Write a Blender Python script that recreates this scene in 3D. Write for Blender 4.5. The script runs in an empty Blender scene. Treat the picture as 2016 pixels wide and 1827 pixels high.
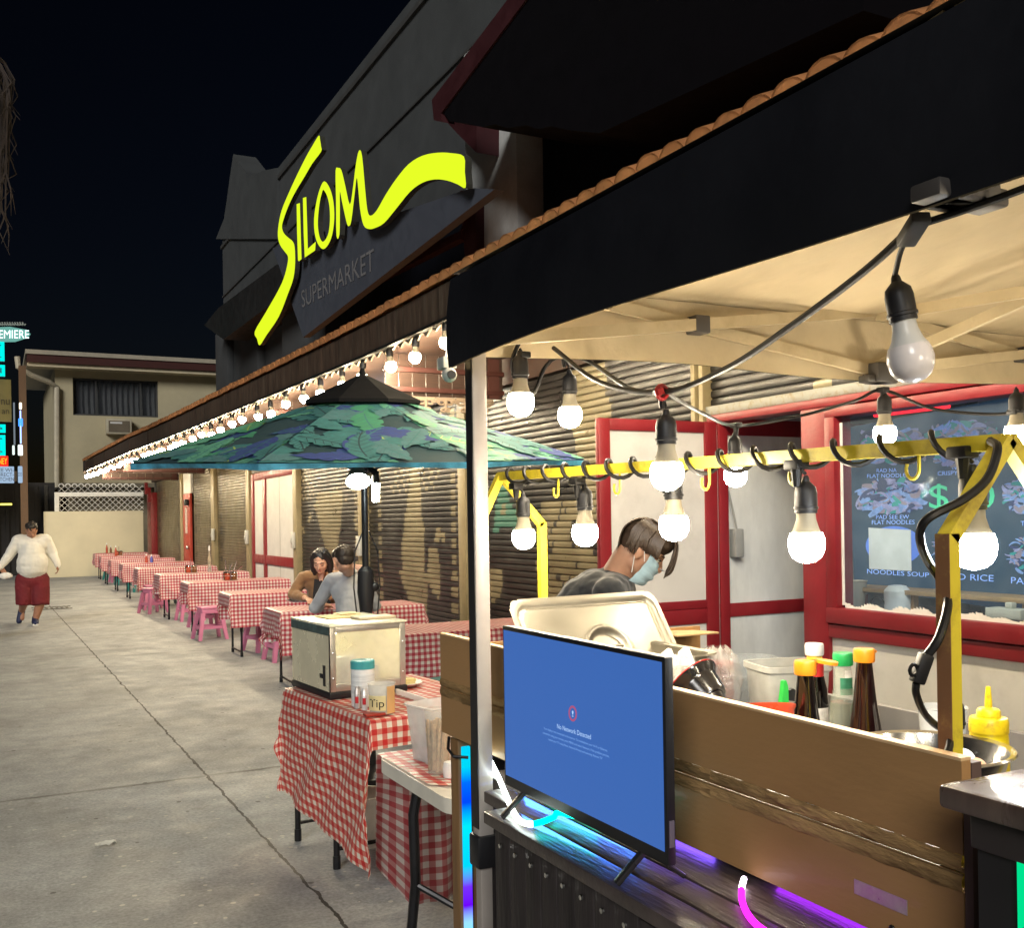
import bpy, bmesh, math, random
from mathutils import Vector, Matrix, noise
from math import sin, cos, pi, radians, sqrt, atan2
random.seed(7)
S = bpy.context.scene
COL = S.collection
# ---- camera model: image coordinates on a 2016 x 1827 frame <-> world ----
FP, CX, CY, TH, YAW, EYE = 1988.0, 1008.0, 1019.0, 0.016, radians(27.1), 1.62
fw = Vector((sin(YAW), cos(YAW), 0)); rt = Vector((cos(YAW), -sin(YAW), 0)); up = Vector((0, 0, 1))
CAM = Vector((0, 0, EYE))
def ray(px, py):
    a = (px - CX) / FP; b = -(py - CY) / FP
    u = a * cos(TH) + b * sin(TH); v = -a * sin(TH) + b * cos(TH)
    return fw + rt * u + up * v
def PX(px, py, X): d = ray(px, py); return CAM + d * (X / d.x)
def PY(px, py, Y): d = ray(px, py); return CAM + d * (Y / d.y)
def PZ(px, py, Z): d = ray(px, py); return CAM + d * ((Z - EYE) / d.z)
def PD(px, py, t): return CAM + ray(px, py) * t
def proj(p):
    q = Vector(p) - CAM; d = q.dot(fw); u = q.dot(rt) / d; v = q.z / d
    return (CX + FP * (u * cos(TH) - v * sin(TH)), CY - FP * (v * cos(TH) + u * sin(TH)), d)

# ---- mesh builder ----
_bev = {}
class MB:
    def __init__(s): s.v = []; s.f = []; s.uv = []; s.mi = []; s.col = None
    def add(s, vs, fs, uvs=None, m=0):
        o = len(s.v)
        s.v += [Vector(p) for p in vs]
        s.uv += list(uvs) if uvs else [(p[0], p[1]) for p in vs]
        for f in fs: s.f.append([i + o for i in f]); s.mi.append(m)
        return s
    def box(s, a, b, bev=0, M=None, m=0):
        x0, y0, z0 = [min(a[i], b[i]) for i in range(3)]; x1, y1, z1 = [max(a[i], b[i]) for i in range(3)]
        if bev:
            bm = bmesh.new(); bmesh.ops.create_cube(bm, size=1)
            for v in bm.verts: v.co = Vector(((x0 + x1) / 2 + v.co.x * (x1 - x0), (y0 + y1) / 2 + v.co.y * (y1 - y0), (z0 + z1) / 2 + v.co.z * (z1 - z0)))
            bmesh.ops.bevel(bm, geom=list(bm.edges), offset=bev, segments=2, affect='EDGES', profile=.5)
            vs = [v.co.copy() for v in bm.verts]; bm.verts.index_update()
            fs = [[v.index for v in f.verts] for f in bm.faces]; bm.free()
        else:
            vs = [Vector(p) for p in ((x0, y0, z0), (x1, y0, z0), (x1, y1, z0), (x0, y1, z0), (x0, y0, z1), (x1, y0, z1), (x1, y1, z1), (x0, y1, z1))]
            fs = [(0, 3, 2, 1), (4, 5, 6, 7), (0, 1, 5, 4), (1, 2, 6, 5), (2, 3, 7, 6), (3, 0, 4, 7)]
        if M: vs = [M @ v for v in vs]
        return s.add(vs, fs, [(v.x + v.y, v.z) for v in vs], m)
    def bar(s, p, q, w, h=None, m=0, bev=0):
        p, q = Vector(p), Vector(q); d = q - p; L = d.length; d.normalize()
        ref = Vector((0, 0, 1)) if abs(d.z) < .95 else Vector((1, 0, 0))
        x = d.cross(ref).normalized(); z = x.cross(d).normalized()
        M = Matrix((x, d, z)).transposed().to_4x4(); M.translation = p
        h = h or w
        return s.box((-w / 2, 0, -h / 2), (w / 2, L, h / 2), bev, M, m)
    def tube(s, pts, r, n=8, cap=True, closed=False, m=0):
        pts = [Vector(p) for p in pts]; N = len(pts)
        rs = r if isinstance(r, (list, tuple)) else [r] * N
        t0 = (pts[1] - pts[0]).normalized()
        x = t0.orthogonal().normalized(); vs = []; uv = []
        L = 0
        for i, p in enumerate(pts):
            if closed: t = (pts[(i + 1) % N] - pts[i - 1]).normalized()
            else: t = (pts[min(i + 1, N - 1)] - pts[max(i - 1, 0)]).normalized()
            x = (x - t * x.dot(t)); x = x.normalized() if x.length > 1e-6 else t.orthogonal().normalized()
            y = t.cross(x)
            if i: L += (p - pts[i - 1]).length
            for k in range(n):
                a = 2 * pi * k / n
                vs.append(p + (x * cos(a) + y * sin(a)) * rs[i]); uv.append((k / n, L))
        fs = []
        for i in range(N if closed else N - 1):
            j = (i + 1) % N
            for k in range(n): fs.append((i * n + k, i * n + (k + 1) % n, j * n + (k + 1) % n, j * n + k))
        if cap and not closed: fs += [tuple(range(n))[::-1], tuple(range((N - 1) * n, N * n))]
        return s.add(vs, fs, uv, m)
    def lathe(s, prof, n=24, M=None, m=0, sq=None):
        vs = []; uv = []; N = len(prof)
        for i, (r, z) in enumerate(prof):
            for k in range(n):
                a = 2 * pi * k / n; c, q = cos(a), sin(a)
                if sq:  # superellipse footprint
                    e = 2 / sq; c = math.copysign(abs(c) ** e, c); q = math.copysign(abs(q) ** e, q)
                vs.append(Vector((max(r, 1e-5) * c, max(r, 1e-5) * q, z))); uv.append((k / n, z))
        fs = []
        for i in range(N - 1):
            for k in range(n): fs.append((i * n + k, i * n + (k + 1) % n, (i + 1) * n + (k + 1) % n, (i + 1) * n + k))
        if prof[0][0] > 1e-4: fs.append(tuple(range(n))[::-1])
        if prof[-1][0] > 1e-4: fs.append(tuple(range((N - 1) * n, N * n)))
        if M: vs = [M @ v for v in vs]
        return s.add(vs, fs, uv, m)
    def prism(s, front, off, m=0, ms=None):
        """front: planar outline of 3-D points, off: offset vector to the back"""
        n = len(front); off = Vector(off)
        a = [Vector(p) for p in front]; b = [p + off for p in a]
        s.add(a, [tuple(range(n))], None, m); s.add(b, [tuple(range(n))[::-1]], None, m if ms is None else ms)
        s.add(a + b, [(i, i + n, (i + 1) % n + n, (i + 1) % n) for i in range(n)], None, m if ms is None else ms)
        return s
    def ring(s, outer, inner, off, m=0, ms=None):
        n = len(outer); off = Vector(off); A = [Vector(p) for p in outer]; B = [Vector(p) for p in inner]
        ms = m if ms is None else ms
        s.add(A + B, [(i, (i + 1) % n, (i + 1) % n + n, i + n) for i in range(n)], None, m)
        s.add([p + off for p in A + B], [(i, i + n, (i + 1) % n + n, (i + 1) % n) for i in range(n)], None, ms)
        s.add(A + [p + off for p in A], [(i, i + n, (i + 1) % n + n, (i + 1) % n) for i in range(n)], None, ms)
        s.add(B + [p + off for p in B], [(i, (i + 1) % n, (i + 1) % n + n, i + n) for i in range(n)], None, ms)
        return s
    def grid(s, fn, nu, nv, uvf=None, m=0):
        vs = []; uv = []
        for j in range(nv + 1):
            for i in range(nu + 1):
                u, v = i / nu, j / nv
                vs.append(Vector(fn(u, v))); uv.append(uvf(u, v) if uvf else (u, v))
        w = nu + 1
        return s.add(vs, [(j * w + i, j * w + i + 1, (j + 1) * w + i + 1, (j + 1) * w + i) for j in range(nv) for i in range(nu)], uv, m)
    def ball(s, c, r, M=None, nu=16, nv=10, m=0):
        r = (r, r, r) if not isinstance(r, (tuple, list)) else r
        R = M.to_3x3() if M else Matrix.Identity(3); c = Vector(c)
        vs = [c + R @ Vector((0, 0, r[2]))]; fs = []
        for j in range(1, nv):
            for i in range(nu):
                a = pi * j / nv; b = 2 * pi * i / nu
                vs.append(c + R @ Vector((r[0] * sin(a) * cos(b), r[1] * sin(a) * sin(b), r[2] * cos(a))))
        vs.append(c + R @ Vector((0, 0, -r[2])))
        e = len(vs) - 1
        for i in range(nu):
            fs.append((0, 1 + i, 1 + (i + 1) % nu)); k = 1 + (nv - 2) * nu
            fs.append((e, k + (i + 1) % nu, k + i))
        for j in range(nv - 2):
            for i in range(nu):
                a = 1 + j * nu
                fs.append((a + i, a + nu + i, a + nu + (i + 1) % nu, a + (i + 1) % nu))
        return s.add(vs, fs, None, m)
    def cap(s, p, q, r0, r1, n=12):
        """closed tapered capsule"""
        p, q = Vector(p), Vector(q); d = (q - p).normalized(); pts = []; rs = []
        for k in (80, 60, 35): a = radians(k); pts.append(p - d * r0 * sin(a)); rs.append(max(r0 * cos(a), 1e-3))
        pts += [p, q]; rs += [r0, r1]
        for k in (35, 60, 80): a = radians(k); pts.append(q + d * r1 * sin(a)); rs.append(max(r1 * cos(a), 1e-3))
        return s.tube(pts, rs, n)
    def mesh(s, name, mats, smooth=35, shift=None):
        me = bpy.data.meshes.new(name)
        vs = [v - shift for v in s.v] if shift is not None else s.v
        me.from_pydata([tuple(v) for v in vs], [], s.f)
        ul = me.uv_layers.new(name='UVMap')
        idx = [0] * len(me.loops); me.loops.foreach_get('vertex_index', idx)
        flat = [c for i in idx for c in s.uv[i][:2]]
        ul.data.foreach_set('uv', flat)
        for mm in (mats if isinstance(mats, (list, tuple)) else [mats]): me.materials.append(mm)
        me.polygons.foreach_set('material_index', s.mi)
        if s.col:
            ca = me.color_attributes.new('Col', 'BYTE_COLOR', 'CORNER')
            ca.data.foreach_set('color', [c for p, fi in zip(me.polygons, s.col) for _ in p.loop_indices for c in fi])
        if smooth:
            me.polygons.foreach_set('use_smooth', [True] * len(me.polygons))
            me.set_sharp_from_angle(angle=radians(smooth))
        me.update()
        return me
    def build(s, name, mats, parent=None, smooth=35):
        sh = wloc(parent) if parent else None
        o = bpy.data.objects.new(name, s.mesh(name, mats, smooth, sh)); COL.objects.link(o)
        if parent: o.parent = parent
        return o
def wloc(o):
    l = Vector((0, 0, 0))
    while o: l += o.location; o = o.parent
    return l
def tag(o, label=None, cat=None, group=None, kind=None):
    if label: o['label'] = label
    if cat: o['category'] = cat
    if group: o['group'] = group
    if kind: o['kind'] = kind
    return o
def thing(name, label, cat, loc=(0, 0, 0), group=None):
    o = bpy.data.objects.new(name, None); COL.objects.link(o); o.location = loc; o.empty_display_size = .1
    return tag(o, label, cat, group)
def copy_tree(o, parent=None):
    c = o.copy(); COL.objects.link(c); c.parent = parent
    for ch in list(o.children): copy_tree(ch, c)
    return c

# ---- materials ----
def nt(name):
    m = bpy.data.materials.new(name); m.use_nodes = True
    t = m.node_tree; t.nodes.clear()
    return m, t, t.nodes, t.links
def mat(name, col, rough=.6, metal=0, var=.12, scale=6, bump=0, bscale=40, coat=0, spec=.5, trans=0, ior=1.45, emit=None, estr=0, stretch=(1, 1, 1), dirt=0, dirtcol=(.05, .04, .03), dscale=2.5, alpha=1, sub=0, attr=None, rvar=.1, uv=False, aniso=0, sheen=0):
    m, t, N, L = nt(name)
    out = N.new('ShaderNodeOutputMaterial'); b = N.new('ShaderNodeBsdfPrincipled'); L.new(b.outputs[0], out.inputs[0])
    tc = N.new('ShaderNodeTexCoord'); mp = N.new('ShaderNodeMapping'); mp.inputs['Scale'].default_value = stretch
    L.new(tc.outputs['UV' if uv else 'Object'], mp.inputs[0])
    n1 = N.new('ShaderNodeTexNoise'); n1.inputs['Scale'].default_value = scale; n1.inputs['Detail'].default_value = 6; n1.inputs['Roughness'].default_value = .6
    L.new(mp.outputs[0], n1.inputs[0])
    mr = N.new('ShaderNodeMapRange'); mr.inputs[1].default_value = .3; mr.inputs[2].default_value = .7; mr.inputs[3].default_value = 1 - var; mr.inputs[4].default_value = 1 + var
    L.new(n1.outputs[0], mr.inputs[0])
    mx = N.new('ShaderNodeMix'); mx.data_type = 'RGBA'; mx.blend_type = 'MULTIPLY'; mx.inputs[0].default_value = 1
    if attr:
        at = N.new('ShaderNodeAttribute'); at.attribute_name = attr; L.new(at.outputs['Color'], mx.inputs[6])
    else: mx.inputs[6].default_value = (*col, 1)
    L.new(mr.outputs[0], mx.inputs[7]); colout = mx.outputs[2]
    if dirt:
        n2 = N.new('ShaderNodeTexNoise'); n2.inputs['Scale'].default_value = dscale; n2.inputs['Detail'].default_value = 8; n2.inputs['Roughness'].default_value = .7
        L.new(mp.outputs[0], n2.inputs[0])
        r2 = N.new('ShaderNodeMapRange'); r2.inputs[1].default_value = .5; r2.inputs[2].default_value = .72; r2.inputs[3].default_value = 0; r2.inputs[4].default_value = dirt
        L.new(n2.outputs[0], r2.inputs[0])
        m2 = N.new('ShaderNodeMix'); m2.data_type = 'RGBA'; L.new(r2.outputs[0], m2.inputs[0]); L.new(colout, m2.inputs[6]); m2.inputs[7].default_value = (*dirtcol, 1)
        colout = m2.outputs[2]
    L.new(colout, b.inputs['Base Color'])
    rr = N.new('ShaderNodeMapRange'); rr.inputs[1].default_value = .3; rr.inputs[2].default_value = .7; rr.inputs[3].default_value = max(rough - rvar, .02); rr.inputs[4].default_value = min(rough + rvar, 1)
    L.new(n1.outputs[0], rr.inputs[0]); L.new(rr.outputs[0], b.inputs['Roughness'])
    b.inputs['Metallic'].default_value = metal; b.inputs['Specular IOR Level'].default_value = spec
    b.inputs['Coat Weight'].default_value = coat; b.inputs['Transmission Weight'].default_value = trans; b.inputs['IOR'].default_value = ior
    b.inputs['Alpha'].default_value = alpha; b.inputs['Sheen Weight'].default_value = sheen
    if sub: b.inputs['Subsurface Weight'].default_value = sub; b.inputs['Subsurface Radius'].default_value = (.012, .005, .003)
    if emit: b.inputs['Emission Color'].default_value = (*emit, 1); b.inputs['Emission Strength'].default_value = estr
    if bump:
        n3 = N.new('ShaderNodeTexNoise'); n3.inputs['Scale'].default_value = bscale; n3.inputs['Detail'].default_value = 5
        L.new(mp.outputs[0], n3.inputs[0])
        bp = N.new('ShaderNodeBump'); bp.inputs['Strength'].default_value = bump; bp.inputs['Distance'].default_value = .02
        L.new(n3.outputs[0], bp.inputs['Height']); L.new(bp.outputs[0], b.inputs['Normal'])
    return m
def glow(name, col, strength):
    m, t, N, L = nt(name)
    out = N.new('ShaderNodeOutputMaterial'); e = N.new('ShaderNodeEmission'); e.inputs[0].default_value = (*col, 1); e.inputs[1].default_value = strength
    L.new(e.outputs[0], out.inputs[0]); return m
def film(name, col, fac=.5, rough=.15, tint=(.95, .97, 1)):
    """thin see-through sheet: clear pane or milky plastic film"""
    m, t, N, L = nt(name)
    out = N.new('ShaderNodeOutputMaterial'); tr = N.new('ShaderNodeBsdfTransparent'); tr.inputs[0].default_value = (*tint, 1)
    b = N.new('ShaderNodeBsdfPrincipled'); b.inputs['Base Color'].default_value = (*col, 1); b.inputs['Roughness'].default_value = rough
    n = N.new('ShaderNodeTexNoise'); n.inputs['Scale'].default_value = 9; n.inputs['Detail'].default_value = 6
    tc = N.new('ShaderNodeTexCoord'); L.new(tc.outputs['Object'], n.inputs[0])
    r = N.new('ShaderNodeMapRange'); r.inputs[1].default_value = .3; r.inputs[2].default_value = .75; r.inputs[3].default_value = fac * .65; r.inputs[4].default_value = min(1, fac * 1.35)
    L.new(n.outputs[0], r.inputs[0])
    mx = N.new('ShaderNodeMixShader'); L.new(r.outputs[0], mx.inputs[0]); L.new(tr.outputs[0], mx.inputs[1]); L.new(b.outputs[0], mx.inputs[2]); L.new(mx.outputs[0], out.inputs[0])
    return m
def gingham(name, red, mid, white, s):
    m, t, N, L = nt(name)
    out = N.new('ShaderNodeOutputMaterial'); b = N.new('ShaderNodeBsdfPrincipled'); b.inputs['Roughness'].default_value = .42; b.inputs['Specular IOR Level'].default_value = .5
    tl = N.new('ShaderNodeBsdfTranslucent'); mxs = N.new('ShaderNodeMixShader'); mxs.inputs[0].default_value = .18
    L.new(b.outputs[0], mxs.inputs[1]); L.new(tl.outputs[0], mxs.inputs[2]); L.new(mxs.outputs[0], out.inputs[0])
    tc = N.new('ShaderNodeTexCoord'); sp = N.new('ShaderNodeSeparateXYZ'); L.new(tc.outputs['UV'], sp.inputs[0])
    def stripe(o):
        d = N.new('ShaderNodeMath'); d.operation = 'DIVIDE'; d.inputs[1].default_value = s; L.new(sp.outputs[o], d.inputs[0])
        f = N.new('ShaderNodeMath'); f.operation = 'FRACT'; L.new(d.outputs[0], f.inputs[0])
        c = N.new('ShaderNodeMath'); c.operation = 'GREATER_THAN'; c.inputs[1].default_value = .5; L.new(f.outputs[0], c.inputs[0]); return c
    a, c = stripe(0), stripe(1)
    ad = N.new('ShaderNodeMath'); ad.operation = 'ADD'; L.new(a.outputs[0], ad.inputs[0]); L.new(c.outputs[0], ad.inputs[1])
    hf = N.new('ShaderNodeMath'); hf.operation = 'MULTIPLY'; hf.inputs[1].default_value = .5; L.new(ad.outputs[0], hf.inputs[0])
    rp = N.new('ShaderNodeValToRGB'); rp.color_ramp.interpolation = 'CONSTANT'
    e = rp.color_ramp.elements; e[0].color = (*white, 1); e[1].position = .75; e[1].color = (*red, 1); k = e.new(.25); k.color = (*mid, 1)
    L.new(hf.outputs[0], rp.inputs[0])
    n = N.new('ShaderNodeTexNoise'); n.inputs['Scale'].default_value = 7; n.inputs['Detail'].default_value = 6; L.new(tc.outputs['Object'], n.inputs[0])
    r = N.new('ShaderNodeMapRange'); r.inputs[1].default_value = .3; r.inputs[2].default_value = .7; r.inputs[3].default_value = .82; r.inputs[4].default_value = 1.05; L.new(n.outputs[0], r.inputs[0])
    mx = N.new('ShaderNodeMix'); mx.data_type = 'RGBA'; mx.blend_type = 'MULTIPLY'; mx.inputs[0].default_value = 1
    L.new(rp.outputs[0], mx.inputs[6]); L.new(r.outputs[0], mx.inputs[7])
    L.new(mx.outputs[2], b.inputs['Base Color']); L.new(mx.outputs[2], tl.inputs[0])
    bp = N.new('ShaderNodeBump'); bp.inputs['Strength'].default_value = .25; bp.inputs['Distance'].default_value = .02; L.new(n.outputs[0], bp.inputs['Height']); L.new(bp.outputs[0], b.inputs['Normal'])
    return m

# ---- text ----
def text_geo(body, size=1.0, extr=0.0):
    cu = bpy.data.curves.new('txt', 'FONT'); cu.body = body; cu.size = size; cu.extrude = extr; cu.resolution_u = 3
    ob = bpy.data.objects.new('txt', cu); COL.objects.link(ob)
    bpy.context.view_layer.update()
    dg = bpy.context.evaluated_depsgraph_get()
    me = bpy.data.meshes.new_from_object(ob.evaluated_get(dg))
    vs = [v.co.copy() for v in me.vertices]; fs = [list(p.vertices) for p in me.polygons]
    bpy.data.objects.remove(ob); bpy.data.meshes.remove(me); bpy.data.curves.remove(cu)
    return vs, fs
def text_on(mb, body, quad, place, off=(0, 0, 0), m=0, flat=False):
    """lay text on a planar surface: quad = image corners TL, TR, BR, BL of its cap box; place(px, py) -> point on the surface's plane"""
    vs, fs = text_geo(body)
    x0 = min(v.x for v in vs); x1 = max(v.x for v in vs); y1 = .69; y0 = 0
    TL, TR, BR, BL = [place(*q) for q in quad]; off = Vector(off)
    res = []
    for v in vs:
        u = (v.x - x0) / (x1 - x0); w = (v.y - y0) / (y1 - y0)
        res.append((BL * (1 - u) + BR * u) * (1 - w) + (TL * (1 - u) + TR * u) * w + off)
    mb.add(res, fs, None, m)
    return mb

# ---- organic bodies: union of closed pieces, voxel-remeshed and smoothed into one skin ----
def blob(name, mb, mats, parent, voxel=.008, smooth=4, wr=0, wscale=9):
    sh = wloc(parent) if parent else Vector((0, 0, 0))
    me = mb.mesh('tmp', [], 0, sh)
    ob = bpy.data.objects.new('tmp', me); COL.objects.link(ob)
    r = ob.modifiers.new('r', 'REMESH'); r.mode = 'VOXEL'; r.voxel_size = voxel; r.use_smooth_shade = True
    if smooth:
        q = ob.modifiers.new('s', 'SMOOTH'); q.factor = .5; q.iterations = smooth
    bpy.context.view_layer.update()
    dg = bpy.context.evaluated_depsgraph_get()
    m2 = bpy.data.meshes.new_from_object(ob.evaluated_get(dg)); m2.name = name
    bpy.data.objects.remove(ob); bpy.data.meshes.remove(me)
    if wr:
        n = len(m2.vertices); co = [0.0] * (3 * n); no = [0.0] * (3 * n)
        m2.vertices.foreach_get('co', co); m2.vertices.foreach_get('normal', no)
        for i in range(0, 3 * n, 3):
            p = Vector(co[i:i + 3]) * wscale
            k = wr * (noise.noise(Vector((p.x, p.y, p.z * .6))) + .5 * noise.noise(p * 2.3))
            for j in range(3): co[i + j] += no[i + j] * k
        m2.vertices.foreach_set('co', co)
    m2.materials.clear()
    for mm in (mats if isinstance(mats, (list, tuple)) else [mats]): m2.materials.append(mm)
    m2.polygons.foreach_set('use_smooth', [True] * len(m2.polygons)); m2.update()
    o = bpy.data.objects.new(name, m2); COL.objects.link(o)
    if parent: o.parent = parent
    return o
SKY, SUN, EXPO = 0.042, 2.0, 0.0
# =============== shared materials ===============
M = {}
M['black'] = mat('black_plastic', (.012, .012, .014), .42, bump=.02)
M['blackmetal'] = mat('black_metal', (.014, .014, .016), .38, .3, var=.3, dirt=.3, dirtcol=(.06, .05, .045), dscale=14)
M['white'] = mat('white_paint', (.72, .71, .68), .5, dirt=.25, dirtcol=(.35, .33, .3), dscale=5)
M['red'] = mat('red_paint', (.185, .010, .015), .42, dirt=.35, dirtcol=(.14, .02, .02), dscale=7, bump=.05)
M['wood_red'] = mat('red_brown_wood', (.05, .027, .02), .6, stretch=(1, 1, 9), scale=5, var=.3)
M['steel'] = mat('steel', (.62, .6, .56), .3, 1, var=.08, scale=14, rvar=.1, bump=.02, bscale=30)
M['skin'] = mat('skin', (.50, .27, .17), .5, var=.06, scale=30, sub=.12, rvar=.06)
M['skin_tan'] = mat('tanned_skin', (.34, .165, .10), .5, var=.08, scale=30, sub=.1)
M['skin_fair'] = mat('fair_skin', (.58, .34, .24), .5, var=.06, scale=30, sub=.12)
M['hair'] = mat('black_hair', (.012, .010, .010), .38, stretch=(6, 6, 1), scale=30, var=.4, spec=.6)
M['hair_brown'] = mat('brown_hair', (.06, .036, .023), .4, stretch=(6, 6, 1), scale=30, var=.4, spec=.6)
WARM = (1, .86, .64)
M['bulb'] = glow('lit_bulb', WARM, 215)
M['bulb_cool'] = glow('cool_lit_bulb', (.90, .95, 1), 215)
M['bulbfar'] = glow('lit_string_bulb', (1, .82, .54), 560)
M['neck'] = mat('bulb_neck', (.26, .23, .17), .55, spec=.2)

# =============== ground ===============
def pavement_mat():
    m, t, N, L = nt('concrete_pavement')
    out = N.new('ShaderNodeOutputMaterial'); b = N.new('ShaderNodeBsdfPrincipled'); L.new(b.outputs[0], out.inputs[0])
    tc = N.new('ShaderNodeTexCoord'); sp = N.new('ShaderNodeSeparateXYZ'); L.new(tc.outputs['Object'], sp.inputs[0])
    def nz(s, d=6, r=.6):
        n = N.new('ShaderNodeTexNoise'); n.inputs['Scale'].default_value = s; n.inputs['Detail'].default_value = d; n.inputs['Roughness'].default_value = r
        L.new(tc.outputs['Object'], n.inputs[0]); return n.outputs[0]
    def mr(i, a, c, lo, hi):
        r = N.new('ShaderNodeMapRange'); r.inputs[1].default_value = a; r.inputs[2].default_value = c; r.inputs[3].default_value = lo; r.inputs[4].default_value = hi; L.new(i, r.inputs[0]); return r.outputs[0]
    def ma(op, a, c=None):
        n = N.new('ShaderNodeMath'); n.operation = op
        for i, q in enumerate((a, c)):
            if q is None: continue
            if isinstance(q, (int, float)): n.inputs[i].default_value = q
            else: L.new(q, n.inputs[i])
        return n.outputs[0]
    def mul(col, fac):
        x = N.new('ShaderNodeMix'); x.data_type = 'RGBA'; x.blend_type = 'MULTIPLY'; x.inputs[0].default_value = 1; L.new(col, x.inputs[6]); L.new(fac, x.inputs[7]); return x.outputs[2]
    def mix(fac, c1, c2):
        x = N.new('ShaderNodeMix'); x.data_type = 'RGBA'; L.new(fac, x.inputs[0]); L.new(c1, x.inputs[6])
        if isinstance(c2, tuple): x.inputs[7].default_value = (*c2, 1)
        else: L.new(c2, x.inputs[7])
        return x.outputs[2]
    rp = N.new('ShaderNodeValToRGB'); L.new(nz(.9), rp.inputs[0])
    e = rp.color_ramp.elements; e[0].position = .34; e[0].color = (.225, .233, .236, 1); e[1].position = .66; e[1].color = (.345, .358, .366, 1)
    c = mul(rp.outputs[0], mr(nz(5.5, 8, .68), .3, .7, .78, 1.18))
    c = mul(c, mr(nz(55, 3), .3, .7, .76, 1.22))
    c = mix(mr(nz(.55, 7, .66), .56, .76, 0, .5), c, (.10, .098, .09))      # old grime patches
    c = mix(mr(nz(2.4, 5, .6), .66, .74, 0, .5), c, (.10, .085, .06))
    vo = N.new('ShaderNodeTexVoronoi'); vo.inputs['Scale'].default_value = 17; L.new(tc.outputs['Object'], vo.inputs[0])
    sel = N.new('ShaderNodeSeparateColor'); L.new(vo.outputs['Color'], sel.inputs[0])
    chip = ma('MULTIPLY', ma('LESS_THAN', vo.outputs['Distance'], .2), ma('GREATER_THAN', sel.outputs[0], .76))
    near = mr(sp.outputs[1], 4.2, 8.0, .75, .18)
    c = mix(ma('MULTIPLY', chip, near), c, (.52, .50, .45))                          # pale worn aggregate
    vo2 = N.new('ShaderNodeTexVoronoi'); vo2.inputs['Scale'].default_value = 9; L.new(tc.outputs['Object'], vo2.inputs[0])
    sel2 = N.new('ShaderNodeSeparateColor'); L.new(vo2.outputs['Color'], sel2.inputs[0])
    gum = ma('MULTIPLY', ma('LESS_THAN', vo2.outputs['Distance'], .13), ma('GREATER_THAN', sel2.outputs[1], .86))
    c = mix(ma('MULTIPLY', gum, .7), c, (.05, .046, .04))
    wob = ma('MULTIPLY', ma('SUBTRACT', nz(6, 4), .5), .05)
    jx = ma('ABSOLUTE', ma('SUBTRACT', ma('ADD', ma('ADD', sp.outputs[0], ma('MULTIPLY', sp.outputs[1], .0153)), wob), 1.282))
    wdt = mr(nz(9, 3), .3, .7, .004, .0115)
    j1 = ma('LESS_THAN', jx, wdt)
    c = mix(ma('MULTIPLY', j1, .93), c, (.022, .021, .019))
    def cross(y, w, a):
        d = ma('ABSOLUTE', ma('SUBTRACT', ma('ADD', sp.outputs[1], ma('MULTIPLY', wob, 1.4)), y))
        return ma('MULTIPLY', mr(d, w * .4, w, 1, 0), mr(nz(3, 4), .35, .6, a * .35, a))
    for y, w, a in ((6.64, .03, .75), (8.1, .014, .22), (13.2, .02, .5), (19.5, .02, .5), (25.5, .02, .4), (2.6, .02, .6)): c = mix(cross(y, w, a), c, (.06, .056, .05))
    L.new(c, b.inputs['Base Color'])
    L.new(mr(nz(3, 6), .3, .7, .55, .85), b.inputs['Roughness']); b.inputs['Specular IOR Level'].default_value = .35
    h = ma('SUBTRACT', ma('ADD', ma('MULTIPLY', nz(90, 3), .5), nz(12, 6)), ma('MULTIPLY', j1, 2.5))
    bp = N.new('ShaderNodeBump'); bp.inputs['Strength'].default_value = .35; bp.inputs['Distance'].default_value = .01; L.new(h, bp.inputs['Height']); L.new(bp.outputs[0], b.inputs['Normal'])
    return m
g = MB().add([(-250, -120, 0), (250, -120, 0), (250, 380, 0), (-250, 380, 0)], [(0, 1, 2, 3)])
tag(g.build('ground', pavement_mat()), kind='structure')
g = MB()
for i in range(7): g.box((.66 + i * .09, 21.25, .004), (.70 + i * .09, 21.75, .011))
g.box((.6, 21.2, .004), (1.3, 21.25, .012)).box((.6, 21.75, .004), (1.3, 21.8, .012))
tag(g.build('drain_grate', mat('worn_iron', (.07, .065, .055), .6, .6)), 'small iron grate set in the pavement behind the walking man', 'grate')

# =============== shop building ===============
WX = 4.30
YF = 33.0
shop = thing('shop_building', 'shop building with tiled eave over a long row of roller shutters', 'building', (WX, 15, 0))
def yo(px): return PX(px, 1030, WX).y
M['tan'] = mat('tan_post_paint', (.24, .195, .105), .5, dirt=.4, dirtcol=(.12, .09, .05), dscale=9)
M['stucco'] = mat('dark_stucco', (.072, .077, .080), .9, var=.1, scale=2, bump=.15, bscale=60, dirt=.3, dirtcol=(.034, .036, .038), dscale=.6, spec=.2)
# masonry behind the shutters, leaving the kitchen bay (Y 2.2 .. 5.36) open
w = MB()
w.box((WX + .12, 5.46, 0), (WX + .32, YF, 3.9))
w.box((WX + .0, 1.0, 2.86), (WX + .32, 5.46, 3.9))
w.box((WX + .02, -3, 0), (WX + .32, 2.2, 2.86))
w.build('wall', mat('dark_wall', (.10, .09, .08), .8), shop)
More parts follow.
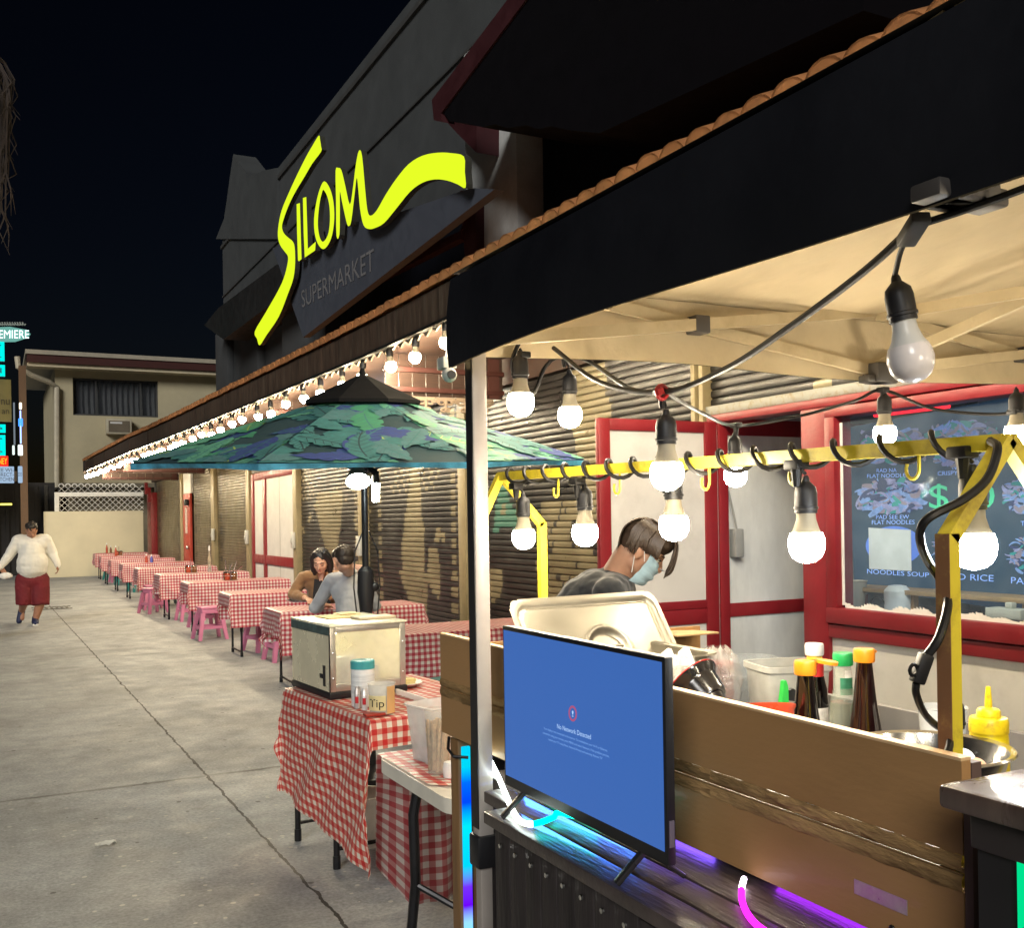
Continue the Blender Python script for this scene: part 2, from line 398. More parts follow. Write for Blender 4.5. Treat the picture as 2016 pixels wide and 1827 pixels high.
# roller shutters with a painted mural, slat by slat
def mural(idx, y, z, y0, y1):
    u = (y - y0) / (y1 - y0); n = noise.noise(Vector((y * 1.1 + idx * 7, z * 1.6, 3.1))); n2 = noise.noise(Vector((y * 4.3, z * 5 + idx * 3, 1.7)))
    tan = (.20, .17, .10); dark = (.018, .017, .018); green = (.05, .16, .12)
    c = dark
    if idx >= 4:
        for k, (cu, wd) in enumerate({4: ((.47, .15), (.10, .022)), 5: ((.45, .085), (.86, .022), (.10, .018)), 6: ((.42, .055), (.93, .02)), 7: ((.3, .03), (.7, .02))}[idx]):
            big = wd > .04; off = (.04 * sin(z * 2.1 + k * 1.3 + idx) + .03 * n) if big else 0
            ww = wd * (1 + .45 * sin(z * 3.3 + k + idx * 2)) if big else wd
            if idx == 4 and z > 2.05: ww = 0
            if idx == 5 and z < 1.0: ww *= 1.5
            if abs(u - cu - off) < ww + (.02 * n2 if big else 0):
                if big or int(z / .058) % 3: c = tan
        if n > .46 and .3 < z < 2.3: c = tan
        if idx == 6 and u < .62 and z < 1.75:
            c = tan if not (abs(((y * 1.7 + z * .9 + n2 * .5 + n * .6) % 1.0) - .5) < .03 or abs(((y * 1.2 - z * 1.5 + n2 * .6) % 1.0) - .5) < .022) and n > -.33 else dark
        if idx == 6 and .72 < u < .88 and 1.45 < z < 1.95 and n2 > -.1: c = green
        if n2 > .56: c = tan
        if z > 1.95 and idx < 6 and (int(y * 14) + int(z * 29)) % 3 == 0 and n > -.1: c = tan
    else:
        k = .42 + .35 * n
        c = tuple(dark[i] * (1 - k) + (.20, .155, .075)[i] * k for i in range(3))
        if abs(u - .5 - .1 * sin(z * 2)) < .22 + .1 * n2: c = tuple(.7 * t for t in tan)
        if abs(u - .88) < .04 and int(z / .15) % 2: c = dark
    k = 1 + .22 * n2
    return tuple(max(0, min(1, t * k)) for t in c) + (1,)
SHM = mat('mural_shutter', (1, 1, 1), .36, .25, var=.16, scale=3, attr='Col', bump=.05, bscale=80, dirt=.25, dirtcol=(.09, .075, .05), dscale=6, spec=.7)
def shutter(idx, y0, y1, z0, z1, cell, label, xo=0.0):
    mb = MB(); mb.col = []
    sl = .058; n = int((z1 - z0) / sl); prof = ((0, .012), (.10, -.003), (.5, -.0065), (.86, -.003), (1.0, .012))
    nc = max(8, int((y1 - y0) / cell)); ys = [y0 + (y1 - y0) * i / nc for i in range(nc + 1)]
    rows = []
    for k in range(n):
        zb = z0 + k * sl
        rows += [(zb + f * sl * .93, d) for f, d in prof]
    vs = []
    for r, (z, d) in enumerate(rows):
        for y in ys: vs.append(Vector((WX + xo + .055 + d * .95 + .004 * noise.noise(Vector((y * .9, z * 1.4, idx))), y, z)))
    wN = nc + 1; fs = []
    for r in range(len(rows) - 1):
        for i in range(nc):
            fs.append((r * wN + i, (r + 1) * wN + i, (r + 1) * wN + i + 1, r * wN + i + 1))
            mb.col.append(mural(idx, (ys[i] + ys[i + 1]) / 2, z0 + (r // 5 + .5) * sl, y0, y1))
    mb.add(vs, fs, [(v.y, v.z) for v in vs])
    o = mb.build('shutter', SHM, shop, 50); o['label'] = label
    return o
ZS = 2.88
shutter(1, yo(357), yo(306), 0.02, ZS, .09, 'grey roller shutter at the far end')
shutter(2, yo(418), yo(378), 0.02, ZS, .09, 'shutter right of the red door')
shutter(3, yo(487), yo(424), 0.02, ZS, .07, 'shutter with faint tan figure')
shutter(4, yo(708), yo(588), 0.02, ZS, .04, 'black and tan mural shutter behind the seated couple')
shutter(5, yo(907), yo(719), 0.02, ZS, .03, 'mural shutter right of the umbrella pole')
shutter(6, 5.62, yo(923), 0.02, ZS, .028, 'mural shutter with green and tan lattice beside the open door')
shutter(7, 2.0, 5.50, 2.352, ZS, .03, 'half raised shutter above the serving window')
b = MB().box((WX + .0, 2.0, 2.287), (WX + .07, 5.5, 2.35), .006); b.build('shutter_rail', mat('worn_galvanised', (.26, .265, .245), .6, .3, dirt=.9, dirtcol=(.20, .13, .05), dscale=16), shop)
for px0, px1 in ((357, 360.5), (418, 424), (487, 493.5), (580, 587), (708.5, 718), (907, 922)):
    MB().box((WX - .03, yo(px1), 0), (WX + .09, yo(px0), ZS), .004).build('shutter_post', M['tan'], shop)
MB().box((WX - .02, 5.50, 0), (WX + .09, 5.545, ZS), .004).build('shutter_post', M['tan'], shop)
MB().box((WX - .03, 5.575, 0), (WX + .09, 5.62, ZS), .004).build('shutter_post', M['tan'], shop)
LB = mat('grey_lock_box', (.5, .5, .46), .5, .3)
for px, z in ((424, 1.22), (491, 1.2), (583, 1.18), (715, 1.15), (302, 1.15)):
    y = yo(px); MB().box((WX - .085, y - .06, z), (WX - .03, y + .06, z + .26), .01).box((WX - .10, y - .03, z + .08), (WX - .085, y + .03, z + .16), .003).build('lock_box', LB, shop)
# red corner post and red service door at the far end
c = MB().box((WX - .12, 32.0, 0), (WX + .1, 32.9, 2.55), .01)
c.box((WX - .2, 32.0, 2.25), (WX - .12, 32.3, 2.7)).box((WX - .28, 32.0, 2.5), (WX - .2, 32.2, 2.85))
c.build('corner_post', M['red'], shop)
d = MB().box((WX + .0, 25.95, .02), (WX + .06, 26.95, 2.35), .004)
dr = d.build('door', mat('orange_red_door', (.33, .035, .02), .5, dirt=.3, dirtcol=(.5, .3, .25), dscale=4), shop); dr['label'] = 'red service door between far shutters'
MB().ball((WX - .04, 26.1, 1.0), .05).build('handle', M['steel'], dr)
MB().box((WX - .012, 26.3, 1.35), (WX - .002, 26.6, 2.0)).build('notice', mat('faded_notice', (.5, .4, .36), .7, scale=20, var=.4), dr)
MB().box((WX - .1, 26.0, 2.05), (WX - .01, 26.25, 2.2), .01).build('lamp', M['black'], dr)
MB().box((WX + .02, 25.9, 2.36), (WX + .08, 27.0, ZS)).build('transom', M['white'], shop)
# white panelled door with red frame
ya, yb = yo(578), yo(497)
PW = mat('white_door_panel', (.52, .51, .49), .5, dirt=.3, dirtcol=(.34, .33, .30), dscale=3, bump=.03)
fr = MB()
ym = yo(522)
for a, b_ in ((ya, ya + .0), (yb, yb)): pass
fr.box((WX - .02, yb - .16, 0), (WX + .05, yb, 2.5), .005).box((WX - .02, ym - .09, 0), (WX + .05, ym + .09, 2.38), .005)
for z, h in ((2.38, .13), (.86, .16), (.02, .12)): fr.box((WX - .015, ya, z), (WX + .045, yb - .16, z + h), .005)
wd = fr.build('panelled_door', M['red'], shop); wd['label'] = 'white panelled door in a red frame'
for y0, y1 in ((ya, ym - .09), (ym + .09, yb - .16)):
    for z0, z1 in ((.14, .86), (1.02, 2.38)):
        p = MB().box((WX + .01, y0, z0), (WX + .03, y1, z1))
        if y1 < ym: p.box((WX + .007, (y0 + y1) / 2 - .006, z0), (WX + .01, (y0 + y1) / 2 + .006, z1), m=1)
        p.build('panel', [PW, mat('seam', (.25, .24, .22))] if y1 < ym else PW, wd)
MB().box((WX - .0, ya, 2.52), (WX + .06, yb, ZS)).build('lintel', mat('dark_lintel', (.05, .045, .04), .6), shop)
# ---- eave: tiles, fascia, cable, fringe, soffit ----
EV = [(3.09, -2.0), (3.09, 2.0), (3.04, 4.5), (3.02, 9.0), (2.93, 12.0), (2.70, 18.5), (2.48, 22.8), (2.25, 31.2)]
def xe(y):
    for (x0, y0), (x1, y1) in zip(EV, EV[1:]):
        if y <= y1: return x0 + (x1 - x0) * (y - y0) / (y1 - y0)
    return EV[-1][0]
YE0, YE1 = .5, 31.2
ys = []; y = YE0
while y < YE1: ys.append(y); y += .203 * (1 + .04 * random.uniform(-1, 1))
tl = MB()
for y in ys:   # barrel tiles: half pipes running up the slope
    x = xe(y); n = 8; R = .105
    for k in range(4):
        s0, s1 = k * .62 - .0, k * .62 + .70
        r0, r1 = R * 1.02, R * .86
        dz = random.uniform(-.006, .006)
        p0 = Vector((x - .015 + s0 * .86, y, 3.385 + s0 * .40 + .03 + dz)); p1 = Vector((x - .015 + s1 * .86, y, 3.385 + s1 * .40 + dz))
        vs = []
        for pp, r in ((p0, r0), (p1, r1)):
            for rr in (r, r - .016):
                for i in range(n + 1):
                    a = pi * i / n
                    vs.append(pp + Vector((-.40 * rr * sin(a) * .35, rr * cos(a), rr * sin(a) * .62)))
        q = n + 1; fs = []
        for i in range(n):
            fs += [(i, i + 1, 2 * q + i + 1, 2 * q + i), (q + i, 3 * q + i, 3 * q + i + 1, q + i + 1), (i, q + i, q + i + 1, i + 1)]
        if k == 0: fs.append(tuple(range(q)))
        tl.add(vs, fs)
tl.build('roof_tiles', mat('terracotta_tile', (.50, .21, .075), .75, var=.3, scale=3, dirt=.5, dirtcol=(.10, .05, .03), dscale=5, bump=.2), shop)
rf = MB().grid(lambda u, v: (xe(YE0 + u * (YE1 - YE0)) + .03 + v * 2.0, YE0 + u * (YE1 - YE0), 3.402 + v * .9), 40, 1)
rf.build('eave_roof', mat('dark_roofing', (.02, .018, .017), .9), shop)
def strip(mb, x_in, z0, z1, th, ya=YE0, yb=YE1, step=.5):
    n = int((yb - ya) / step)
    for i in range(n):
        y0, y1 = ya + (yb - ya) * i / n, ya + (yb - ya) * (i + 1) / n
        a, b_ = xe(y0) + x_in, xe(y1) + x_in
        mb.add([(a, y0, z0), (b_, y1, z0), (b_, y1, z1), (a, y0, z1), (a + th, y0, z0), (b_ + th, y1, z0), (b_ + th, y1, z1), (a + th, y0, z1)],
               [(0, 3, 2, 1), (4, 5, 6, 7), (3, 7, 6, 2), (0, 1, 5, 4)] + ([(0, 4, 7, 3)] if i == 0 else []) + ([(1, 2, 6, 5)] if i == n - 1 else []),
               [(y0, z0), (y1, z0), (y1, z1), (y0, z1)] * 2)
    return mb
FASC = mat('weathered_fascia', (.058, .034, .021), .75, stretch=(4, 4, .5), scale=4, var=.55, dirt=.6, dirtcol=(.13, .10, .07), dscale=3.2, bump=.25, bscale=25)
fa = strip(MB(), 0.02, 3.14, 3.40, .04)
for k, y in enumerate([1.9 + 2.05 * i for i in range(14)]): fa.box((xe(y) + .012, y, 3.145), (xe(y) + .02, y + .03, 3.395))
fa.build('fascia_board', FASC, shop)
gt = strip(MB(), .0, 3.112, 3.138, .05); gt.build('gutter', mat('black_gutter', (.016, .015, .014), .35, .2), shop)
fg = MB()
y = 3.0
while y < 31:      # jagged carved fringe under the eave
    w_ = .19; x = xe(y) + .05; h = .10 + .05 * random.random(); zt = 3.14; h *= .34
    pts = [(x, y, zt), (x, y, zt - .02), (x, y + w_ * .25, zt - .02 - h * .4), (x, y + w_ * .5, zt - .02 - h), (x, y + w_ * .75, zt - .02 - h * .4), (x, y + w_, zt - .02), (x, y + w_, zt)]
    fg.prism(pts, (.016, 0, 0), 0, 1); y += w_
fg.build('carved_fringe', [mat('black_fringe', (.02, .018, .016), .45), mat('pale_fringe_edge', (.34, .28, .2), .6)], shop)
so = MB().grid(lambda u, v: (xe(YE0 + u * (YE1 - YE0)) + .07 + v * (WX + .1 - xe(YE0 + u * (YE1 - YE0)) - .07), YE0 + u * (YE1 - YE0), 3.12 + .02 * v), 30, 1)
so.build('soffit', mat('soffit_boards', (.085, .045, .032), .7, stretch=(1, 8, 1), scale=5, var=.35), shop)
MB().box((WX + .03, 5.5, ZS), (WX + .12, YF, 3.13)).build('header_board', M['wood_red'], shop)
MB().box((2.25, 30.9, 3.08), (WX + .1, 31.2, 3.42)).build('eave_end', mat('dark_eave_end', (.04, .03, .025), .7), shop)
# timber partitions hanging under the eave, with fretwork along the lower edge
FW = mat('pale_fretwork', (.30, .23, .17), .6, dirt=.3, dirtcol=(.2, .12, .08), dscale=12)
for y in (8.55, 12.4, 16.2, 20.0, 23.8, 27.6):
    x0 = xe(y) + .10; z0 = 2.74
    p = MB()
    for i in range(9):
        a = x0 + (WX - x0) * i / 9; p.box((a + .004, y, z0), (a + (WX - x0) / 9 - .004, y + .02, 3.115))
    pr = p.build('eave_partition', M['wood_red'], shop)
    q = MB()
    for z in (2.77, 2.95): q.box((x0 - .02, y - .035, z), (WX, y - .002, z + .045), .004)
    q.box((WX - .16, y - .03, 2.74), (WX - .05, y - .003, 3.11))
    q.build('rail', mat('red_rail', (.065, .02, .016), .6), pr)
    if y > 13: continue
    f = MB(); n = 5 if y < 10 else 3
    for i in range(n):
        cx = x0 + .10 + (WX - x0 - .2) * (i + .5) / n; zc = z0 - .07; r = (WX - x0) / n * .42
        for s_ in (-1, 1):
            for (ox, oz, rr) in ((.42, .02, .36), (.78, .03, .22), (.2, -.05, .26)):
                f.tube([(cx + s_ * (ox * r + rr * r * cos(a)), y + .005, zc + oz + rr * r * .55 * sin(a)) for a in [pi * 1.7 * t / 12 + (.2 if s_ > 0 else pi - .2 - pi * 1.7) for t in range(13)]], .011, 6)
        f.tube([(cx, y + .005, zc + .04), (cx, y + .005, zc - .07)], [.018, .006], 6)
        f.box((cx - r * .95, y, z0 - .028), (cx + r * .95, y + .012, z0 - .004))
    f.build('fretwork', FW, pr)
# ---- kitchen bay: open door leaf, side screen, serving window ----
def pxy(px, py): return PY(px, py, 5.36)
GRYW = mat('cool_white_board', (.55, .57, .57), .45, dirt=.45, dirtcol=(.30, .32, .34), dscale=2.2, stretch=(1, 1, .35), bump=.03)
X0, X1, ZT = 3.36, 4.285, 2.235
yl = 5.36
l = MB()
l.box((X0, yl, .05), (X0 + .085, yl + .045, ZT), .005).box((X1 - .10, yl, .05), (X1, yl + .045, ZT), .005)
for z, h in ((ZT - .075, .075), (.90, .098), (1.0, .055), (.05, .12)): l.box((X0 + .085, yl + .002, z), (X1 - .10, yl + .043, z + h), .004)
leaf = l.build('swing_door', M['red'], shop); leaf['label'] = 'red framed door standing open towards the stall'
MB().box((X0 + .085, yl + .015, 1.055), (X1 - .1, yl + .03, ZT - .075)).build('panel', PW, leaf)
MB().box((X0 + .085, yl + .015, .17), (X1 - .1, yl + .03, .90)).build('panel', PW, leaf)
s_ = MB().box((WX, yl + .02, .0), (WX + 1.35, yl + .05, 2.22)); sc = s_.build('side_screen', GRYW, shop)
MB().box((WX, yl + .005, .93), (WX + 1.35, yl + .02, 1.02), .003).box((WX - .0145, yl - .02, 0), (WX + .06, yl + .0, 2.23), .004).box((WX, yl - .0, 2.15), (WX + 1.35, yl + .02, 2.26)).build('screen_frame', M['red'], sc)
MB().box((WX + .09, yl - .05, 1.33), (WX + .16, yl + .02, 1.52), .006).tube([(WX + .115, yl - .03, 1.52), (WX + .09, yl - .02, 1.66), (WX + .065, yl - .01, 1.78)], .006).build('switch_box', mat('grey_box', (.22, .23, .23), .5), sc)
YW = 4.42    # window: left red post at Y 4.38-4.55, glass runs towards the camera
wn = MB()
wn.box((WX - .03, 4.36, 0), (WX + .10, 4.56, 2.23), .006)
wn.box((WX - .04, 2.2, 2.165), (WX + .10, 4.36, 2.222), .005).box((WX - .03, 2.2, 2.232), (WX + .10, 5.45, 2.283), .005)
wn.box((WX - .05, 2.2, .985), (WX + .09, 4.36, 1.075), .006).box((WX - .03, 2.2, .90), (WX + .10, 4.36, .975), .005)
wn.box((WX - .045, 4.28, 1.075), (WX + .09, 4.355, 2.165), .005)
win = wn.build('serving_window', M['red'], shop); win['label'] = 'red framed serving window with menu board inside'
MB().box((WX + .01, 2.2, 1.075), (WX + .018, 4.285, 2.165)).build('pane', film('window_glass', (.45, .55, .68), .05, .04, (.86, .92, .97)), win)
# chipped white paint along the glazing edge
cp = MB(); random.seed(3)
y = 2.3
while y < 4.24:
    h = .012 + .045 * max(0, noise.noise(Vector((y * 9, 2, 0))) + .35); cp.add([(WX + .004, y, 1.075), (WX + .004, y + .02, 1.075), (WX + .004, y + .02, 1.075 + h), (WX + .004, y, 1.075 + h * random.uniform(.6, 1))], [(0, 1, 2, 3)]); y += .02
cp.box((WX - .0, 4.262, 1.09), (WX + .006, 4.279, 2.13))
cp.build('chipped_paint', mat('chipped_white', (.7, .7, .66), .7), win)
MB().box((WX - .0, 2.2, 0), (WX + .06, 4.36, .90)).build('lower_panel', mat('lower_white_panel', (.60, .585, .55), .5, dirt=.3, dirtcol=(.36, .34, .31), dscale=3, bump=.03), shop)
# kitchen interior
ki = MB()
ki.add([(WX + 2.6, 2.0, 0), (WX + 2.6, 5.4, 0), (WX + 2.6, 5.4, 2.9), (WX + 2.6, 2.0, 2.9)], [(0, 1, 2, 3)])
ki.box((WX + .32, 2.1, .0), (WX + 2.6, 2.2, 2.9)).box((WX + .32, 5.5, .0), (WX + 2.6, 5.6, 2.9)).box((WX + .1, 2.1, 2.62), (WX + 2.6, 5.6, 2.7))
ki.build('kitchen_wall', mat('kitchen_wall', (.42, .47, .52), .6), shop)
# ---- upper storey ----
UX = 4.85
up_ = MB().box((UX, -4, 3.6), (UX + .4, 24.2, 8.3)); up_.build('upper_wall', M['stucco'], shop)
up2 = MB().box((UX - .04, -4, 8.05), (UX, 24.25, 8.12)).box((UX - .03, 9.9, 6.9), (UX, 24.2, 6.93)); up2.build('cornice', mat('cornice', (.05, .05, .05), .9), shop)
gp = [(425, 470), (441, 430), (452, 352), (459, 303), (480, 332), (491, 346), (520, 335), (545, 330), (545, 470)]
MB().prism([PX(a, b_, UX - .05) for a, b_ in gp], (.5, 0, 0)).build('gable_end', M['stucco'], shop)
for a, b_, y0, y1 in ((425, 446, 640, 745), (476, 505, 560, 745), (556, 600, 560, 740)):
    p0 = PX(a, y1, UX - .15); p1 = PX(b_, y0, UX - .15)
    MB().box((UX - .15, p1.y, 3.6), (UX, p0.y, max(p1.z, 4.6)), .01).build('pilaster', M['stucco'], shop)
MB().box((UX - .3, 8.68, 3.6), (UX, 9.86, 6.6), .01).build('pilaster', mat('pilaster_grey', (.5, .51, .5), .9, bump=.1, spec=.2), shop)
DK = mat('black_glass', (.004, .005, .008), .7, spec=.1)
MB().box((UX - .012, 2.0, 3.9), (UX - .002, 8.66, 8.0)).build('dark_glazing', DK, shop)
MB().box((UX - .02, 10.0, 3.7), (UX - .005, 16.0, 5.2)).build('dark_glazing', DK, shop)
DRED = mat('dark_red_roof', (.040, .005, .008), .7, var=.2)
DBLK = mat('dark_roof_slope', (.004, .0035, .005), .9, spec=.1)
XR = 3.75
def onr(pts, x): return [PX(a, b_, x) for a, b_ in pts]
body = [(868, 214), (1010, 20), (1080, -90), (1700, -500), (1700, 20), (1180, 262), (1120, 256), (1085, 248), (1060, 254), (1035, 246), (1000, 252), (975, 244), (950, 250), (920, 243), (885, 238)]
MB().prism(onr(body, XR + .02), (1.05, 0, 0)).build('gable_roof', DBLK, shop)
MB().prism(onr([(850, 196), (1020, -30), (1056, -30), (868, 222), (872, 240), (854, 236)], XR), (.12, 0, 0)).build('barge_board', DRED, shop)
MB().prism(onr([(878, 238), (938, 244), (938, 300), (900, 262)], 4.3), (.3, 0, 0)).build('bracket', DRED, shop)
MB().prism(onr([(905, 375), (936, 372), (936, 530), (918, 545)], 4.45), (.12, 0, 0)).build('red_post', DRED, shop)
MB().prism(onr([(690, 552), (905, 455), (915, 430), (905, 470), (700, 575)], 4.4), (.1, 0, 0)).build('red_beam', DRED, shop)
MB().prism(onr([(402, 640), (430, 606), (545, 520), (575, 565), (545, 590), (440, 668)], 4.2), (.8, 0, 0)).build('small_canopy', mat('canopy_black', (.02, .019, .019), .5), shop)
# =============== lit shop sign ===============
def c3(x, y): return (404.4 + x * .3008, 202.2 + y * .3008)
SX = 3.90
sign = thing('shop_sign', 'glowing lime yellow script sign on a dark pointed board above the eave', 'sign', tuple(PX(720, 500, SX)))
LIME = glow('lit_lime_face', (.79, 1.0, .02), 1.02); SIDE = mat('sign_side', (.05, .05, .04), .6)
def outl(pts, x=SX): return [PX(*c3(a, b), x) for a, b in pts]
def smooth_closed(pts, k=3):
    P = [Vector((a, b, 0)) for a, b in pts]; n = len(P); out = []
    for i in range(n):
        p0, p1, p2, p3 = P[i - 1], P[i], P[(i + 1) % n], P[(i + 2) % n]
        for j in range(k):
            t = j / k; a = ((p1 * 2) + (p2 - p0) * t + (p0 * 2 - p1 * 5 + p2 * 4 - p3) * t * t + (-p0 + p1 * 3 - p2 * 3 + p3) * t ** 3) * .5
            out.append((a.x, a.y))
    return out
Spts = [(742, 213), (750, 240), (757, 285), (757, 318), (700, 395), (650, 480), (590, 580), (545, 670), (512, 760), (501, 810), (512, 850), (540, 880), (570, 905), (584, 945), (587, 1050), (575, 1150), (540, 1250), (480, 1400), (400, 1520), (355, 1587), (338, 1545), (323, 1497), (390, 1380), (470, 1240), (512, 1150), (536, 1060), (540, 1005), (518, 972), (488, 928), (474, 870), (480, 790), (500, 700), (545, 590), (600, 470), (660, 350), (700, 280)]
Mpts = [(858, 870), (855, 650), (852, 445), (868, 425), (890, 440), (915, 540), (945, 665), (965, 560), (985, 400), (1005, 312), (1025, 345), (1045, 560), (1060, 700), (1080, 738), (1120, 705), (1180, 600), (1250, 495), (1330, 400), (1420, 345), (1520, 325), (1610, 328), (1692, 350), (1698, 450), (1703, 555), (1650, 532), (1580, 507), (1500, 500), (1420, 522), (1340, 580), (1250, 690), (1170, 785), (1110, 818), (1070, 825), (1035, 800), (1013, 700), (1000, 560), (990, 490), (976, 600), (955, 770), (940, 805), (925, 785), (895, 650), (880, 580), (880, 700), (877, 862)]
off = (.07, 0, 0)
for nm, pts in (('letter', Spts), ('letter', [(597, 662), (618, 655), (624, 850), (629, 1022), (612, 1036), (606, 1030), (600, 850)]), ('letter', [(638, 622), (660, 615), (666, 800), (670, 955), (722, 908), (718, 965), (650, 1012), (643, 850)]), ('letter', Mpts)):
    q = smooth_closed(pts, 3) if len(pts) > 12 else pts
    MB().prism(outl(q), off, 0, 1).build(nm, [LIME, SIDE], sign, 0)
Oo = [(778, 512), (815, 560), (838, 650), (843, 760), (830, 860), (805, 925), (770, 957), (735, 920), (715, 850), (711, 760), (724, 660), (748, 565)]
Oi = [(772, 568), (797, 610), (812, 680), (815, 770), (806, 848), (787, 893), (765, 908), (746, 872), (736, 800), (740, 715), (750, 640), (760, 598)]
MB().ring(outl(smooth_closed(Oo)), outl(smooth_closed(Oi)), off, 0, 1).build('letter', [LIME, SIDE], sign, 0)
SLATE = mat('slate_sign_board', (.075, .085, .11), .5, var=.06)
MB().prism(outl([(440, 950), (520, 930), (900, 800), (1240, 725), (1740, 556), (1890, 566), (640, 1535), (560, 1300), (500, 1120)], SX + .115), (.1, 0, 0)).build('board', SLATE, sign, 0)
tx = MB(); text_on(tx, 'SUPERMARKET', [c3(626, 1232), c3(1102, 950), c3(1104, 1092), c3(632, 1342)], lambda a, b: PX(a, b, SX + .108))
tx.build('lettering', mat('grey_lettering', (.20, .20, .21), .6), sign, 0)

# =============== far end: wall, lattice, motel ===============
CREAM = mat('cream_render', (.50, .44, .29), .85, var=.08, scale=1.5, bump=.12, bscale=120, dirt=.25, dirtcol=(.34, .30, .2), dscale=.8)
tag(MB().box((1.32, 34.0, 0), (4.2, 34.2, 2.03), .01).build('garden_wall', mat('cream_wall', (.66, .59, .41), .85, var=.07, scale=1.2, bump=.1, bscale=150)), 'low cream wall closing the far end of the walkway', 'wall')
lf = thing('lattice_fence', 'white diagonal lattice fence standing behind the low cream wall', 'fence', (2.9, 34.3, 0))
LW = mat('lattice_white', (.82, .80, .73), .6)
lx0, lx1 = PY(107, 980, 34.3).x, 4.25
za, zb = 1.95, PY(150, 978, 34.3).z
la = MB()
def lat(mb, x0, x1, z0, z1, st, w, y):
    h = z1 - z0; n = int((x1 - x0 + h) / st) + 2
    for i in range(n):
        for s in (1, -1):
            a = x0 - h + i * st if s > 0 else x0 + i * st
            p, q = Vector((a, y, z0)), Vector((a + s * h, y, z1))
            lo, hi = (p, q) if p.x < q.x else (q, p)
            if hi.x <= x0 or lo.x >= x1: continue
            def clip(x): t = (x - lo.x) / (hi.x - lo.x); return lo + (hi - lo) * t
            A = clip(x0) if lo.x < x0 else lo; B = clip(x1) if hi.x > x1 else hi
            if (B - A).length > .03: mb.bar(A, B, w if s > 0 else w, .012)
lat(la, lx0 + .12, lx1, za, zb, .175, .045, 34.3)
la.build('lattice', LW, lf, 0)
zc, zd = zb + .14, PY(150, 959, 34.3).z + .05
lb = MB(); lat(lb, lx0 + .12, lx1, zc, zd, .19, .045, 34.3)
for x in [lx0 + .2 + .19 * i for i in range(int((lx1 - lx0 - .2) / .19))]: lb.tube([(x + .07 * cos(a), 34.3, zd - .02 + .07 * sin(a)) for a in [pi * k / 8 for k in range(9)]], .02, 5)
lb.build('lattice', LW, lf, 0)
MB().box((lx0, 34.24, zb), (lx1, 34.36, zc), .01).build('rail', LW, lf)
MB().box((lx0, 34.22, 0), (lx0 + .13, 34.38, zc), .01).build('post', LW, lf)

mo = thing('motel_building', 'two storey cream building with a curtained window at the far end', 'building', (6, 38, 0))
def m36(px, py): return PY(px, py, 37.0)
xl = m36(109, 800).x; ztop = m36(240, 728).z; zlow = m36(150, 951).z; xs = m36(271, 800).x
a = m36(143, 743); b = m36(312, 822)
bl = MB()
bl.box((xl, 37, zlow), (a.x, 37.3, ztop)).box((b.x, 37, zlow), (14, 37.3, ztop)).box((a.x, 37, zlow), (b.x, 37.3, b.z)).box((a.x, 37, a.z), (b.x, 37.3, ztop)).box((xl, 37.3, zlow), (xl + .3, 46, ztop))
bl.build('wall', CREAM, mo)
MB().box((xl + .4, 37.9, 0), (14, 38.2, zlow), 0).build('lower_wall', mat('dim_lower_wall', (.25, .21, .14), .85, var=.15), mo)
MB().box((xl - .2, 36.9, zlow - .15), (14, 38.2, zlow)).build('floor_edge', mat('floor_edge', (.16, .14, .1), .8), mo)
wf = MB()
wf.box((a.x, 37.1, b.z), (a.x + .06, 37.2, a.z)).box((b.x - .06, 37.1, b.z), (b.x, 37.2, a.z)).box((a.x, 37.1, a.z - .06), (b.x, 37.2, a.z)).box((a.x, 37.08, b.z), (b.x, 37.2, b.z + .06))
for px in (188, 276): x = m36(px, 780).x; wf.box((x, 37.1, b.z), (x + .05, 37.18, a.z))
mw = wf.build('window', mat('dark_frame', (.06, .06, .06), .5), mo)
MB().add([(a.x, 37.17, b.z), (b.x, 37.17, b.z), (b.x, 37.17, a.z), (a.x, 37.17, a.z)], [(0, 1, 2, 3)]).build('pane', film('dim_glass', (.1, .11, .13), .25, .08, (.75, .78, .8)), mw)
MB().grid(lambda u, v: (a.x + (b.x - a.x) * u, 37.33 + .05 * sin(u * 95 + sin(v * 3)), b.z + (a.z - b.z) * v), 160, 4).build('curtain', mat('grey_curtain', (.16, .155, .15), .9, stretch=(8, 1, .3), var=.3), mw)
c_, d_ = m36(207, 826), m36(257, 857)
ac = MB().box((c_.x, 36.6, d_.z), (d_.x, 37.0, c_.z), .02).build('air_conditioner', mat('ac_frame', (.5, .45, .33), .6), mo)
MB().box((c_.x + .07, 36.585, d_.z + .07), (d_.x - .07, 36.6, c_.z - .07)).build('grille', mat('ac_grille', (.16, .13, .09), .6), ac)
MB().box((c_.x + .12, 36.575, c_.z - .17), (c_.x + .5, 36.585, c_.z - .11)).build('badge', M['white'], ac)
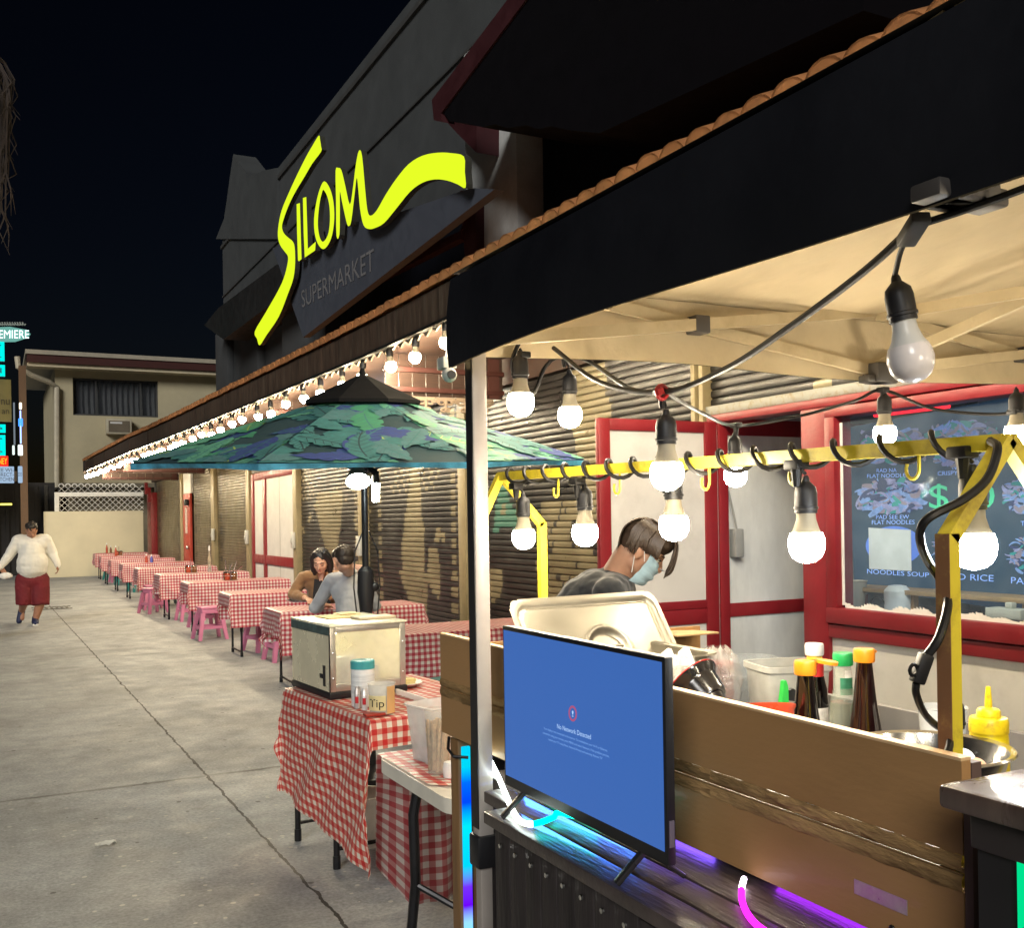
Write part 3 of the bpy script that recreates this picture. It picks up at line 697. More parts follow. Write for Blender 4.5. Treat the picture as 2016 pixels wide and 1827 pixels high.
# roof edge
r0, r1 = m36(52, 700), m36(430, 722)
MB().box((r0.x, 36.3, r0.z - .30), (14, 37.6, r0.z - .04)).build('roof_edge', mat('maroon_edge', (.055, .013, .010), .7), mo)
MB().box((r0.x - .05, 36.25, r0.z - .04), (14, 46, r0.z + .10)).build('roof', mat('pale_roof_cap', (.4, .36, .28), .8), mo)
MB().box((r0.x, 36.4, r0.z - .42), (14, 37.0, r0.z - .30)).build('eave_soffit', mat('cream_soffit', (.6, .52, .36), .8), mo)
dp = [PY(34, 702, 36.2), PY(36, 722, 36.2), PY(60, 738, 36.4), PY(96, 752, 36.7), PY(112, 762, 36.85), PY(112, 960, 36.85)]
MB().tube(dp, .09, 8).build('downpipe', mat('pale_pipe', (.55, .5, .38), .6), mo)
lw = MB()
for p0, p1 in ((205, 257), (262, 305)):
    q0, q1 = PY(p0, 926, 37.85), PY(p1, 948, 37.85); lw.box((q0.x, 37.8, q1.z), (q1.x, 37.9, q0.z)).box((q0.x + .1, 37.79, q1.z + .1), (q1.x - .1, 37.8, q0.z - .1), m=1)
lw.build('window', [mat('lower_window_frame', (.3, .25, .16), .7), mat('lower_window_dark', (.03, .03, .03), .3)], mo)
# dark carport and timber posts left of the wall
cpm = mat('carport_dark', (.022, .020, .02), .8)
cpt = thing('carport', 'dark slatted carport beside the low cream wall', 'carport', (0, 36, 0))
cb = MB().box((-4, 36.2, 0), (1.75, 36.4, 3.0))
for i in range(20): cb.box((-3.9 + i * .28, 36.15, .05), (-3.8 + i * .28, 36.2, 2.9))
cb.build('back_wall', cpm, cpt)
MB().box((-4, 33.72, 2.95), (.6, 36.2, 3.25)).build('roof', mat('carport_roof', (.07, .055, .04), .8), cpt)
q = PY(48, 1000, 33.6); MB().box((q.x - .1, 33.5, 0), (q.x + .1, 33.7, 6.4)).build('post', mat('brown_post', (.13, .075, .04), .7), cpt)
q = PY(91, 1000, 35.6); MB().box((q.x - .05, 35.5, 0), (q.x + .05, 35.6, 2.9)).box((q.x + .35, 35.5, 0), (q.x + .42, 35.6, 2.9)).build('post', mat('black_post', (.03, .028, .025), .7), cpt)
q = PY(12, 993, 34.6); MB().box((q.x - .16, 34.5, q.z - .025), (q.x + .16, 34.6, q.z + .025)).build('tube_lamp', glow('yellow_tube', (1, .85, .12), 3), cpt)

# ---- stacked neon motel signs at the left edge ----
def p27(px, py): return PY(px, py, 27.0)
ns = thing('motel_sign', 'tall stack of teal neon motel signs at the left edge', 'sign', tuple(Vector((p27(5, 800).x, 27, 0))))
def plate(name, x0, y0, x1, y1, m, yy=27.0, th=.12, par=ns):
    a, b = PY(x0, y0, yy), PY(x1, y1, yy); return MB().box((a.x, yy, b.z), (b.x, yy + th, a.z), .01).build(name, m, par)
TEAL = glow('teal_neon', (.0, .62, .55), 1.6); TEALD = mat('teal_panel', (.01, .07, .09), .5, emit=(0, .18, .2), estr=.6)
WHT = glow('white_neon', (.75, 1, .95), 2.2)
plate('pole', -60, 660, -48, 1140, mat('sign_pole', (.03, .03, .035), .6), 27.3)
lens = [(-70, 657), (-30, 645), (20, 643), (52, 649), (60, 657), (52, 664), (30, 671), (-30, 672)]
MB().prism([p27(a, b) for a, b in lens], (0, .15, 0)).build('lit_panel', glow('pale_green_panel', (.16, .42, .36), 1.0), ns)
t = MB(); text_on(t, 'PREMIERE', [(-24, 650), (57, 650), (57, 666), (-24, 666)], p27, (0, -.02, 0)); t.build('lettering', WHT, ns, 0)
sq = MB()
random.seed(5)
for i in range(12): sq.tube([p27(-8 + i * 5 + 3 * cos(k), 637 + 3.2 * sin(k * 1.5)) for k in [j * .8 for j in range(7)]], .018, 5)
sq.build('script_tubing', mat('unlit_tubing', (.25, .3, .3), .4), ns)
for (x0, y0, x1, y1) in ((-30, 671, 9, 711), (-30, 717, 10, 741), (-30, 835, 11, 852), (-30, 856, 11, 897)):
    plate('letter_panel', x0, y0, x1, y1, TEALD)
    r = MB(); w = .07
    A, B = p27(x0, y0), p27(x1, y1)
    r.box((A.x, 26.96, A.z - w), (B.x, 26.99, A.z)).box((A.x, 26.96, B.z), (B.x, 26.99, B.z + w)).box((B.x - w, 26.955, B.z), (B.x, 26.99, A.z))
    C, D = p27(x0 + 4, y0 + 9), p27(x1 - 5, y1 - 9)
    if y1 - y0 > 24: r.box((C.x, 26.96, C.z - w), (D.x, 26.99, C.z)).box((D.x - w, 26.955, D.z), (D.x, 26.99, C.z))
    r.build('neon_outline', TEAL, ns)
plate('olive_panel', -30, 745, 23, 830, mat('olive_panel', (.10, .085, .03), .6, var=.3, scale=2, emit=(.25, .2, .05), estr=.12))
t = MB(); text_on(t, 'nu', [(2, 781), (19, 781), (19, 797), (2, 797)], p27, (0, -.02, 0)); text_on(t, 'an', [(4, 803), (18, 803), (18, 815), (4, 815)], p27, (0, -.02, 0)); t.build('lettering', mat('dark_lettering', (.03, .025, .012), .6), ns, 0)
plate('red_panel', -30, 897, 16.5, 918, glow('red_lit_panel', (.9, .03, .015), 1.3))
t = MB(); text_on(t, 'HONEY', [(-17, 902), (14, 902), (14, 914), (-17, 914)], p27, (0, -.03, 0)); t.build('lettering', glow('orange_letters', (1, .45, .02), 1.8), ns, 0)
plate('white_panel', -40, 918, 28, 951, glow('white_lit_panel', (.42, .58, .78), .9))
t = MB()
for s, x0, x1, y0, y1 in (('FREE WI-', -14, 27, 922, 929), ('DIRECT-', -8, 27, 931, 938), ('KITCHEN', -8, 27.5, 940, 947)): text_on(t, s, [(x0, y0), (x1, y0), (x1, y1), (x0, y1)], p27, (0, -.02, 0))
t.build('lettering', mat('dark_blue_letters', (.02, .02, .05), .6), ns, 0)
n2 = thing('guitar_sign', 'narrow upright blue and white neon sign beside the brown post', 'sign', tuple(p27(40, 850)))
for nm, (x0, y0, x1, y1), c in (('tip', (37.5, 793, 43, 806), glow('amber_white', (1, .85, .6), 2.5)), ('tube', (38.5, 808, 42.5, 874), glow('blue_white', (.35, .5, 1), 2.2)), ('knob', (36, 824, 45, 840), glow('blue_neon', (.05, .25, 1), 2.2)), ('cup', (35, 876, 45, 897), glow('white_cup', (.75, .85, .8), 1.8)), ('cup', (24, 877, 29, 896), glow('white_cup2', (.75, .85, .8), 1.4)), ('rod', (27.5, 793, 28.5, 876), glow('dim_rod', (.3, .35, .4), .6)), ('white_panel', (35, 918, 44.5, 951), glow('white_lit_panel2', (.42, .58, .78), .9))):
    A, B = p27(x0, y0), p27(x1, y1)
    MB().box((A.x, 26.9, B.z), (B.x, 27.0, A.z), .02).build(nm, c, n2)
t = MB(); text_on(t, 'DO', [(36, 931), (43, 931), (43, 938), (36, 938)], p27, (0, -.13, 0)); t.build('lettering', bpy.data.materials['dark_blue_letters'], n2, 0)

# ---- palm with a skirt of dead fronds ----
pt = thing('palm_tree', 'dark palm with dead fronds hanging at the top left corner', 'palm tree', (-.48, 16, 0))
MB().tube([(-.48 + .03 * sin(k), 16, k * .5) for k in range(17)], [.19 - .004 * k for k in range(17)], 12).build('trunk', mat('palm_trunk', (.09, .065, .05), .9, bump=.5, bscale=20), pt)
random.seed(11); fr = MB()
for i in range(46):
    a = random.uniform(0, 2 * pi); L = random.uniform(1.2, 2.7); top = Vector((-.48, 16, random.uniform(7.9, 8.7))); out = random.uniform(.4, 1.0)
    pts = []
    for k in range(9):
        t = k / 8; pts.append(top + Vector((cos(a) * out * min(1, t * 2.2) ** .7 * (1 - .15 * t), sin(a) * out * min(1, t * 2.2) ** .7, .25 * sin(t * 2.4) - L * t ** 1.5 + .06 * sin(t * 9 + i))))
    fr.tube(pts, [.035 - .025 * k / 8 for k in range(9)], 5)
    for k in range(2, 9):
        for s in range(2):
            p = pts[k]; fr.tube([p, p + Vector((random.uniform(-.13, .13), random.uniform(-.13, .13), -.25)), p + Vector((random.uniform(-.15, .15), random.uniform(-.15, .15), -random.uniform(.4, .75)))], [.014, .011, .003], 4)
fr.build('dead_fronds', mat('dead_frond', (.045, .034, .03), .85, var=.3), pt)

p = PZ(208, 1667, 0.004); o = MB()
o.grid(lambda u, v: p + Vector(((u - .5) * .10, (v - .5) * .05, .006 + .02 * noise.noise(Vector((u * 4, v * 4, 2))) + .012)), 8, 6)
o = o.build('paper_scrap', mat('grey_paper_litter', (.5, .5, .46), .8)); tag(o, 'small crumpled paper scrap lying on the pavement left of the crack', 'paper')
# =============== dining tables under the eave ===============
GING = gingham('red_gingham', (.43, .03, .055), (.56, .22, .24), (.78, .73, .69), .0465)
GING2 = gingham('orange_red_gingham', (.56, .028, .028), (.66, .20, .16), (.80, .74, .64), .049)
HEM = mat('red_hem', (.30, .02, .025), .7)
def drape(x0, x1, y0, y1, z, dl, dr, df, db, seed, wave=.022, step=.03, zmin=.03, skew=0.0):
    """cloth over a rectangular top: overhangs left/right/front/back hang with folds"""
    rnd = random.Random(seed); p1, p2, p3 = [rnd.uniform(0, 6) for _ in range(3)]
    nx = int((x1 - x0 + dl + dr) / step); ny = int((y1 - y0 + df + db) / step)
    def fn(u, v):
        x = x0 - dl + u * (x1 - x0 + dl + dr); y = y0 - df + v * (y1 - y0 + df + db)
        bx = min(max(x, x0), x1); by = min(max(y, y0), y1); dx, dy = x - bx, y - by
        if skew and dx < 0: dx *= 1 + skew * (v - .5)
        d = sqrt(dx * dx + dy * dy)
        if d < 1e-6: return (x, y, z + .003 * noise.noise(Vector((x * 4, y * 4, seed))))
        ox, oy = dx / d, dy / d
        corner = abs(ox * oy) * 2
        s = x * 1.0 + y * 1.0
        f = .01 + .05 * d * corner + wave * min(1, d / .3) * (.6 * sin(s * 19 + p1) + .5 * sin(s * 11 + p2 + d * 3) + .45 * sin((x - y) * 27 + p3) * corner * 2) + .035 * min(d, .3)
        r = .012; dd = d - r * .4
        zz = z - max(0, dd) if d > r else z - r + sqrt(max(0, r * r - d * d))
        off = f * min(1, d / .05)
        return (bx + ox * off, by + oy * off, max(zmin, zz))
    return MB().grid(fn, nx, ny, lambda u, v: (u * (x1 - x0 + dl + dr) + 3, v * (y1 - y0 + df + db) + 3))
TL_, TW_ = 1.46, .66
TOPM = mat('brown_table_edge', (.06, .04, .03), .7, stretch=(20, 20, 3), var=.4)
def make_table():
    t = thing('folding_table', '', 'table')
    MB().box((0, 0, .705), (TL_, TW_, .748), .006).build('table_top', TOPM, t)
    for xx in (.14, TL_ - .14):
        for yy in (.07, TW_ - .07):
            MB().tube([(xx, yy, 0), (xx, yy, .705)], [.014, .013], 10).tube([(xx, yy, 0), (xx, yy, .05)], .018, 10).tube([(xx, yy, .30), (xx, yy, .36)], .018, 10).build('leg', M['blackmetal'], t)
        MB().tube([(xx, .07, .055), (xx, TW_ - .07, .055)], .010, 8).bar((xx, .07, .40), (xx, TW_ - .07, .40), .012, .035).bar((xx, .10, .42), (xx + (.16 if xx < .5 else -.16), .12, .70), .01, .018).build('brace', M['blackmetal'], t)
    return t
tabs = [(2.60, 7.10), (2.40, 9.53), (2.47, 12.20), (2.44, 14.92), (2.43, 17.62), (2.42, 20.4), (2.42, 23.05), (2.46, 25.9), (2.50, 28.85), (2.58, 31.75)]
TN = ['in front of the mural shutter right of the umbrella pole', 'where the couple sits behind the warming cabinet', 'in front of the white panelled door', 'fourth from the cream wall side of the white door, with a pink stool at its near side', 'holding sauce jars and a tall bottle', 'with a pink stool at its left end and a silver top', 'with a black post at its left end', 'third from the low cream wall', 'second from the low cream wall', 'closest to the low cream wall']
TN = ['nearest the umbrella pole, its left end hidden by the warming cabinet', 'where the couple sits', 'directly in front of the white panelled door, left end bare', 'holding the jar caddy with a fork', 'holding several sauce jars and a blue pot', 'sixth from the umbrella pole, pink stool before it', 'fourth from the low cream wall', 'third from the low cream wall', 'second from the low cream wall', 'right against the low cream wall']
proto = make_table()
clothm = [drape(0, TL_, 0, TW_, .757, .16, .14, .40, .36, s, .02, .035).mesh('tablecloth', GING) for s in (1, 2, 3)]
clothL = drape(0, TL_, 0, TW_, .757, .26, .18, .42, .36, 9, .03, .035).mesh('tablecloth', GING)
for i, (x, y) in enumerate(tabs):
    o = proto if i == 0 else copy_tree(proto)
    o.location = (x, y, 0); tag(o, 'black legged folding table ' + TN[i], 'table', 'folding tables along the shutters')
    o['label'] = ' '.join(o['label'].split()[:16])
    c = bpy.data.objects.new('tablecloth', clothL if i in (1, 4, 5) else clothm[i % 3]); COL.objects.link(c); c.location = (x, y, 0)
    tag(c, 'red gingham cloth on the table ' + TN[i], 'tablecloth', 'gingham cloths along the shutters'); c['label'] = ' '.join(c['label'].split()[:16])
# ---- plastic stools ----
def make_stool(m):
    t = thing('plastic_stool', '', 'stool')
    MB().box((-.15, -.15, .425), (.15, .15, .455), .012).box((-.135, -.135, .36), (.135, .135, .425), .01).build('seat', m, t)
    for sx in (-1, 1):
        for sy in (-1, 1):
            q = MB(); a = Vector((sx * .125, sy * .125, .37)); b = Vector((sx * .185, sy * .185, 0)); w0, w1 = .028, .022
            vs = []
            for p, w in ((b, w1), (a, w0)):
                vs += [p + Vector((dx * w, dy * w, 0)) for dx, dy in ((-1, -1), (1, -1), (1, 1), (-1, 1))]
            q.add(vs, [(0, 3, 2, 1), (4, 5, 6, 7), (0, 1, 5, 4), (1, 2, 6, 5), (2, 3, 7, 6), (3, 0, 4, 7)]); q.build('leg', m, t)
    q = MB(); h = .17; r = .155
    for a, b in (((-r, -r), (r, -r)), ((r, -r), (r, r)), ((r, r), (-r, r)), ((-r, r), (-r, -r))): q.bar((*a, h), (*b, h), .018, .04)
    q.build('stretcher', m, t); return t
PINK = mat('pink_plastic', (.56, .19, .31), .4, var=.05, spec=.45); TURQ = mat('turquoise_plastic', (.03, .22, .21), .4, var=.05); BLUEG = mat('grey_blue_plastic', (.16, .24, .28), .45)
sp = make_stool(PINK); st = make_stool(TURQ); sb = make_stool(BLUEG)
used = set()
stools = [(sp, 2.63, 14.42, .1, 'pink plastic stool before the table with the fork caddy, fully in view'), (sp, 2.63, 20.05, .05, 'pink plastic stool in front of the sixth table from the umbrella'), (sp, 2.98, 12.75, .3, 'dark pink stool tucked under the table before the white door'), (sp, 2.98, 11.72, .1, 'pink stool between the couple\'s table and the white door table'), (sp, 3.45, 11.78, .2, 'pink stool behind the couple\'s table, half hidden by the cloth'),
          (sp, 2.85, 16.05, .2, 'pink stool behind the table with the fork caddy, beside its leg'), (sp, 3.30, 16.15, .0, 'pink stool tucked deep behind the fork caddy table'), (sp, 2.85, 17.35, .1, 'pink stool at the near side of the sauce jar table'), (sp, 3.2, 18.75, .1, 'pink stool behind the sauce jar table'), (sp, 2.52, 19.2, .4, 'pink stool showing one leg left of the sixth table'),
          (sp, 3.0, 30.0, .1, 'pink stool under the second table from the low cream wall'), (st, 3.0, 28.45, .1, 'turquoise stool in front of the second table from the low cream wall'), (st, 3.0, 25.4, .3, 'turquoise stool in front of the third table from the low cream wall'), (sb, 3.05, 20.9, .2, 'grey blue stool under the sixth table from the umbrella'), (st, 2.98, 31.35, .2, 'turquoise stool in front of the farthest table'), (st, 2.98, 6.76, .2, 'teal stool before the nearest shutter table, seat only visible'),
          (sp, 2.83, 8.98, .0, 'pink stool the man in the grey shirt sits on'), (sp, 3.10, 10.62, .0, 'pink stool the woman in the tan cardigan sits on'), (sp, 3.56, 11.0, .0, 'pink stool the person behind the couple sits on')]
for pr, x, y, r, lab in stools:
    o = pr if pr.name not in used else copy_tree(pr); used.add(pr.name)
    o.location = (x, y, 0); o.rotation_euler.z = r; tag(o, lab, 'stool', 'plastic stools by the tables')
# ---- condiments ----
GLASSY = film('clear_glass_jar', (.5, .42, .3), .55, .1)
SAUCE = mat('brown_sauce', (.14, .05, .015), .25); SAUCER = mat('red_sauce', (.35, .05, .02), .3); BLUEP = mat('blue_pot', (.06, .08, .35), .4)
CHROME = mat('chrome', (.75, .74, .72), .18, 1)
def bottle(x, y, h=.24, m=SAUCE, lab=''):
    t = thing('sauce_bottle', lab, 'bottle', (x, y, .757), 'condiments on the tables')
    r = .032
    b = MB().lathe([(r, 0), (r, h * .55), (r * .45, h * .75), (r * .4, h * .88)], 12); b2 = [v + Vector((x, y, .76)) for v in b.v]; b.v = b2; b.build('glass', m, t)
    c = MB().lathe([(r * .5, h * .88), (r * .5, h), (r * .2, h * 1.1)], 12); c.v = [v + Vector((x, y, .76)) for v in c.v]; c.build('cap', M['white'], t)
def caddy(x, y, lab, fork=True, n=4):
    t = thing('condiment_caddy', lab, 'caddy', (x, y, .757), 'condiments on the tables')
    cols = [SAUCE, SAUCER, GLASSY, SAUCE]
    MB().box((x - .1, y - .1, .757), (x + .1, y + .1, .765)).tube([(x - .1, y - .1, .83), (x + .1, y - .1, .83), (x + .1, y + .1, .83), (x - .1, y + .1, .83)], .004, 6, closed=True).tube([(x, y, .76), (x, y, 1.0)], .005, 6).build('rack', CHROME, t)
    for k in range(n):
        px, py = x + (-.05 if k % 2 else .05), y + (-.05 if k < 2 else .05)
        j = MB().lathe([(.038, 0), (.042, .09), (.04, .1)], 12); j.v = [v + Vector((px, py, .766)) for v in j.v]; jo = j.build('jar', cols[k], t)
        l = MB().lathe([(.041, .1), (.03, .118), (.006, .125)], 12); l.v = [v + Vector((px, py, .766)) for v in l.v]; l.build('lid', CHROME, jo)
        if fork: MB().tube([(px, py, .86), (px + random.uniform(-.14, .14), py - .04, .97 + .03 * k)], [.004, .008], 6).build('spoon', CHROME, t)
caddy(3.08, 15.2, 'jar caddy with spoons and fork on the fourth shutter table'); caddy(2.98, 17.95, 'low caddy of sauce jars on the fifth shutter table', False)
bottle(3.28, 17.9, .42, GLASSY, 'tall clear bottle standing behind the sauce jars'); bottle(3.30, 18.0, .12, BLUEP, 'short blue pot beside the tall clear bottle')
bottle(2.94, 23.4, .17, SAUCER, 'red sauce bottle beside a blue pot on a distant table'); bottle(3.05, 23.4, .16, BLUEP, 'blue pot beside the red sauce bottle on a distant table')
bottle(2.86, 28.9, .26, SAUCER, 'red sauce bottle with white cap on the second farthest table'); caddy(2.98, 29.3, 'far caddy of jars near the cream wall', False)
bottle(2.92, 32.0, .28, SAUCER, 'tall red sauce bottle with white cap on the farthest table'); bottle(3.03, 32.0, .2, SAUCE, 'brown bottle beside the tall red one on the farthest table')
t = thing('utensil_cup', 'small white cup holding a spoon on the nearest shutter table', 'cup', (3.42, 7.3, .757))
q = MB().lathe([(.036, 0), (.045, .10), (.041, .10), (.034, .01)], 16); q.v = [v + Vector((3.42, 7.3, .757)) for v in q.v]; q.build('cup', M['white'], t)
MB().tube([(3.42, 7.3, .78), (3.50, 7.28, .93)], .005, 6).build('spoon', M['white'], t)
t = thing('dinner_plate', 'steel plate with fork before the woman in the tan cardigan', 'plate', tuple(PZ(588, 1185, .765)))
px_, py_ = t.location.x, t.location.y
q = MB().lathe([(.0, .0), (.09, .0), (.13, .018), (.125, .022), (.085, .006), (0, .006)], 24); q.v = [v + t.location for v in q.v]; q.build('plate', CHROME, t)
MB().tube([(px_ - .1, py_, .79), (px_ + .12, py_ + .05, .80)], .006, 6).build('fork', CHROME, t)

# =============== umbrella with leaf print ===============
UC = Vector((2.06, 6.05, 0)); UR, UZ, UT = 1.385, 1.985, 2.43
um = thing('patio_umbrella', 'green and blue leaf print umbrella with black cap and pole', 'umbrella', tuple(UC))
leafm = [mat('print_ground', (.022, .055, .065), .75), mat('leaf_green', (.055, .25, .14), .7, scale=30, stretch=(1, 1, 1), var=.2), mat('leaf_mint', (.11, .34, .22), .7, scale=30, var=.2), mat('leaf_teal', (.045, .17, .17), .7, scale=30, var=.25), mat('leaf_navy', (.035, .06, .21), .7, scale=30, var=.25), mat('leaf_slate', (.075, .18, .19), .7, scale=30, var=.2), mat('leaf_vein', (.33, .46, .09), .7)]
ROT0 = radians(-62.9 - 22.5)
def upt(a, f): # along rib
    r = UR * f; return UC + Vector((r * cos(a), r * sin(a), UT + (UZ - UT) * (f ** 1.12)))
cn = MB(); rnd = random.Random(21)
def clip_poly(poly, A, B):   # keep the left of A->B
    out = []; n = len(poly)
    def sd(p): return (B[0] - A[0]) * (p[1] - A[1]) - (B[1] - A[1]) * (p[0] - A[0])
    for i in range(n):
        p, q = poly[i], poly[(i + 1) % n]; a, b = sd(p), sd(q)
        if a >= 0: out.append(p)
        if (a >= 0) != (b >= 0): t = a / (a - b); out.append((p[0] + (q[0] - p[0]) * t, p[1] + (q[1] - p[1]) * t))
    return out
for k in range(8):
    a0, a1 = ROT0 + k * pi / 4, ROT0 + (k + 1) * pi / 4
    P = UC + Vector((0, 0, UT)); Q0, Q1 = upt(a0, 1), upt(a1, 1)
    cn.add([P, Q0, Q1], [(0, 1, 2)], None, 0)
    ex = (Q1 - Q0); W = ex.length; ex.normalize(); mid = (Q0 + Q1) / 2; ey = (P - mid); Hh = ey.length; ey.normalize(); nn = ex.cross(ey).normalized()
    tri = [(-W / 2, 0), (W / 2, 0), (0, Hh)]
    for j in range(54):
        v = Hh * (1 - sqrt(rnd.random())) * .98 - .05; half = W / 2 * (1 - max(v, 0) / Hh); u = rnd.uniform(-1, 1) * (half + .08)
        L = rnd.uniform(.26, .46); w = L * rnd.uniform(.17, .27); an = rnd.uniform(0, 2 * pi); bend = rnd.uniform(-.35, .35); mi = rnd.choice([1, 1, 2, 2, 3, 3, 3, 4, 4, 5, 5])
        lo, hi, vein = [], [], []
        N = 16
        for i in range(N + 1):
            t = i / N; sh = max(0, sin(pi * t ** .8)) ** .75 * w * (1 - (.34 if i % 4 == 2 and 2 < i < 15 else 0)); cx, cy = (t - .5) * L, bend * L * (t - .5) ** 2
            lo.append((cx, cy - sh)); hi.append((cx - .02, cy + sh * .92)); vein.append((cx, cy))
        def tf(p): return (u + p[0] * cos(an) - p[1] * sin(an), v + p[0] * sin(an) + p[1] * cos(an))
        h = .0008 + j * .00025
        for part, mm, dh in [(lo + vein[::-1], mi, 0), (vein + hi[::-1], mi, 0)]:
            for i in range(N):      # quads of each half so concave outlines clip safely
                qd = [tf(part[i]), tf(part[i + 1]), tf(part[2 * N - i]), tf(part[2 * N + 1 - i])]
                for e in range(3): qd = clip_poly(qd, tri[e], tri[(e + 1) % 3]) if qd else qd
                if len(qd) > 2: cn.add([mid + ex * p[0] + ey * p[1] + nn * (h + dh) for p in qd], [tuple(range(len(qd)))], None, mm)
        if rnd.random() < .75:
            vm = 6 if rnd.random() < .14 else 3 if mi != 3 else 0
            segs = [((vein[i][0], vein[i][1]), (vein[i + 1][0], vein[i + 1][1]), .0045) for i in range(1, N - 1)]
            for i in range(3, N - 2, 2):
                for s in (lo, hi): segs.append((vein[i], (vein[min(i + 2, N)][0] * .45 + s[min(i + 2, N)][0] * .55, s[min(i + 2, N)][1] * .8 + vein[i][1] * .2), .0022))
            for p, q, wd in segs:
                p, q = tf(p), tf(q); dx, dy = q[0] - p[0], q[1] - p[1]; l = sqrt(dx * dx + dy * dy) or 1; nx, ny = -dy / l * wd, dx / l * wd
                qd = [(p[0] - nx, p[1] - ny), (q[0] - nx, q[1] - ny), (q[0] + nx, q[1] + ny), (p[0] + nx, p[1] + ny)]
                for e in range(3): qd = clip_poly(qd, tri[e], tri[(e + 1) % 3]) if qd else qd
                if len(qd) > 2: cn.add([mid + ex * p2[0] + ey * p2[1] + nn * (h + .0002) for p2 in qd], [tuple(range(len(qd)))], None, vm)
canopy = cn.build('canopy', leafm, um, 0)
vl = MB()
for k in range(8):
    a0, a1 = ROT0 + k * pi / 4, ROT0 + (k + 1) * pi / 4
    Q0, Q1 = upt(a0, 1), upt(a1, 1)
    vl.grid(lambda u, v: Q0 + (Q1 - Q0) * u + Vector((cos((a0 + a1) / 2), sin((a0 + a1) / 2), 0)) * (.015 * sin(u * pi) - .02 * v * sin(u * pi)) + Vector((0, 0, -.034 * v * (1 - .35 * sin(u * pi)) )), 10, 2)
vl.build('rim_flap', mat('rim_flap_blue', (.06, .28, .42), .7, scale=9, var=.6), um)
cp = MB(); 
for k in range(8):
    a0, a1 = ROT0 + k * pi / 4, ROT0 + (k + 1) * pi / 4
    T = UC + Vector((0, 0, UT + .10)); A = upt(a0, .27) + Vector((0, 0, .03)); B = upt(a1, .27) + Vector((0, 0, .03))
    cp.add([T, A, B, A + Vector((0, 0, -.02)), B + Vector((0, 0, -.02))], [(0, 1, 2), (1, 3, 4, 2)])
cp.tube([UC + Vector((0, 0, UT + .06)), UC + Vector((0, 0, UT + .13))], [.03, .012], 10)
cp.build('vent_cap', mat('black_fabric', (.006, .006, .007), .9, spec=.2), um)
vd = Vector((UC.x, UC.y, 0)).normalized(); TILT = Matrix.Translation(UC + Vector((0, 0, 1.25))) @ Matrix.Rotation(radians(3.6), 4, Vector((vd.y, -vd.x, 0))) @ Matrix.Translation(-(UC + Vector((0, 0, 1.25))))
um_inv = Matrix.Translation(-UC)
TL4 = um_inv @ TILT @ Matrix.Translation(UC)
MB().tube([UC + Vector((0, 0, .0)), UC + Vector((0, 0, 1.25)), TILT @ (UC + Vector((0, 0, UT)))], .021, 14).build('pole', M['blackmetal'], um)
MB().tube([UC + Vector((0, 0, z)) for z in (.93, .98, 1.17, 1.30, 1.33)], [.024, .032, .055, .05, .024], 14).ball(UC + Vector((.05, -.02, 1.20)), .03).build('tilt_joint', M['black'], um)
for k in range(8):
    a = ROT0 + k * pi / 4; MB().bar(UC + Vector((0, 0, UT - .03)), upt(a, .99) - Vector((0, 0, .02)), .012, .018).bar(UC + Vector((0, 0, UZ - .08)), upt(a, .5) - Vector((0, 0, .03)), .01, .014).build('rib', M['blackmetal'], um)
MB().lathe([(.26, 0), (.26, .05), (.05, .09), (.04, .3)], 24, Matrix.Translation(UC)).build('base', M['blackmetal'], um)
for o in list(um.children):
    if o.name.split('.')[0] in ('canopy', 'rim_flap', 'vent_cap', 'rib'): o.data.transform(TL4)
cb = MB(); 
for s in (-1, 1): cb.tube([UC + Vector((s * .02, -.02, 1.55)), UC + Vector((s * .075, -.02, 1.42)), UC + Vector((s * .085, -.02, 1.2)), UC + Vector((s * .06, -.02, .95)), UC + Vector((s * .04, -.01, .6))], .0045, 6)
cb.build('lamp_cable', M['black'], um)
# clip lamp and tube bulb on the pole
cl = thing('clip_lamp', 'lit clip lamp with flared reflector on the umbrella pole', 'lamp', tuple(PD(706, 940, 6.02)))
c0 = PD(705, 948, 5.98); ax = (Vector((-.18, -.62, -.78))).normalized(); R = ax.to_track_quat('-Z', 'Y').to_matrix().to_4x4(); R.translation = c0
MB().lathe([(.024, .155), (.03, .11), (.05, .07), (.075, .0), (.071, 0), (.046, .068), (.02, .11)], 24, R).build('reflector', mat('pale_reflector', (.35, .38, .36), .35, .4), cl)
MB().lathe([(.001, -.004), (.066, .0), (.05, .03)], 24, R).build('bulb', glow('lamp_face', (1, .92, .66), 260), cl)
MB().tube([c0 - ax * .15, c0 - ax * .2 + Vector((.03, 0, 0)), Vector((UC.x, UC.y - .03, c0.z + .13))], .014, 8).build('clip', M['black'], cl)
tb = thing('tube_bulb', 'cool white tube bulb hanging right of the umbrella pole', 'lamp', tuple(PD(740, 970, 5.98)))
c1 = PD(740, 988, 5.96)
MB().tube([c1, c1 + Vector((0, 0, .11))], [.02, .024], 14).build('tube', glow('cool_tube', (.80, .97, 1), 170), tb)
MB().tube([c1 + Vector((0, 0, .11)), c1 + Vector((0, 0, .17)), c1 + Vector((-.03, .06, .22))], [.026, .022, .012], 12).build('socket', M['black'], tb)

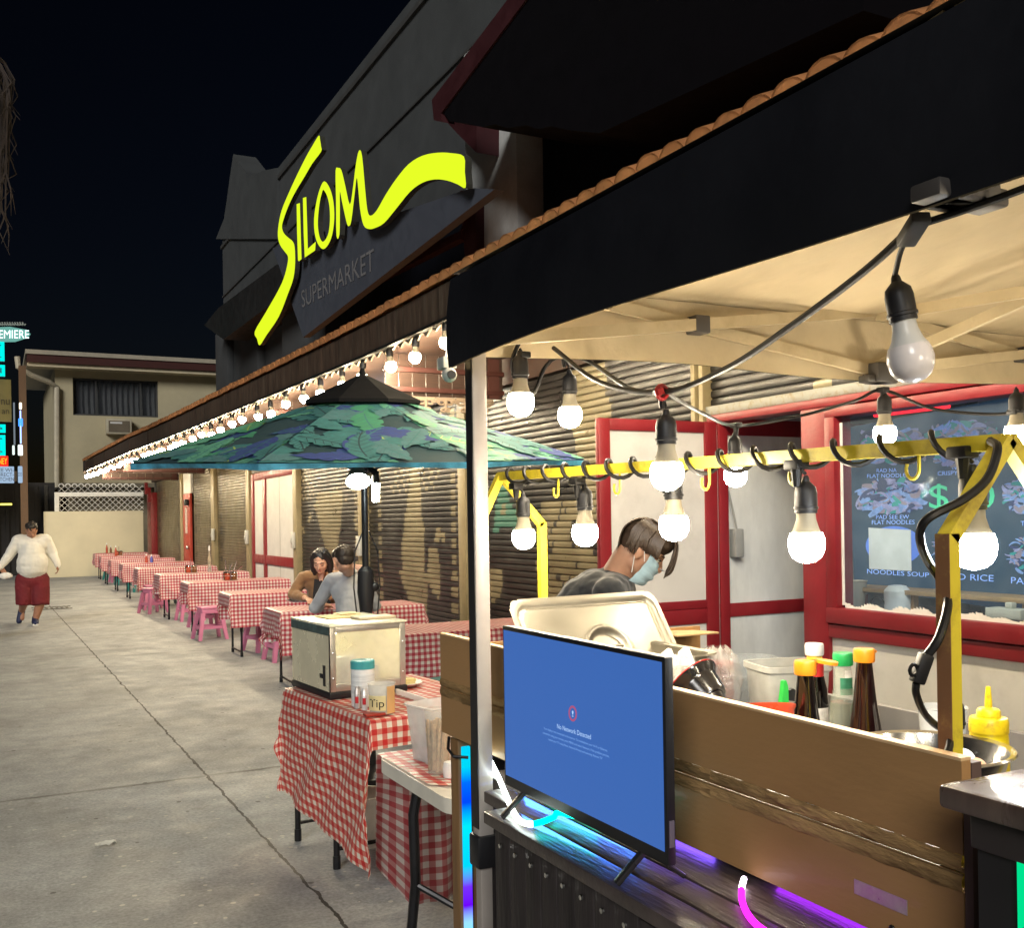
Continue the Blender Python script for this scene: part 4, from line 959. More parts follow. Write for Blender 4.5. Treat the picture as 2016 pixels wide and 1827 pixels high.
# =============== warming cabinet table ===============
WR = Matrix.Rotation(radians(5.5), 4, 'Z'); WR.translation = Vector((1.42, 4.14, 0))
def WP(u, v, z=0): return WR @ Vector((u, v, z))
def xf(mb, T): mb.v = [T @ v for v in mb.v]; return mb
tw = thing('folding_table', 'folding table carrying the warming cabinet, cloth hanging low at its street side', 'table', tuple(WP(.35, .5)))
xf(MB().box((0, 0, .70), (.74, 1.06, .748), .01), WR).build('table_top', mat('white_table_top', (.62, .6, .55), .5), tw)
for u in (.01, .68):
    for v in (.42, .92): xf(MB().tube([(u, v, 0), (u, v, .7)], .0145, 10).tube([(u, v, 0), (u, v, .06)], .018, 10), WR).build('leg', M['blackmetal'], tw)
for v in (.42, .92): xf(MB().tube([(.01, v, .09), (.68, v, .09)], .01, 8), WR).build('brace', M['blackmetal'], tw)
c = xf(drape(0, .74, 0, 1.06, .757, .60, .1, .13, .12, 5, .017, .02, .05, -.25), WR).build('tablecloth', GING2)
tag(c, 'large red gingham cloth under the warming cabinet, hanging almost to the ground', 'tablecloth')
bk = thing('white_bucket', 'white bucket on the ground beneath the warming cabinet table', 'bucket', (1.62, 4.86, 0))
xf(MB().lathe([(.11, 0), (.13, .22), (.14, .22), (.14, .25), (.125, .25), (.105, .01)], 24), Matrix.Translation((1.62, 4.86, 0))).build('pail', M['white'], bk)
wm = thing('warming_cabinet', 'steel and glass food warming cabinet with black edges on a gingham cloth', 'food warmer', tuple(WP(.2, .8, .76)))
CR = Matrix.Rotation(radians(5.0), 4, 'Z'); CR.translation = Vector((1.415, 4.70, .762))
BRUSH = mat('warm_brushed_steel', (.76, .71, .52), .28, .3, var=.18, scale=3, bump=.12, bscale=7, dirt=.3, dirtcol=(.75, .7, .5), dscale=4)
Wd, Dp, Hh = .40, .52, .345
xf(MB().box((-.006, -.006, 0), (Wd + .006, Dp, .032), .004), CR).build('base', M['black'], wm)
lp = xf(MB().box((0, .012, .033), (.006, Dp - .01, Hh - .012)), CR).build('side_panel', BRUSH, wm)
xf(MB().box((-.004, .06, .055), (.0, .085, .155)).box((-.006, .085, .09), (.0, .125, .112), .002), CR).build('latch', M['black'], lp)
xf(MB().box((-.004, 0, Hh - .04), (.001, Dp, Hh)), CR).build('top_strip', mat('teal_worn_strip', (.06, .10, .10), .4, .3, scale=25, var=.7), wm)
fr = MB()
for x in (0, Wd - .03): fr.box((x, 0, .033), (x + .03, .012, Hh), .002)
fr.box((.03, .001, Hh - .028), (Wd - .03, .011, Hh), .002).box((.03, .001, .033), (Wd - .03, .011, .07), .002)
xf(fr, CR).build('front_frame', mat('worn_aluminium', (.55, .53, .48), .38, .8, var=.2), wm)
xf(MB().box((-.004, -.004, .033), (0, .004, Hh)), CR).build('edge_strip', M['black'], wm)
xf(MB().box((Wd - .006, .012, .033), (Wd, Dp, Hh - .01)).box((.0, Dp - .006, .033), (Wd, Dp, Hh - .01)), CR).build('rear_panel', BRUSH, wm)
xf(MB().box((.03, .004, .07), (Wd - .03, .007, Hh - .028)), CR).build('pane', film('hazy_acrylic', (.82, .78, .62), .42, .25), wm)
xf(MB().box((-.004, -.008, Hh), (Wd + .006, Dp + .004, Hh + .012), .003), CR).build('lid', mat('milky_lid', (.80, .78, .60), .25, .1, spec=.6), wm)
xf(MB().box((.05, .05, .034), (.16, .1, .19)).box((.17, .1, .034), (.30, .2, .13)), CR).build('paper_stack', mat('blue_grey_paper', (.34, .38, .46), .8, var=.3, scale=12), wm)
scr = MB()
for x, z in ((.015, .10), (.015, .22), (Wd - .015, .10), (Wd - .015, .25)): scr.ball((x, -.002, z), .006, None, 8, 6)
xf(scr, CR).build('screw', CHROME, wm)
wl = MB(); a = CR @ Vector((.05, .1, Hh - .03)); 
xf(MB().tube([(.06, .08, Hh - .03), (.06, .42, Hh - .03)], .012, 8), CR).build('heat_lamp', glow('warmer_lamp', (1, .85, .5), 90), wm)
nb = xf(MB().box((.20, .10, Hh + .013), (.40, .22, Hh + .026), .003), CR).build('cutting_board', mat('pale_wood', (.55, .46, .32), .6)); tag(nb, 'thin pale wooden board lying on the warming cabinet', 'board')
nb = xf(MB().box((.10, .26, Hh + .013), (.30, .45, Hh + .017)).box((.22, .38, Hh + .018), (.33, .5, Hh + .022)), CR).build('paper_sheet', mat('manila', (.62, .47, .22), .8)); tag(nb, 'manila paper at the back of the warming cabinet top', 'paper')
def at(px, py, z): return PZ(px, py, z)
ZT_ = .762
p = at(715, 1389, ZT_)
cn_ = thing('wipes_canister', 'white wipes canister with a teal lid beside the warming cabinet', 'canister', tuple(p))
T = Matrix.Translation(p)
MB().lathe([(.052, 0), (.054, .01), (.054, .175)], 28, T).build('body', mat('white_canister', (.72, .73, .73), .4, scale=40, var=.06), cn_)
MB().lathe([(.0545, .06), (.0545, .15)], 28, T).build('printed_label', mat('canister_label', (.60, .62, .63), .4, stretch=(1, 1, 30), scale=6, var=.25), cn_)
MB().lathe([(.056, .172), (.056, .205), (.052, .21), (.0, .211)], 28, T).build('lid', mat('teal_lid', (.06, .33, .36), .4), cn_)
p = at(752, 1404, ZT_); T = Matrix.Translation(p)
tc_ = thing('tip_cup', 'clear plastic tip cup with a handwritten paper sign', 'cup', tuple(p))
MB().lathe([(.0, .002), (.052, .002), (.061, .13), (.063, .132), (.059, .13), (.05, .006)], 28, T).build('cup', film('cup_plastic', (.8, .78, .7), .45, .2), tc_)
rc = rt * .0; vwr = Vector((.9, -.42, 0)).normalized()
def arc(mb, T, r, a0, a1, z0, z1, n=10):
    return mb.add([T @ Vector((r * cos(a0 + (a1 - a0) * i / n), r * sin(a0 + (a1 - a0) * i / n), z)) for z in (z0, z1) for i in range(n + 1)], [(i, i + 1, n + 2 + i, n + 1 + i) for i in range(n)])
aC = atan2(-fw.y, -fw.x)   # towards the camera
sg = arc(MB(), T, .0615, aC - 1.05, aC + .42, .02, .085).build('paper_sign', mat('tip_paper', (.66, .57, .30), .8), tc_)
arc(MB(), T, .0632, aC + .5, aC + 1.25, .006, .125).build('tan_card', mat('tan_card', (.55, .32, .13), .8), tc_)
tx = MB(); vs, fs = text_geo('Tip'); w_ = max(v.x for v in vs)
ang = lambda x: aC - .85 + 1.15 * x / w_
tx.add([T @ Vector((.0632 * cos(ang(v.x)), .0632 * sin(ang(v.x)), .036 + v.y * .05)) for v in vs], fs); tx.build('lettering', mat('ink', (.02, .015, .01), .7), sg, 0)
for (px, py, r, h, cc, lab) in ((703.5, 1395, .0135, .10, (.45, .42, .42), 'small silver spray can with a red dot beside the canister'), (718, 1398, .0135, .10, (.72, .7, .68), 'small white tube standing left of the tip cup')):
    p = at(px, py, ZT_); T = Matrix.Translation(p); o = thing('spray_can', lab, 'can', tuple(p))
    MB().lathe([(r, 0), (r, h * .8), (r * .7, h * .86), (r * .7, h), (0, h)], 16, T).build('body', mat('can_paint', cc, .3, .3), o)
    arc(MB(), T, r + .0005, aC - .6, aC + .6, h * .25, h * .55).build('red_mark', mat('red_mark', (.5, .02, .03), .5), o)
p = at(737, 1409, ZT_); o = MB().box((p.x - .045, p.y - .025, ZT_), (p.x + .045, p.y + .025, ZT_ + .012), .003).build('red_pouch', mat('red_leatherette', (.28, .03, .02), .4)); tag(o, 'flat dark red pouch lying in front of the tip cup', 'pouch')
p = at(794, 1350, ZT_); o = thing('paper_plate', 'paper plate with folded napkins behind the tip cup', 'plate', tuple(p)); T = Matrix.Translation(p)
MB().lathe([(0, 0), (.07, 0), (.1, .018), (.097, .02), (.065, .004), (0, .004)], 24, T).build('plate', M['white'], o)
MB().box((p.x - .06, p.y - .04, p.z + .008), (p.x + .05, p.y + .05, p.z + .022)).box((p.x - .05, p.y - .03, p.z + .022), (p.x + .06, p.y + .04, p.z + .034)).build('napkin', mat('yellow_napkin', (.72, .62, .30), .8, var=.3, scale=20), o)
a_, b_ = at(781, 1366, ZT_), at(850, 1389, ZT_); o = MB().bar(a_ + Vector((0, 0, .012)), b_ + Vector((0, 0, .012)), .012, .024).build('tray_edge', M['white']); tag(o, 'white plastic tray rim on the gingham cloth behind the tub', 'tray')

# =============== low white table in front ===============
lt = thing('side_table', 'small white folding table with a short gingham cover beside the cart', 'table', (1.6, 3.2, 0))
pr = MB(); X0, X1, Y0, Y1, rr = 1.235, 1.95, 2.84, 3.56, .09
ol = []
for cx, cy, a in ((X1 - rr, Y1 - rr, 0), (X0 + rr, Y1 - rr, 90), (X0 + rr, Y0 + rr, 180), (X1 - rr, Y0 + rr, 270)):
    for k in range(7): aa = radians(a + k * 15); ol.append(Vector((cx + rr * cos(aa), cy + rr * sin(aa), .748)))
pr.prism(ol, (0, 0, -.048)); pr.build('table_top', mat('cream_plastic_top', (.66, .63, .55), .45), lt, 30)
for y in (2.98, 3.42):
    MB().tube([(1.36, y, .70), (1.33, y, .55), (1.335, y, .30), (1.30, y, 0)], .019, 10).build('leg', M['blackmetal'], lt)
    MB().tube([(1.82, y, .70), (1.85, y, .35), (1.88, y, 0)], .019, 10).build('leg', M['blackmetal'], lt)
MB().tube([(1.33, 3.42, .3), (1.56, 3.2, .16), (1.335, 2.98, .30)], .012, 8).build('brace', M['blackmetal'], lt)
for z in (.42, .1): MB().tube([(1.32, 2.98, z), (1.86, 2.98, z)], .012, 8).build('brace', M['blackmetal'], lt)
cv = MB().grid(lambda u, v: (1.245 + u * .70, 2.955 + .17 * (1 - min(1, u * 3.2)) ** 2 * .6 - .07 * u + v * (.60 - .17 * (1 - min(1, u * 3.2)) ** 2 * .6 + .07 * u), .7535 + .003 * sin(u * 14) * (1 - v) + .002 * sin(v * 20)), 24, 20, lambda u, v: (u * .70, v * .6))
o = cv.build('table_cover', GING2); tag(o, 'small red gingham cover on the white side table', 'tablecloth')
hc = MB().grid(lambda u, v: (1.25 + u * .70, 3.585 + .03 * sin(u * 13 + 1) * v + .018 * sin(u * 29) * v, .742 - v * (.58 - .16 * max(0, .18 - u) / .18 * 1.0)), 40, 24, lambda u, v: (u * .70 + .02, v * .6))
o = hc.build('hanging_cloth', gingham('shaded_gingham', (.26, .035, .04), (.32, .13, .125), (.42, .36, .33), .049)); tag(o, 'gingham cloth hanging behind the white side table down towards the ground', 'tablecloth')  # darker copy of the gingham: shade behind the table put into its colour
p = Vector((1.405, 3.36, .757)); o = thing('storage_tub', 'milky square plastic tub on the white side table', 'tub', tuple(p)); T = Matrix.Translation(p) @ Matrix.Rotation(radians(12), 4, 'Z')
MB().lathe([(.07, 0), (.088, .19), (.095, .195), (.095, .2), (.086, .2), (.066, .006)], 40, T, sq=7).build('tub', film('milky_plastic', (.72, .70, .66), .46, .35), o)
MB().ball(p + Vector((0, 0, .07)), (.045, .045, .055)).build('bag', film('bag_in_tub', (.8, .78, .74), .5, .4), o)
p = PZ(864, 1521, .757); o = thing('chopstick_cup', 'tall clear cup packed with paper wrapped chopsticks', 'cup', tuple(p)); T = Matrix.Translation(p)
MB().lathe([(.036, 0), (.046, .2), (.047, .215), (.045, .215), (.044, .2), (.034, .004)], 28, T).build('cup', film('clear_cup', (.7, .62, .5), .28, .15), o)
ch = MB(); rnd = random.Random(4)
for k in range(40):
    a = rnd.uniform(0, 2 * pi); r = .029 * sqrt(rnd.random()) + .003; a2 = a + rnd.uniform(.2, .9)
    ch.bar(p + Vector((r * cos(a), r * sin(a), .008)), p + Vector((min(.038, r * 1.35) * cos(a2), min(.038, r * 1.35) * sin(a2), .17 + rnd.uniform(-.015, .015))), .0055, .008)
ch.build('chopsticks', mat('chopstick_paper', (.62, .43, .23), .75, scale=60, var=.35, dirt=.4, dirtcol=(.55, .12, .05), dscale=40), o)
p = PZ(886, 1530, .757); o = MB().lathe([(0, 0), (.022, 0), (.025, .03), (.02, .05), (0, .052)], 20, Matrix.Translation(p)).build('paper_roll', M['white']); tag(o, 'small white paper roll beside the chopstick cup', 'roll')
# =============== pop-up tent ===============
CREAMT = mat('cream_tent_fabric', (.54, .44, .275), .8, var=.12, scale=3, bump=.35, bscale=6, stretch=(1, .4, 1), dirt=.35, dirtcol=(.30, .23, .13), dscale=4)
BLK = mat('black_tent_fabric', (.0055, .006, .0085), .5, var=.3, scale=2, bump=.7, bscale=3, spec=.35)
tent = thing('canopy_tent', 'black pop-up canopy tent with cream lining over the food cart', 'tent', (.93, 2.02, 0))
TX0, TX1, TY0, TY1, ZE, ZB = .90, 3.40, -.53, 2.03, 2.145, 1.945
pk = Vector(((TX0 + TX1) / 2, (TY0 + TY1) / 2, 2.37))
def fv(u, v, o=0):   # street side valance
    y = TY1 - u * (TY1 - TY0)
    return (TX0 + o - .012 * sin(v * pi * .8) - .014 * sin(u * 11) * v - .004, y, ZE - v * (ZE - ZB) + .012 * sin(u * 5 + .4) * v)
va = MB().grid(lambda u, v: fv(u, v), 50, 8); va.build('valance', BLK, tent)
MB().grid(lambda u, v: fv(u, v, .006), 50, 8).build('valance_lining', CREAMT, tent)
sv = lambda u, v, o=0: (TX0 + u * (TX1 - TX0), TY1 - .012 + o + .012 * sin(u * 19) * v + .01 * sin(v * 3), ZE - v * (ZE - .03 - ZB - .03 * u) + .01 * sin(u * 9) * v)
MB().grid(lambda u, v: sv(u, v), 50, 6).build('valance_lining', CREAMT, tent)
MB().grid(lambda u, v: sv(u, v, .006), 50, 6).build('valance', BLK, tent)
MB().grid(lambda u, v: (TX1, TY1 - u * (TY1 - TY0), ZE - v * (ZE - ZB)), 20, 4).build('valance', CREAMT, tent)
def panel(A, B, o):
    A, B = Vector(A), Vector(B)
    def f(u, v):
        p = (A + (B - A) * u) * (1 - v) + pk * v
        w = (.010 * sin(u * 23 + v * 9) * (1 - v) + .03 * noise.noise(Vector((u * 5, v * 2.2, A.x + B.y))) + .011 * abs(noise.noise(Vector((u * 17 + v * 9, v * 4, A.x)))) * 2 - .045 * sin(pi * u) * sin(pi * v)) * min(1, v * 6)
        return p + Vector((0, 0, w + o))
    return f
rfm = MB(); rfo = MB()
cs = [(TX0, TY1, ZE), (TX1, TY1, ZE), (TX1, TY0, ZE), (TX0, TY0, ZE)]
for i in range(4):
    rfm.grid(panel(cs[i], cs[(i + 1) % 4], 0), 90, 50); rfo.grid(panel(cs[i], cs[(i + 1) % 4], .012), 90, 50)
rfm.build('roof_lining', CREAMT, tent); rfo.build('roof', BLK, tent)
BAR = mat('cream_steel_bar', (.52, .43, .27), .45, .2, dirt=.4, dirtcol=(.28, .2, .1), dscale=9)
NODE = mat('dark_joint', (.05, .045, .042), .45)
def scissor(A, B, z0, z1, sag=0.0):
    A, B = Vector(A), Vector(B); d = (B - A).normalized(); n = d.cross(Vector((0, 0, 1))) * .013
    M_ = (A + B) / 2; m = MB()
    for P, Q in ((A, M_), (M_, B)):
        m.bar(Vector((P.x, P.y, z0)) + n, Vector((Q.x, Q.y, z1)) + n, .014, .028); m.bar(Vector((P.x, P.y, z1)) - n, Vector((Q.x, Q.y, z0)) - n, .014, .028)
    m.build('truss_bar', BAR, tent)
    k = MB()
    for P, Q in ((A, M_), (M_, B)): c = (P + Q) / 2; c.z = (z0 + z1) / 2; k.box(c - Vector((.022, .022, .022)), c + Vector((.022, .022, .022)), .004)
    k.build('joint', NODE, tent)
    k = MB(); k.box((M_.x - .03, M_.y - .03, z0 - .035), (M_.x + .03, M_.y + .03, z0 + .02), .006).box((M_.x - .055, M_.y - .02, z0 - .035), (M_.x + .055, M_.y + .02, z0 - .015), .004); k.build('node', NODE, tent)
i_ = .035
scissor((TX0 + i_, TY1 - i_, 0), (TX1 - i_, TY1 - i_, 0), 2.005, 2.165)
scissor((TX0 + i_, TY0 + i_, 0), (TX0 + i_, TY1 - i_, 0), 1.985, 2.145)
scissor((TX1 - i_, TY1 - i_, 0), (TX1 - i_, TY0 + i_, 0), 2.005, 2.165)
hub = Vector((pk.x, pk.y, 2.18))
cb = MB()
for e in ((pk.x, TY1 - i_), (TX0 + i_, pk.y), (TX1 - i_, pk.y)):
    E = Vector((e[0], e[1], 2.02)); E2 = Vector((e[0], e[1], 2.15)); n = Vector((.015, .015, 0))
    cb.bar(E + n, hub + Vector((0, 0, .10)) + n, .014, .028).bar(E2 - n, hub - Vector((0, 0, .10)) - n, .014, .028)
cb.tube([hub - Vector((0, 0, .13)), pk - Vector((0, 0, .02))], .018, 8)
cb.build('centre_bar', BAR, tent)
lg = MB(); ppt = PX(931, 735, .934); ppb = PX(948, 1675, .934)
LX, LY = .934, 1.985
ALU = mat('tent_leg_paint', (.42, .385, .36), .38, .2, dirt=.3, dirtcol=(.35, .3, .28), dscale=10)
lgo = MB().box((LX - .0175, LY - .0175, .90), (LX + .0175, LY + .0175, 2.15), .004).build('leg', ALU, tent)
MB().box((LX - .0192, LY - .016, .95), (LX - .0177, LY + .016, 2.14)).build('channel', M['black'], lgo)
MB().box((LX - .014, LY - .014, .0), (LX + .014, LY + .014, .90), .003).build('leg', mat('inner_leg', (.40, .36, .33), .4, .4), tent)
cl_ = MB().box((LX - .025, LY - .025, .865), (LX + .025, LY + .025, .935), .006).box((LX + .02, LY - .04, .88), (LX + .05, LY - .005, .925), .006).build('clamp', M['black'], tent)
MB().box((LX + .03, LY - .055, .872), (LX + .06, LY - .035, .884), .003).build('button', mat('pink_tab', (.6, .15, .18), .5), cl_)
MB().box((TX1 - .05, TY1 - .05, 0), (TX1 - .015, TY1 - .015, 2.15), .003).build('leg', ALU, tent)

# =============== food cart ===============
BX, BY0, BY1, BT, BB = 1.04, .845, 2.46, 1.315, 1.058
cart = thing('food_cart', 'brown wooden food cart with yellow rack and planked base', 'cart', (1.4, 1.6, 0))
PLY = mat('brown_ply', (.345, .195, .08), .5, stretch=(2, 1, 3), scale=3, var=.12, dirt=.25, dirtcol=(.26, .14, .06), dscale=3, bump=.05, coat=.05, spec=.3)
BAND = mat('weathered_band', (.30, .19, .085), .75, scale=14, stretch=(1, .25, 1), var=.6, dirt=.85, dirtcol=(.07, .045, .022), dscale=11, bump=.8, bscale=40, spec=.1, rvar=.05)
EDG = mat('pale_edge', (.62, .42, .22), .5, scale=12, var=.2)
sm = 1.178
MB().box((BX, BY0, sm + .022), (BX + .016, BY1, BT)).build('front_board', PLY, cart)
MB().box((BX, BY0, BB), (BX + .016, BY1, sm - .024)).build('front_board', PLY, cart)
bd = MB(); rnd = random.Random(8)
n = 110
for z0, z1, fl in ((sm - .024, sm - .002, 0), (sm + .002, sm + .022, 1)):
    bd.grid(lambda u, v: (BX - .0005 + .006 * noise.noise(Vector((u * 60, v * 3, fl))) - .003 * sin(v * pi), BY0 + u * (BY1 - BY0), z0 + v * (z1 - z0) + (.004 * noise.noise(Vector((u * 40, 5, fl))) if 0 < v < 1 else 0)), n, 3)
bd.box((BX + .008, BY0, sm - .003), (BX + .012, BY1, sm + .003))
bd.build('weathered_seam', BAND, cart)
MB().tube([(BX - .0005, BY0, sm - .0015), (BX - .0005, BY1, sm - .0015)], .0016, 6).build('bead', mat('seam_bead', (.22, .14, .065), .8, spec=.1), cart)
MB().box((BX - .001, BY0, BT), (BX + .017, BY1, BT + .004)).build('top_edge', EDG, cart)
MB().box((BX + .001, BY1 - .015, BB), (BX + .84, BY1 + .001, BT - .03)).build('end_board', PLY, cart)
MB().box((BX + .017, BY0 - .001, BB + .001), (BX + .034, BY0 + .012, BT - .004)).box((BX + .0, BY0 - .014, BB - .14), (BX + .035, BY0 - .002, BT - .05)).build('end_board', mat('purple_brown_end', (.11, .07, .06), .6), cart)
MB().box((1.86, BY0, .9), (1.88, BY1, 1.16)).build('back_board', mat('back_rim', (.18, .17, .16), .5), cart)
MB().box((BX + .017, BY0 + .012, 1.06), (1.86, BY1 - .016, 1.08)).build('work_top', mat('steel_work_top', (.5, .5, .48), .35, .9), cart)
tp = MB().box((BX - .0015, .93, 1.098), (BX - .0005, 1.02, 1.118)).build('tape', mat('silver_tape', (.42, .40, .38), .35, .5, scale=60, var=.2), cart)
MB().ball((BX - .002, .955, 1.073), (.003, .005, .005)).build('bolt', M['blackmetal'], cart)
# ledge and planked base below the boards
DW = mat('dark_stained_wood', (.060, .045, .042), .42, stretch=(6, 1, 1), scale=6, var=.45, bump=.2, bscale=18, coat=.15)
DWP = mat('dark_plank', (.026, .021, .021), .5, stretch=(3, 3, .4), scale=7, var=.45, bump=.2, bscale=18)
for x0, x1, y1 in ((.842, .900, 1.79), (.905, .962, 1.92), (.967, 1.10, 2.06)): MB().box((x0, .80, 1.022), (x1, y1, 1.046), .003).build('ledge_plank', DW, cart)
y = .62
rnd = random.Random(2)
while y < 1.76:
    w_ = rnd.uniform(.055, .066); dz = rnd.uniform(-.012, .0)
    pl = MB().box((.862 + rnd.uniform(-.003, .002), y, .05), (.88, y + w_ - .004, 1.018 + dz), .002).build('base_plank', DWP, cart)
    MB().tube([(.8605, y + w_ / 2, .985), (.857, y + w_ / 2, .985)], [.0055, .0045], 8).build('screw', CHROME, pl)
    y += w_
MB().box((.865, 1.765, .05), (1.05, 1.785, 1.018)).build('base_side', DWP, cart)
MB().box((1.055, BY1 - .07, 0), (1.12, BY1 - .02, 1.047), .004).build('corner_post', mat('brown_post_wood', (.20, .11, .045), .6, stretch=(4, 4, .5), scale=6, var=.35), cart)
MB().box((BX + .036, BY0 - .001, .05), (1.86, BY0 + .011, 1.20)).box((.9, .79, .05), (1.86, .80, 1.0)).box((1.84, .72, .05), (1.86, BY1, 1.0)).box((1.12, BY1 - .04, .05), (1.86, BY1 - .02, 1.0)).build('base_panel', DWP, cart)
MB().tube([PD(884, 1452, 2.66), PD(882, 1475, 2.63), PD(893, 1490, 2.6), PD(922, 1492, 2.6)], .004, 8).build('cable', M['black'], cart)
# yellow rack
YEL = mat('chipped_yellow', (.62, .50, .035), .42, dirt=.75, dirtcol=(.13, .06, .03), dscale=11, bump=.06)
RUST = mat('rusty_side', (.19, .09, .04), .6, dirt=.5, dirtcol=(.6, .45, .1), dscale=14)
rack = thing('yellow_rack', 'chipped yellow steel rack with two A shaped ends above the cart', 'rack', (1.2, 1.6, 1.08))
RN, RF_, RM, ZS_, ZA = 1.095, 1.335, 1.212, 1.590, 1.715
yA, yB = .905, 2.43
def legs(y, zs, za, rn=RN):
    g_ = MB(); w = .02
    for x in (rn, RF_):
        g_.bar((x, y, 1.08), (x, y, zs), w, w).bar((x, y, zs - .006), (RM, y, za), w, w)
    return g_
legs(yA, ZS_, ZA).build('end_frame', [YEL], rack); legs(yB, 1.605, 1.735, 1.143).build('end_frame', YEL, rack)
MB().box((RN - .0112, yA - .011, 1.08), (RN - .0101, yA + .011, ZS_)).build('rusted_face', RUST, rack)
MB().bar((RM, yA, ZA - .004), (RM, yB, 1.731), .022, .022).build('ridge_bar', YEL, rack)
for y in (1.05, 1.30, 1.54, 1.85, 2.12): MB().tube([(RM, y, 1.712), (RM, y, 1.69)] + [(RM, y + .012 - .012 * cos(a), 1.682 - .012 * sin(a) * 1.2) for a in [pi * .15 * k for k in range(9)]], .0028, 6).build('hook', YEL, rack)
# ---- bulbs and cords ----
SOCK = MB().lathe([(.004, 0), (.006, -.004), (.007, -.010), (.017, -.020), (.019, -.030), (.019, -.052), (.0205, -.053), (.0205, -.057), (.0185, -.058), (.0185, -.064)], 18).mesh('bulb', M['black'])
NECK = MB().lathe([(.0155, -.058), (.0165, -.075), (.021, -.090), (.0275, -.101)], 18).mesh('neck', M['neck'])
NECKD = MB().lathe([(.0155, -.058), (.0165, -.075), (.021, -.090), (.0275, -.101)], 18).mesh('neck', mat('unlit_neck', (.5, .5, .48), .35))
GL = [(.0262, -.0975), (.0295, -.106), (.0308, -.116), (.029, -.128), (.0235, -.139), (.014, -.146), (.001, -.149)]
GLOBE = MB().lathe(GL, 20).mesh('globe', M['bulb']); GLOBEC = MB().lathe(GL, 20).mesh('globe', M['bulb_cool'])
GLOBED = MB().lathe(GL, 20).mesh('globe', mat('unlit_globe', (.62, .58, .57), .25, spec=.6)); GLOBEF = MB().lathe(GL, 10).mesh('globe', M['bulbfar'])
def bulb(par, p, scale=1.0, globe=None, tilt=(0, 0, 0)):
    o = bpy.data.objects.new('bulb', SOCK); COL.objects.link(o); o.parent = par; o.location = Vector(p) - wloc(par); o.scale = (scale,) * 3; o.rotation_euler = tilt
    if globe is not False:
        for nm, me in (('neck', NECKD if globe is GLOBED else NECK), ('globe', globe or GLOBE)):
            c = bpy.data.objects.new(nm, me); COL.objects.link(c); c.parent = o
    return o
def spl(pts, n=10):
    P = [Vector(p) for p in pts]; P = [P[0] * 2 - P[1]] + P + [P[-1] * 2 - P[-2]]; out = []
    for i in range(1, len(P) - 2):
        for k in range(n):
            t = k / n; p0, p1, p2, p3 = P[i - 1:i + 3]
            out.append((p1 * 2 + (p2 - p0) * t + (p0 * 2 - p1 * 5 + p2 * 4 - p3) * t * t + (-p0 + p1 * 3 - p2 * 3 + p3) * t ** 3) * .5)
    out.append(P[-2]); return out
def joint(mb, p, s=1.0):
    p = Vector(p); mb.box(p + Vector((-.012, -.014, -.006)) * s, p + Vector((.012, .014, .008)) * s, .003).tube([p, p + Vector((0, 0, -.03 * s))], [.009 * s, .005 * s], 8)
# string light hung in the tent; bulb globe centre sits .125 below the socket top
s1 = thing('string_light', 'heavy black string light with warm bulbs hung inside the tent', 'string light', tuple(PD(1310, 780, 1.8)))
CORD = mat('black_cord', (.010, .0095, .0095), .5, spec=.3)
def top_for(px, py, t): return PD(px, py, t) + Vector((0, 0, .122))
tb_ = {'a': (1025, 797, 2.25), 'b': (1122, 822, 2.55), 'c': (1313, 938, 1.83), 'd': (1448, 940, 2.72), 'e': (1742, 858, 2.72), 'f': (2002, 858, 2.60)}
tops = {k: top_for(*v) for k, v in tb_.items()}
for k, p in tops.items(): bulb(s1, p)
jn = {'a': PD(1031, 700, 2.25), 'b': PD(1110, 700, 2.55), 'c': PD(1303, 772, 1.83), 'd': PD(1449, 838, 2.72), 'e': PD(1738, 768, 2.72), 'f': PD(1996, 812, 2.6)}
u0 = PD(1762, 540, 1.25)
cd = MB()
J0 = PD(1800, 445, 1.15)
cd.tube(spl([J0, PD(1700, 535, 1.25), PD(1560, 640, 1.42), PD(1430, 725, 1.62), jn['c'], PD(1180, 752, 2.05), PD(1090, 685, 2.3)]), .0052, 8)
cd.tube(spl([jn['c'] + Vector((0, 0, .004)), PD(1380, 812, 2.2), jn['d'], PD(1560, 822, 2.72), PD(1680, 790, 2.72), jn['e'], PD(1830, 803, 2.68), PD(1930, 815, 2.65), jn['f'], PD(2060, 790, 2.5)]), .0042, 8)
cd.tube(spl([jn['c'], PD(1240, 765, 2.0), PD(1160, 712, 2.4), jn['b'], PD(1075, 720, 2.5), PD(1050, 775, 2.4), PD(1025, 760, 2.33), PD(1008, 715, 2.27), jn['a'] + Vector((0, 0, .05))]), .0048, 8)
for k in jn:
    joint(cd, jn[k], 1.0); cd.tube([jn[k], tops[k] + Vector((0, 0, .004))], .003, 6)
cd.tube(spl([J0 + Vector((0, 0, 0)), PD(1775, 490, 1.2), u0]), .0035, 8); cd.bar(PD(1815, 425, 1.12), PD(1782, 478, 1.17), .022, .014, bev=.003)
cd.build('cord', CORD, s1)
MB().tube([PD(1303, 772, 1.81) + Vector((.012 * cos(a), 0, .012 * sin(a))) for a in [2 * pi * k / 12 for k in range(12)]], .004, 6, closed=True).tube([PD(1296, 766, 1.80), PD(1300, 778, 1.80)], .009, 8).build('red_clip', mat('red_clip', (.4, .02, .02), .4), s1)
ex = [Vector((1.02, .30, 1.93)), Vector((1.75, -.10, 1.95)), Vector((2.7, .25, 1.97)), Vector((3.15, 1.1, 1.98))]  # unseen bulbs added beyond the frame to brighten the cart and door
cd = MB(); cd.tube(spl([J0] + [p + Vector((0, 0, .03)) for p in ex] + [PD(2060, 790, 2.5)]), .0045, 8); cd.build('cord', CORD, s1)
for p in ex: bulb(s1, p)
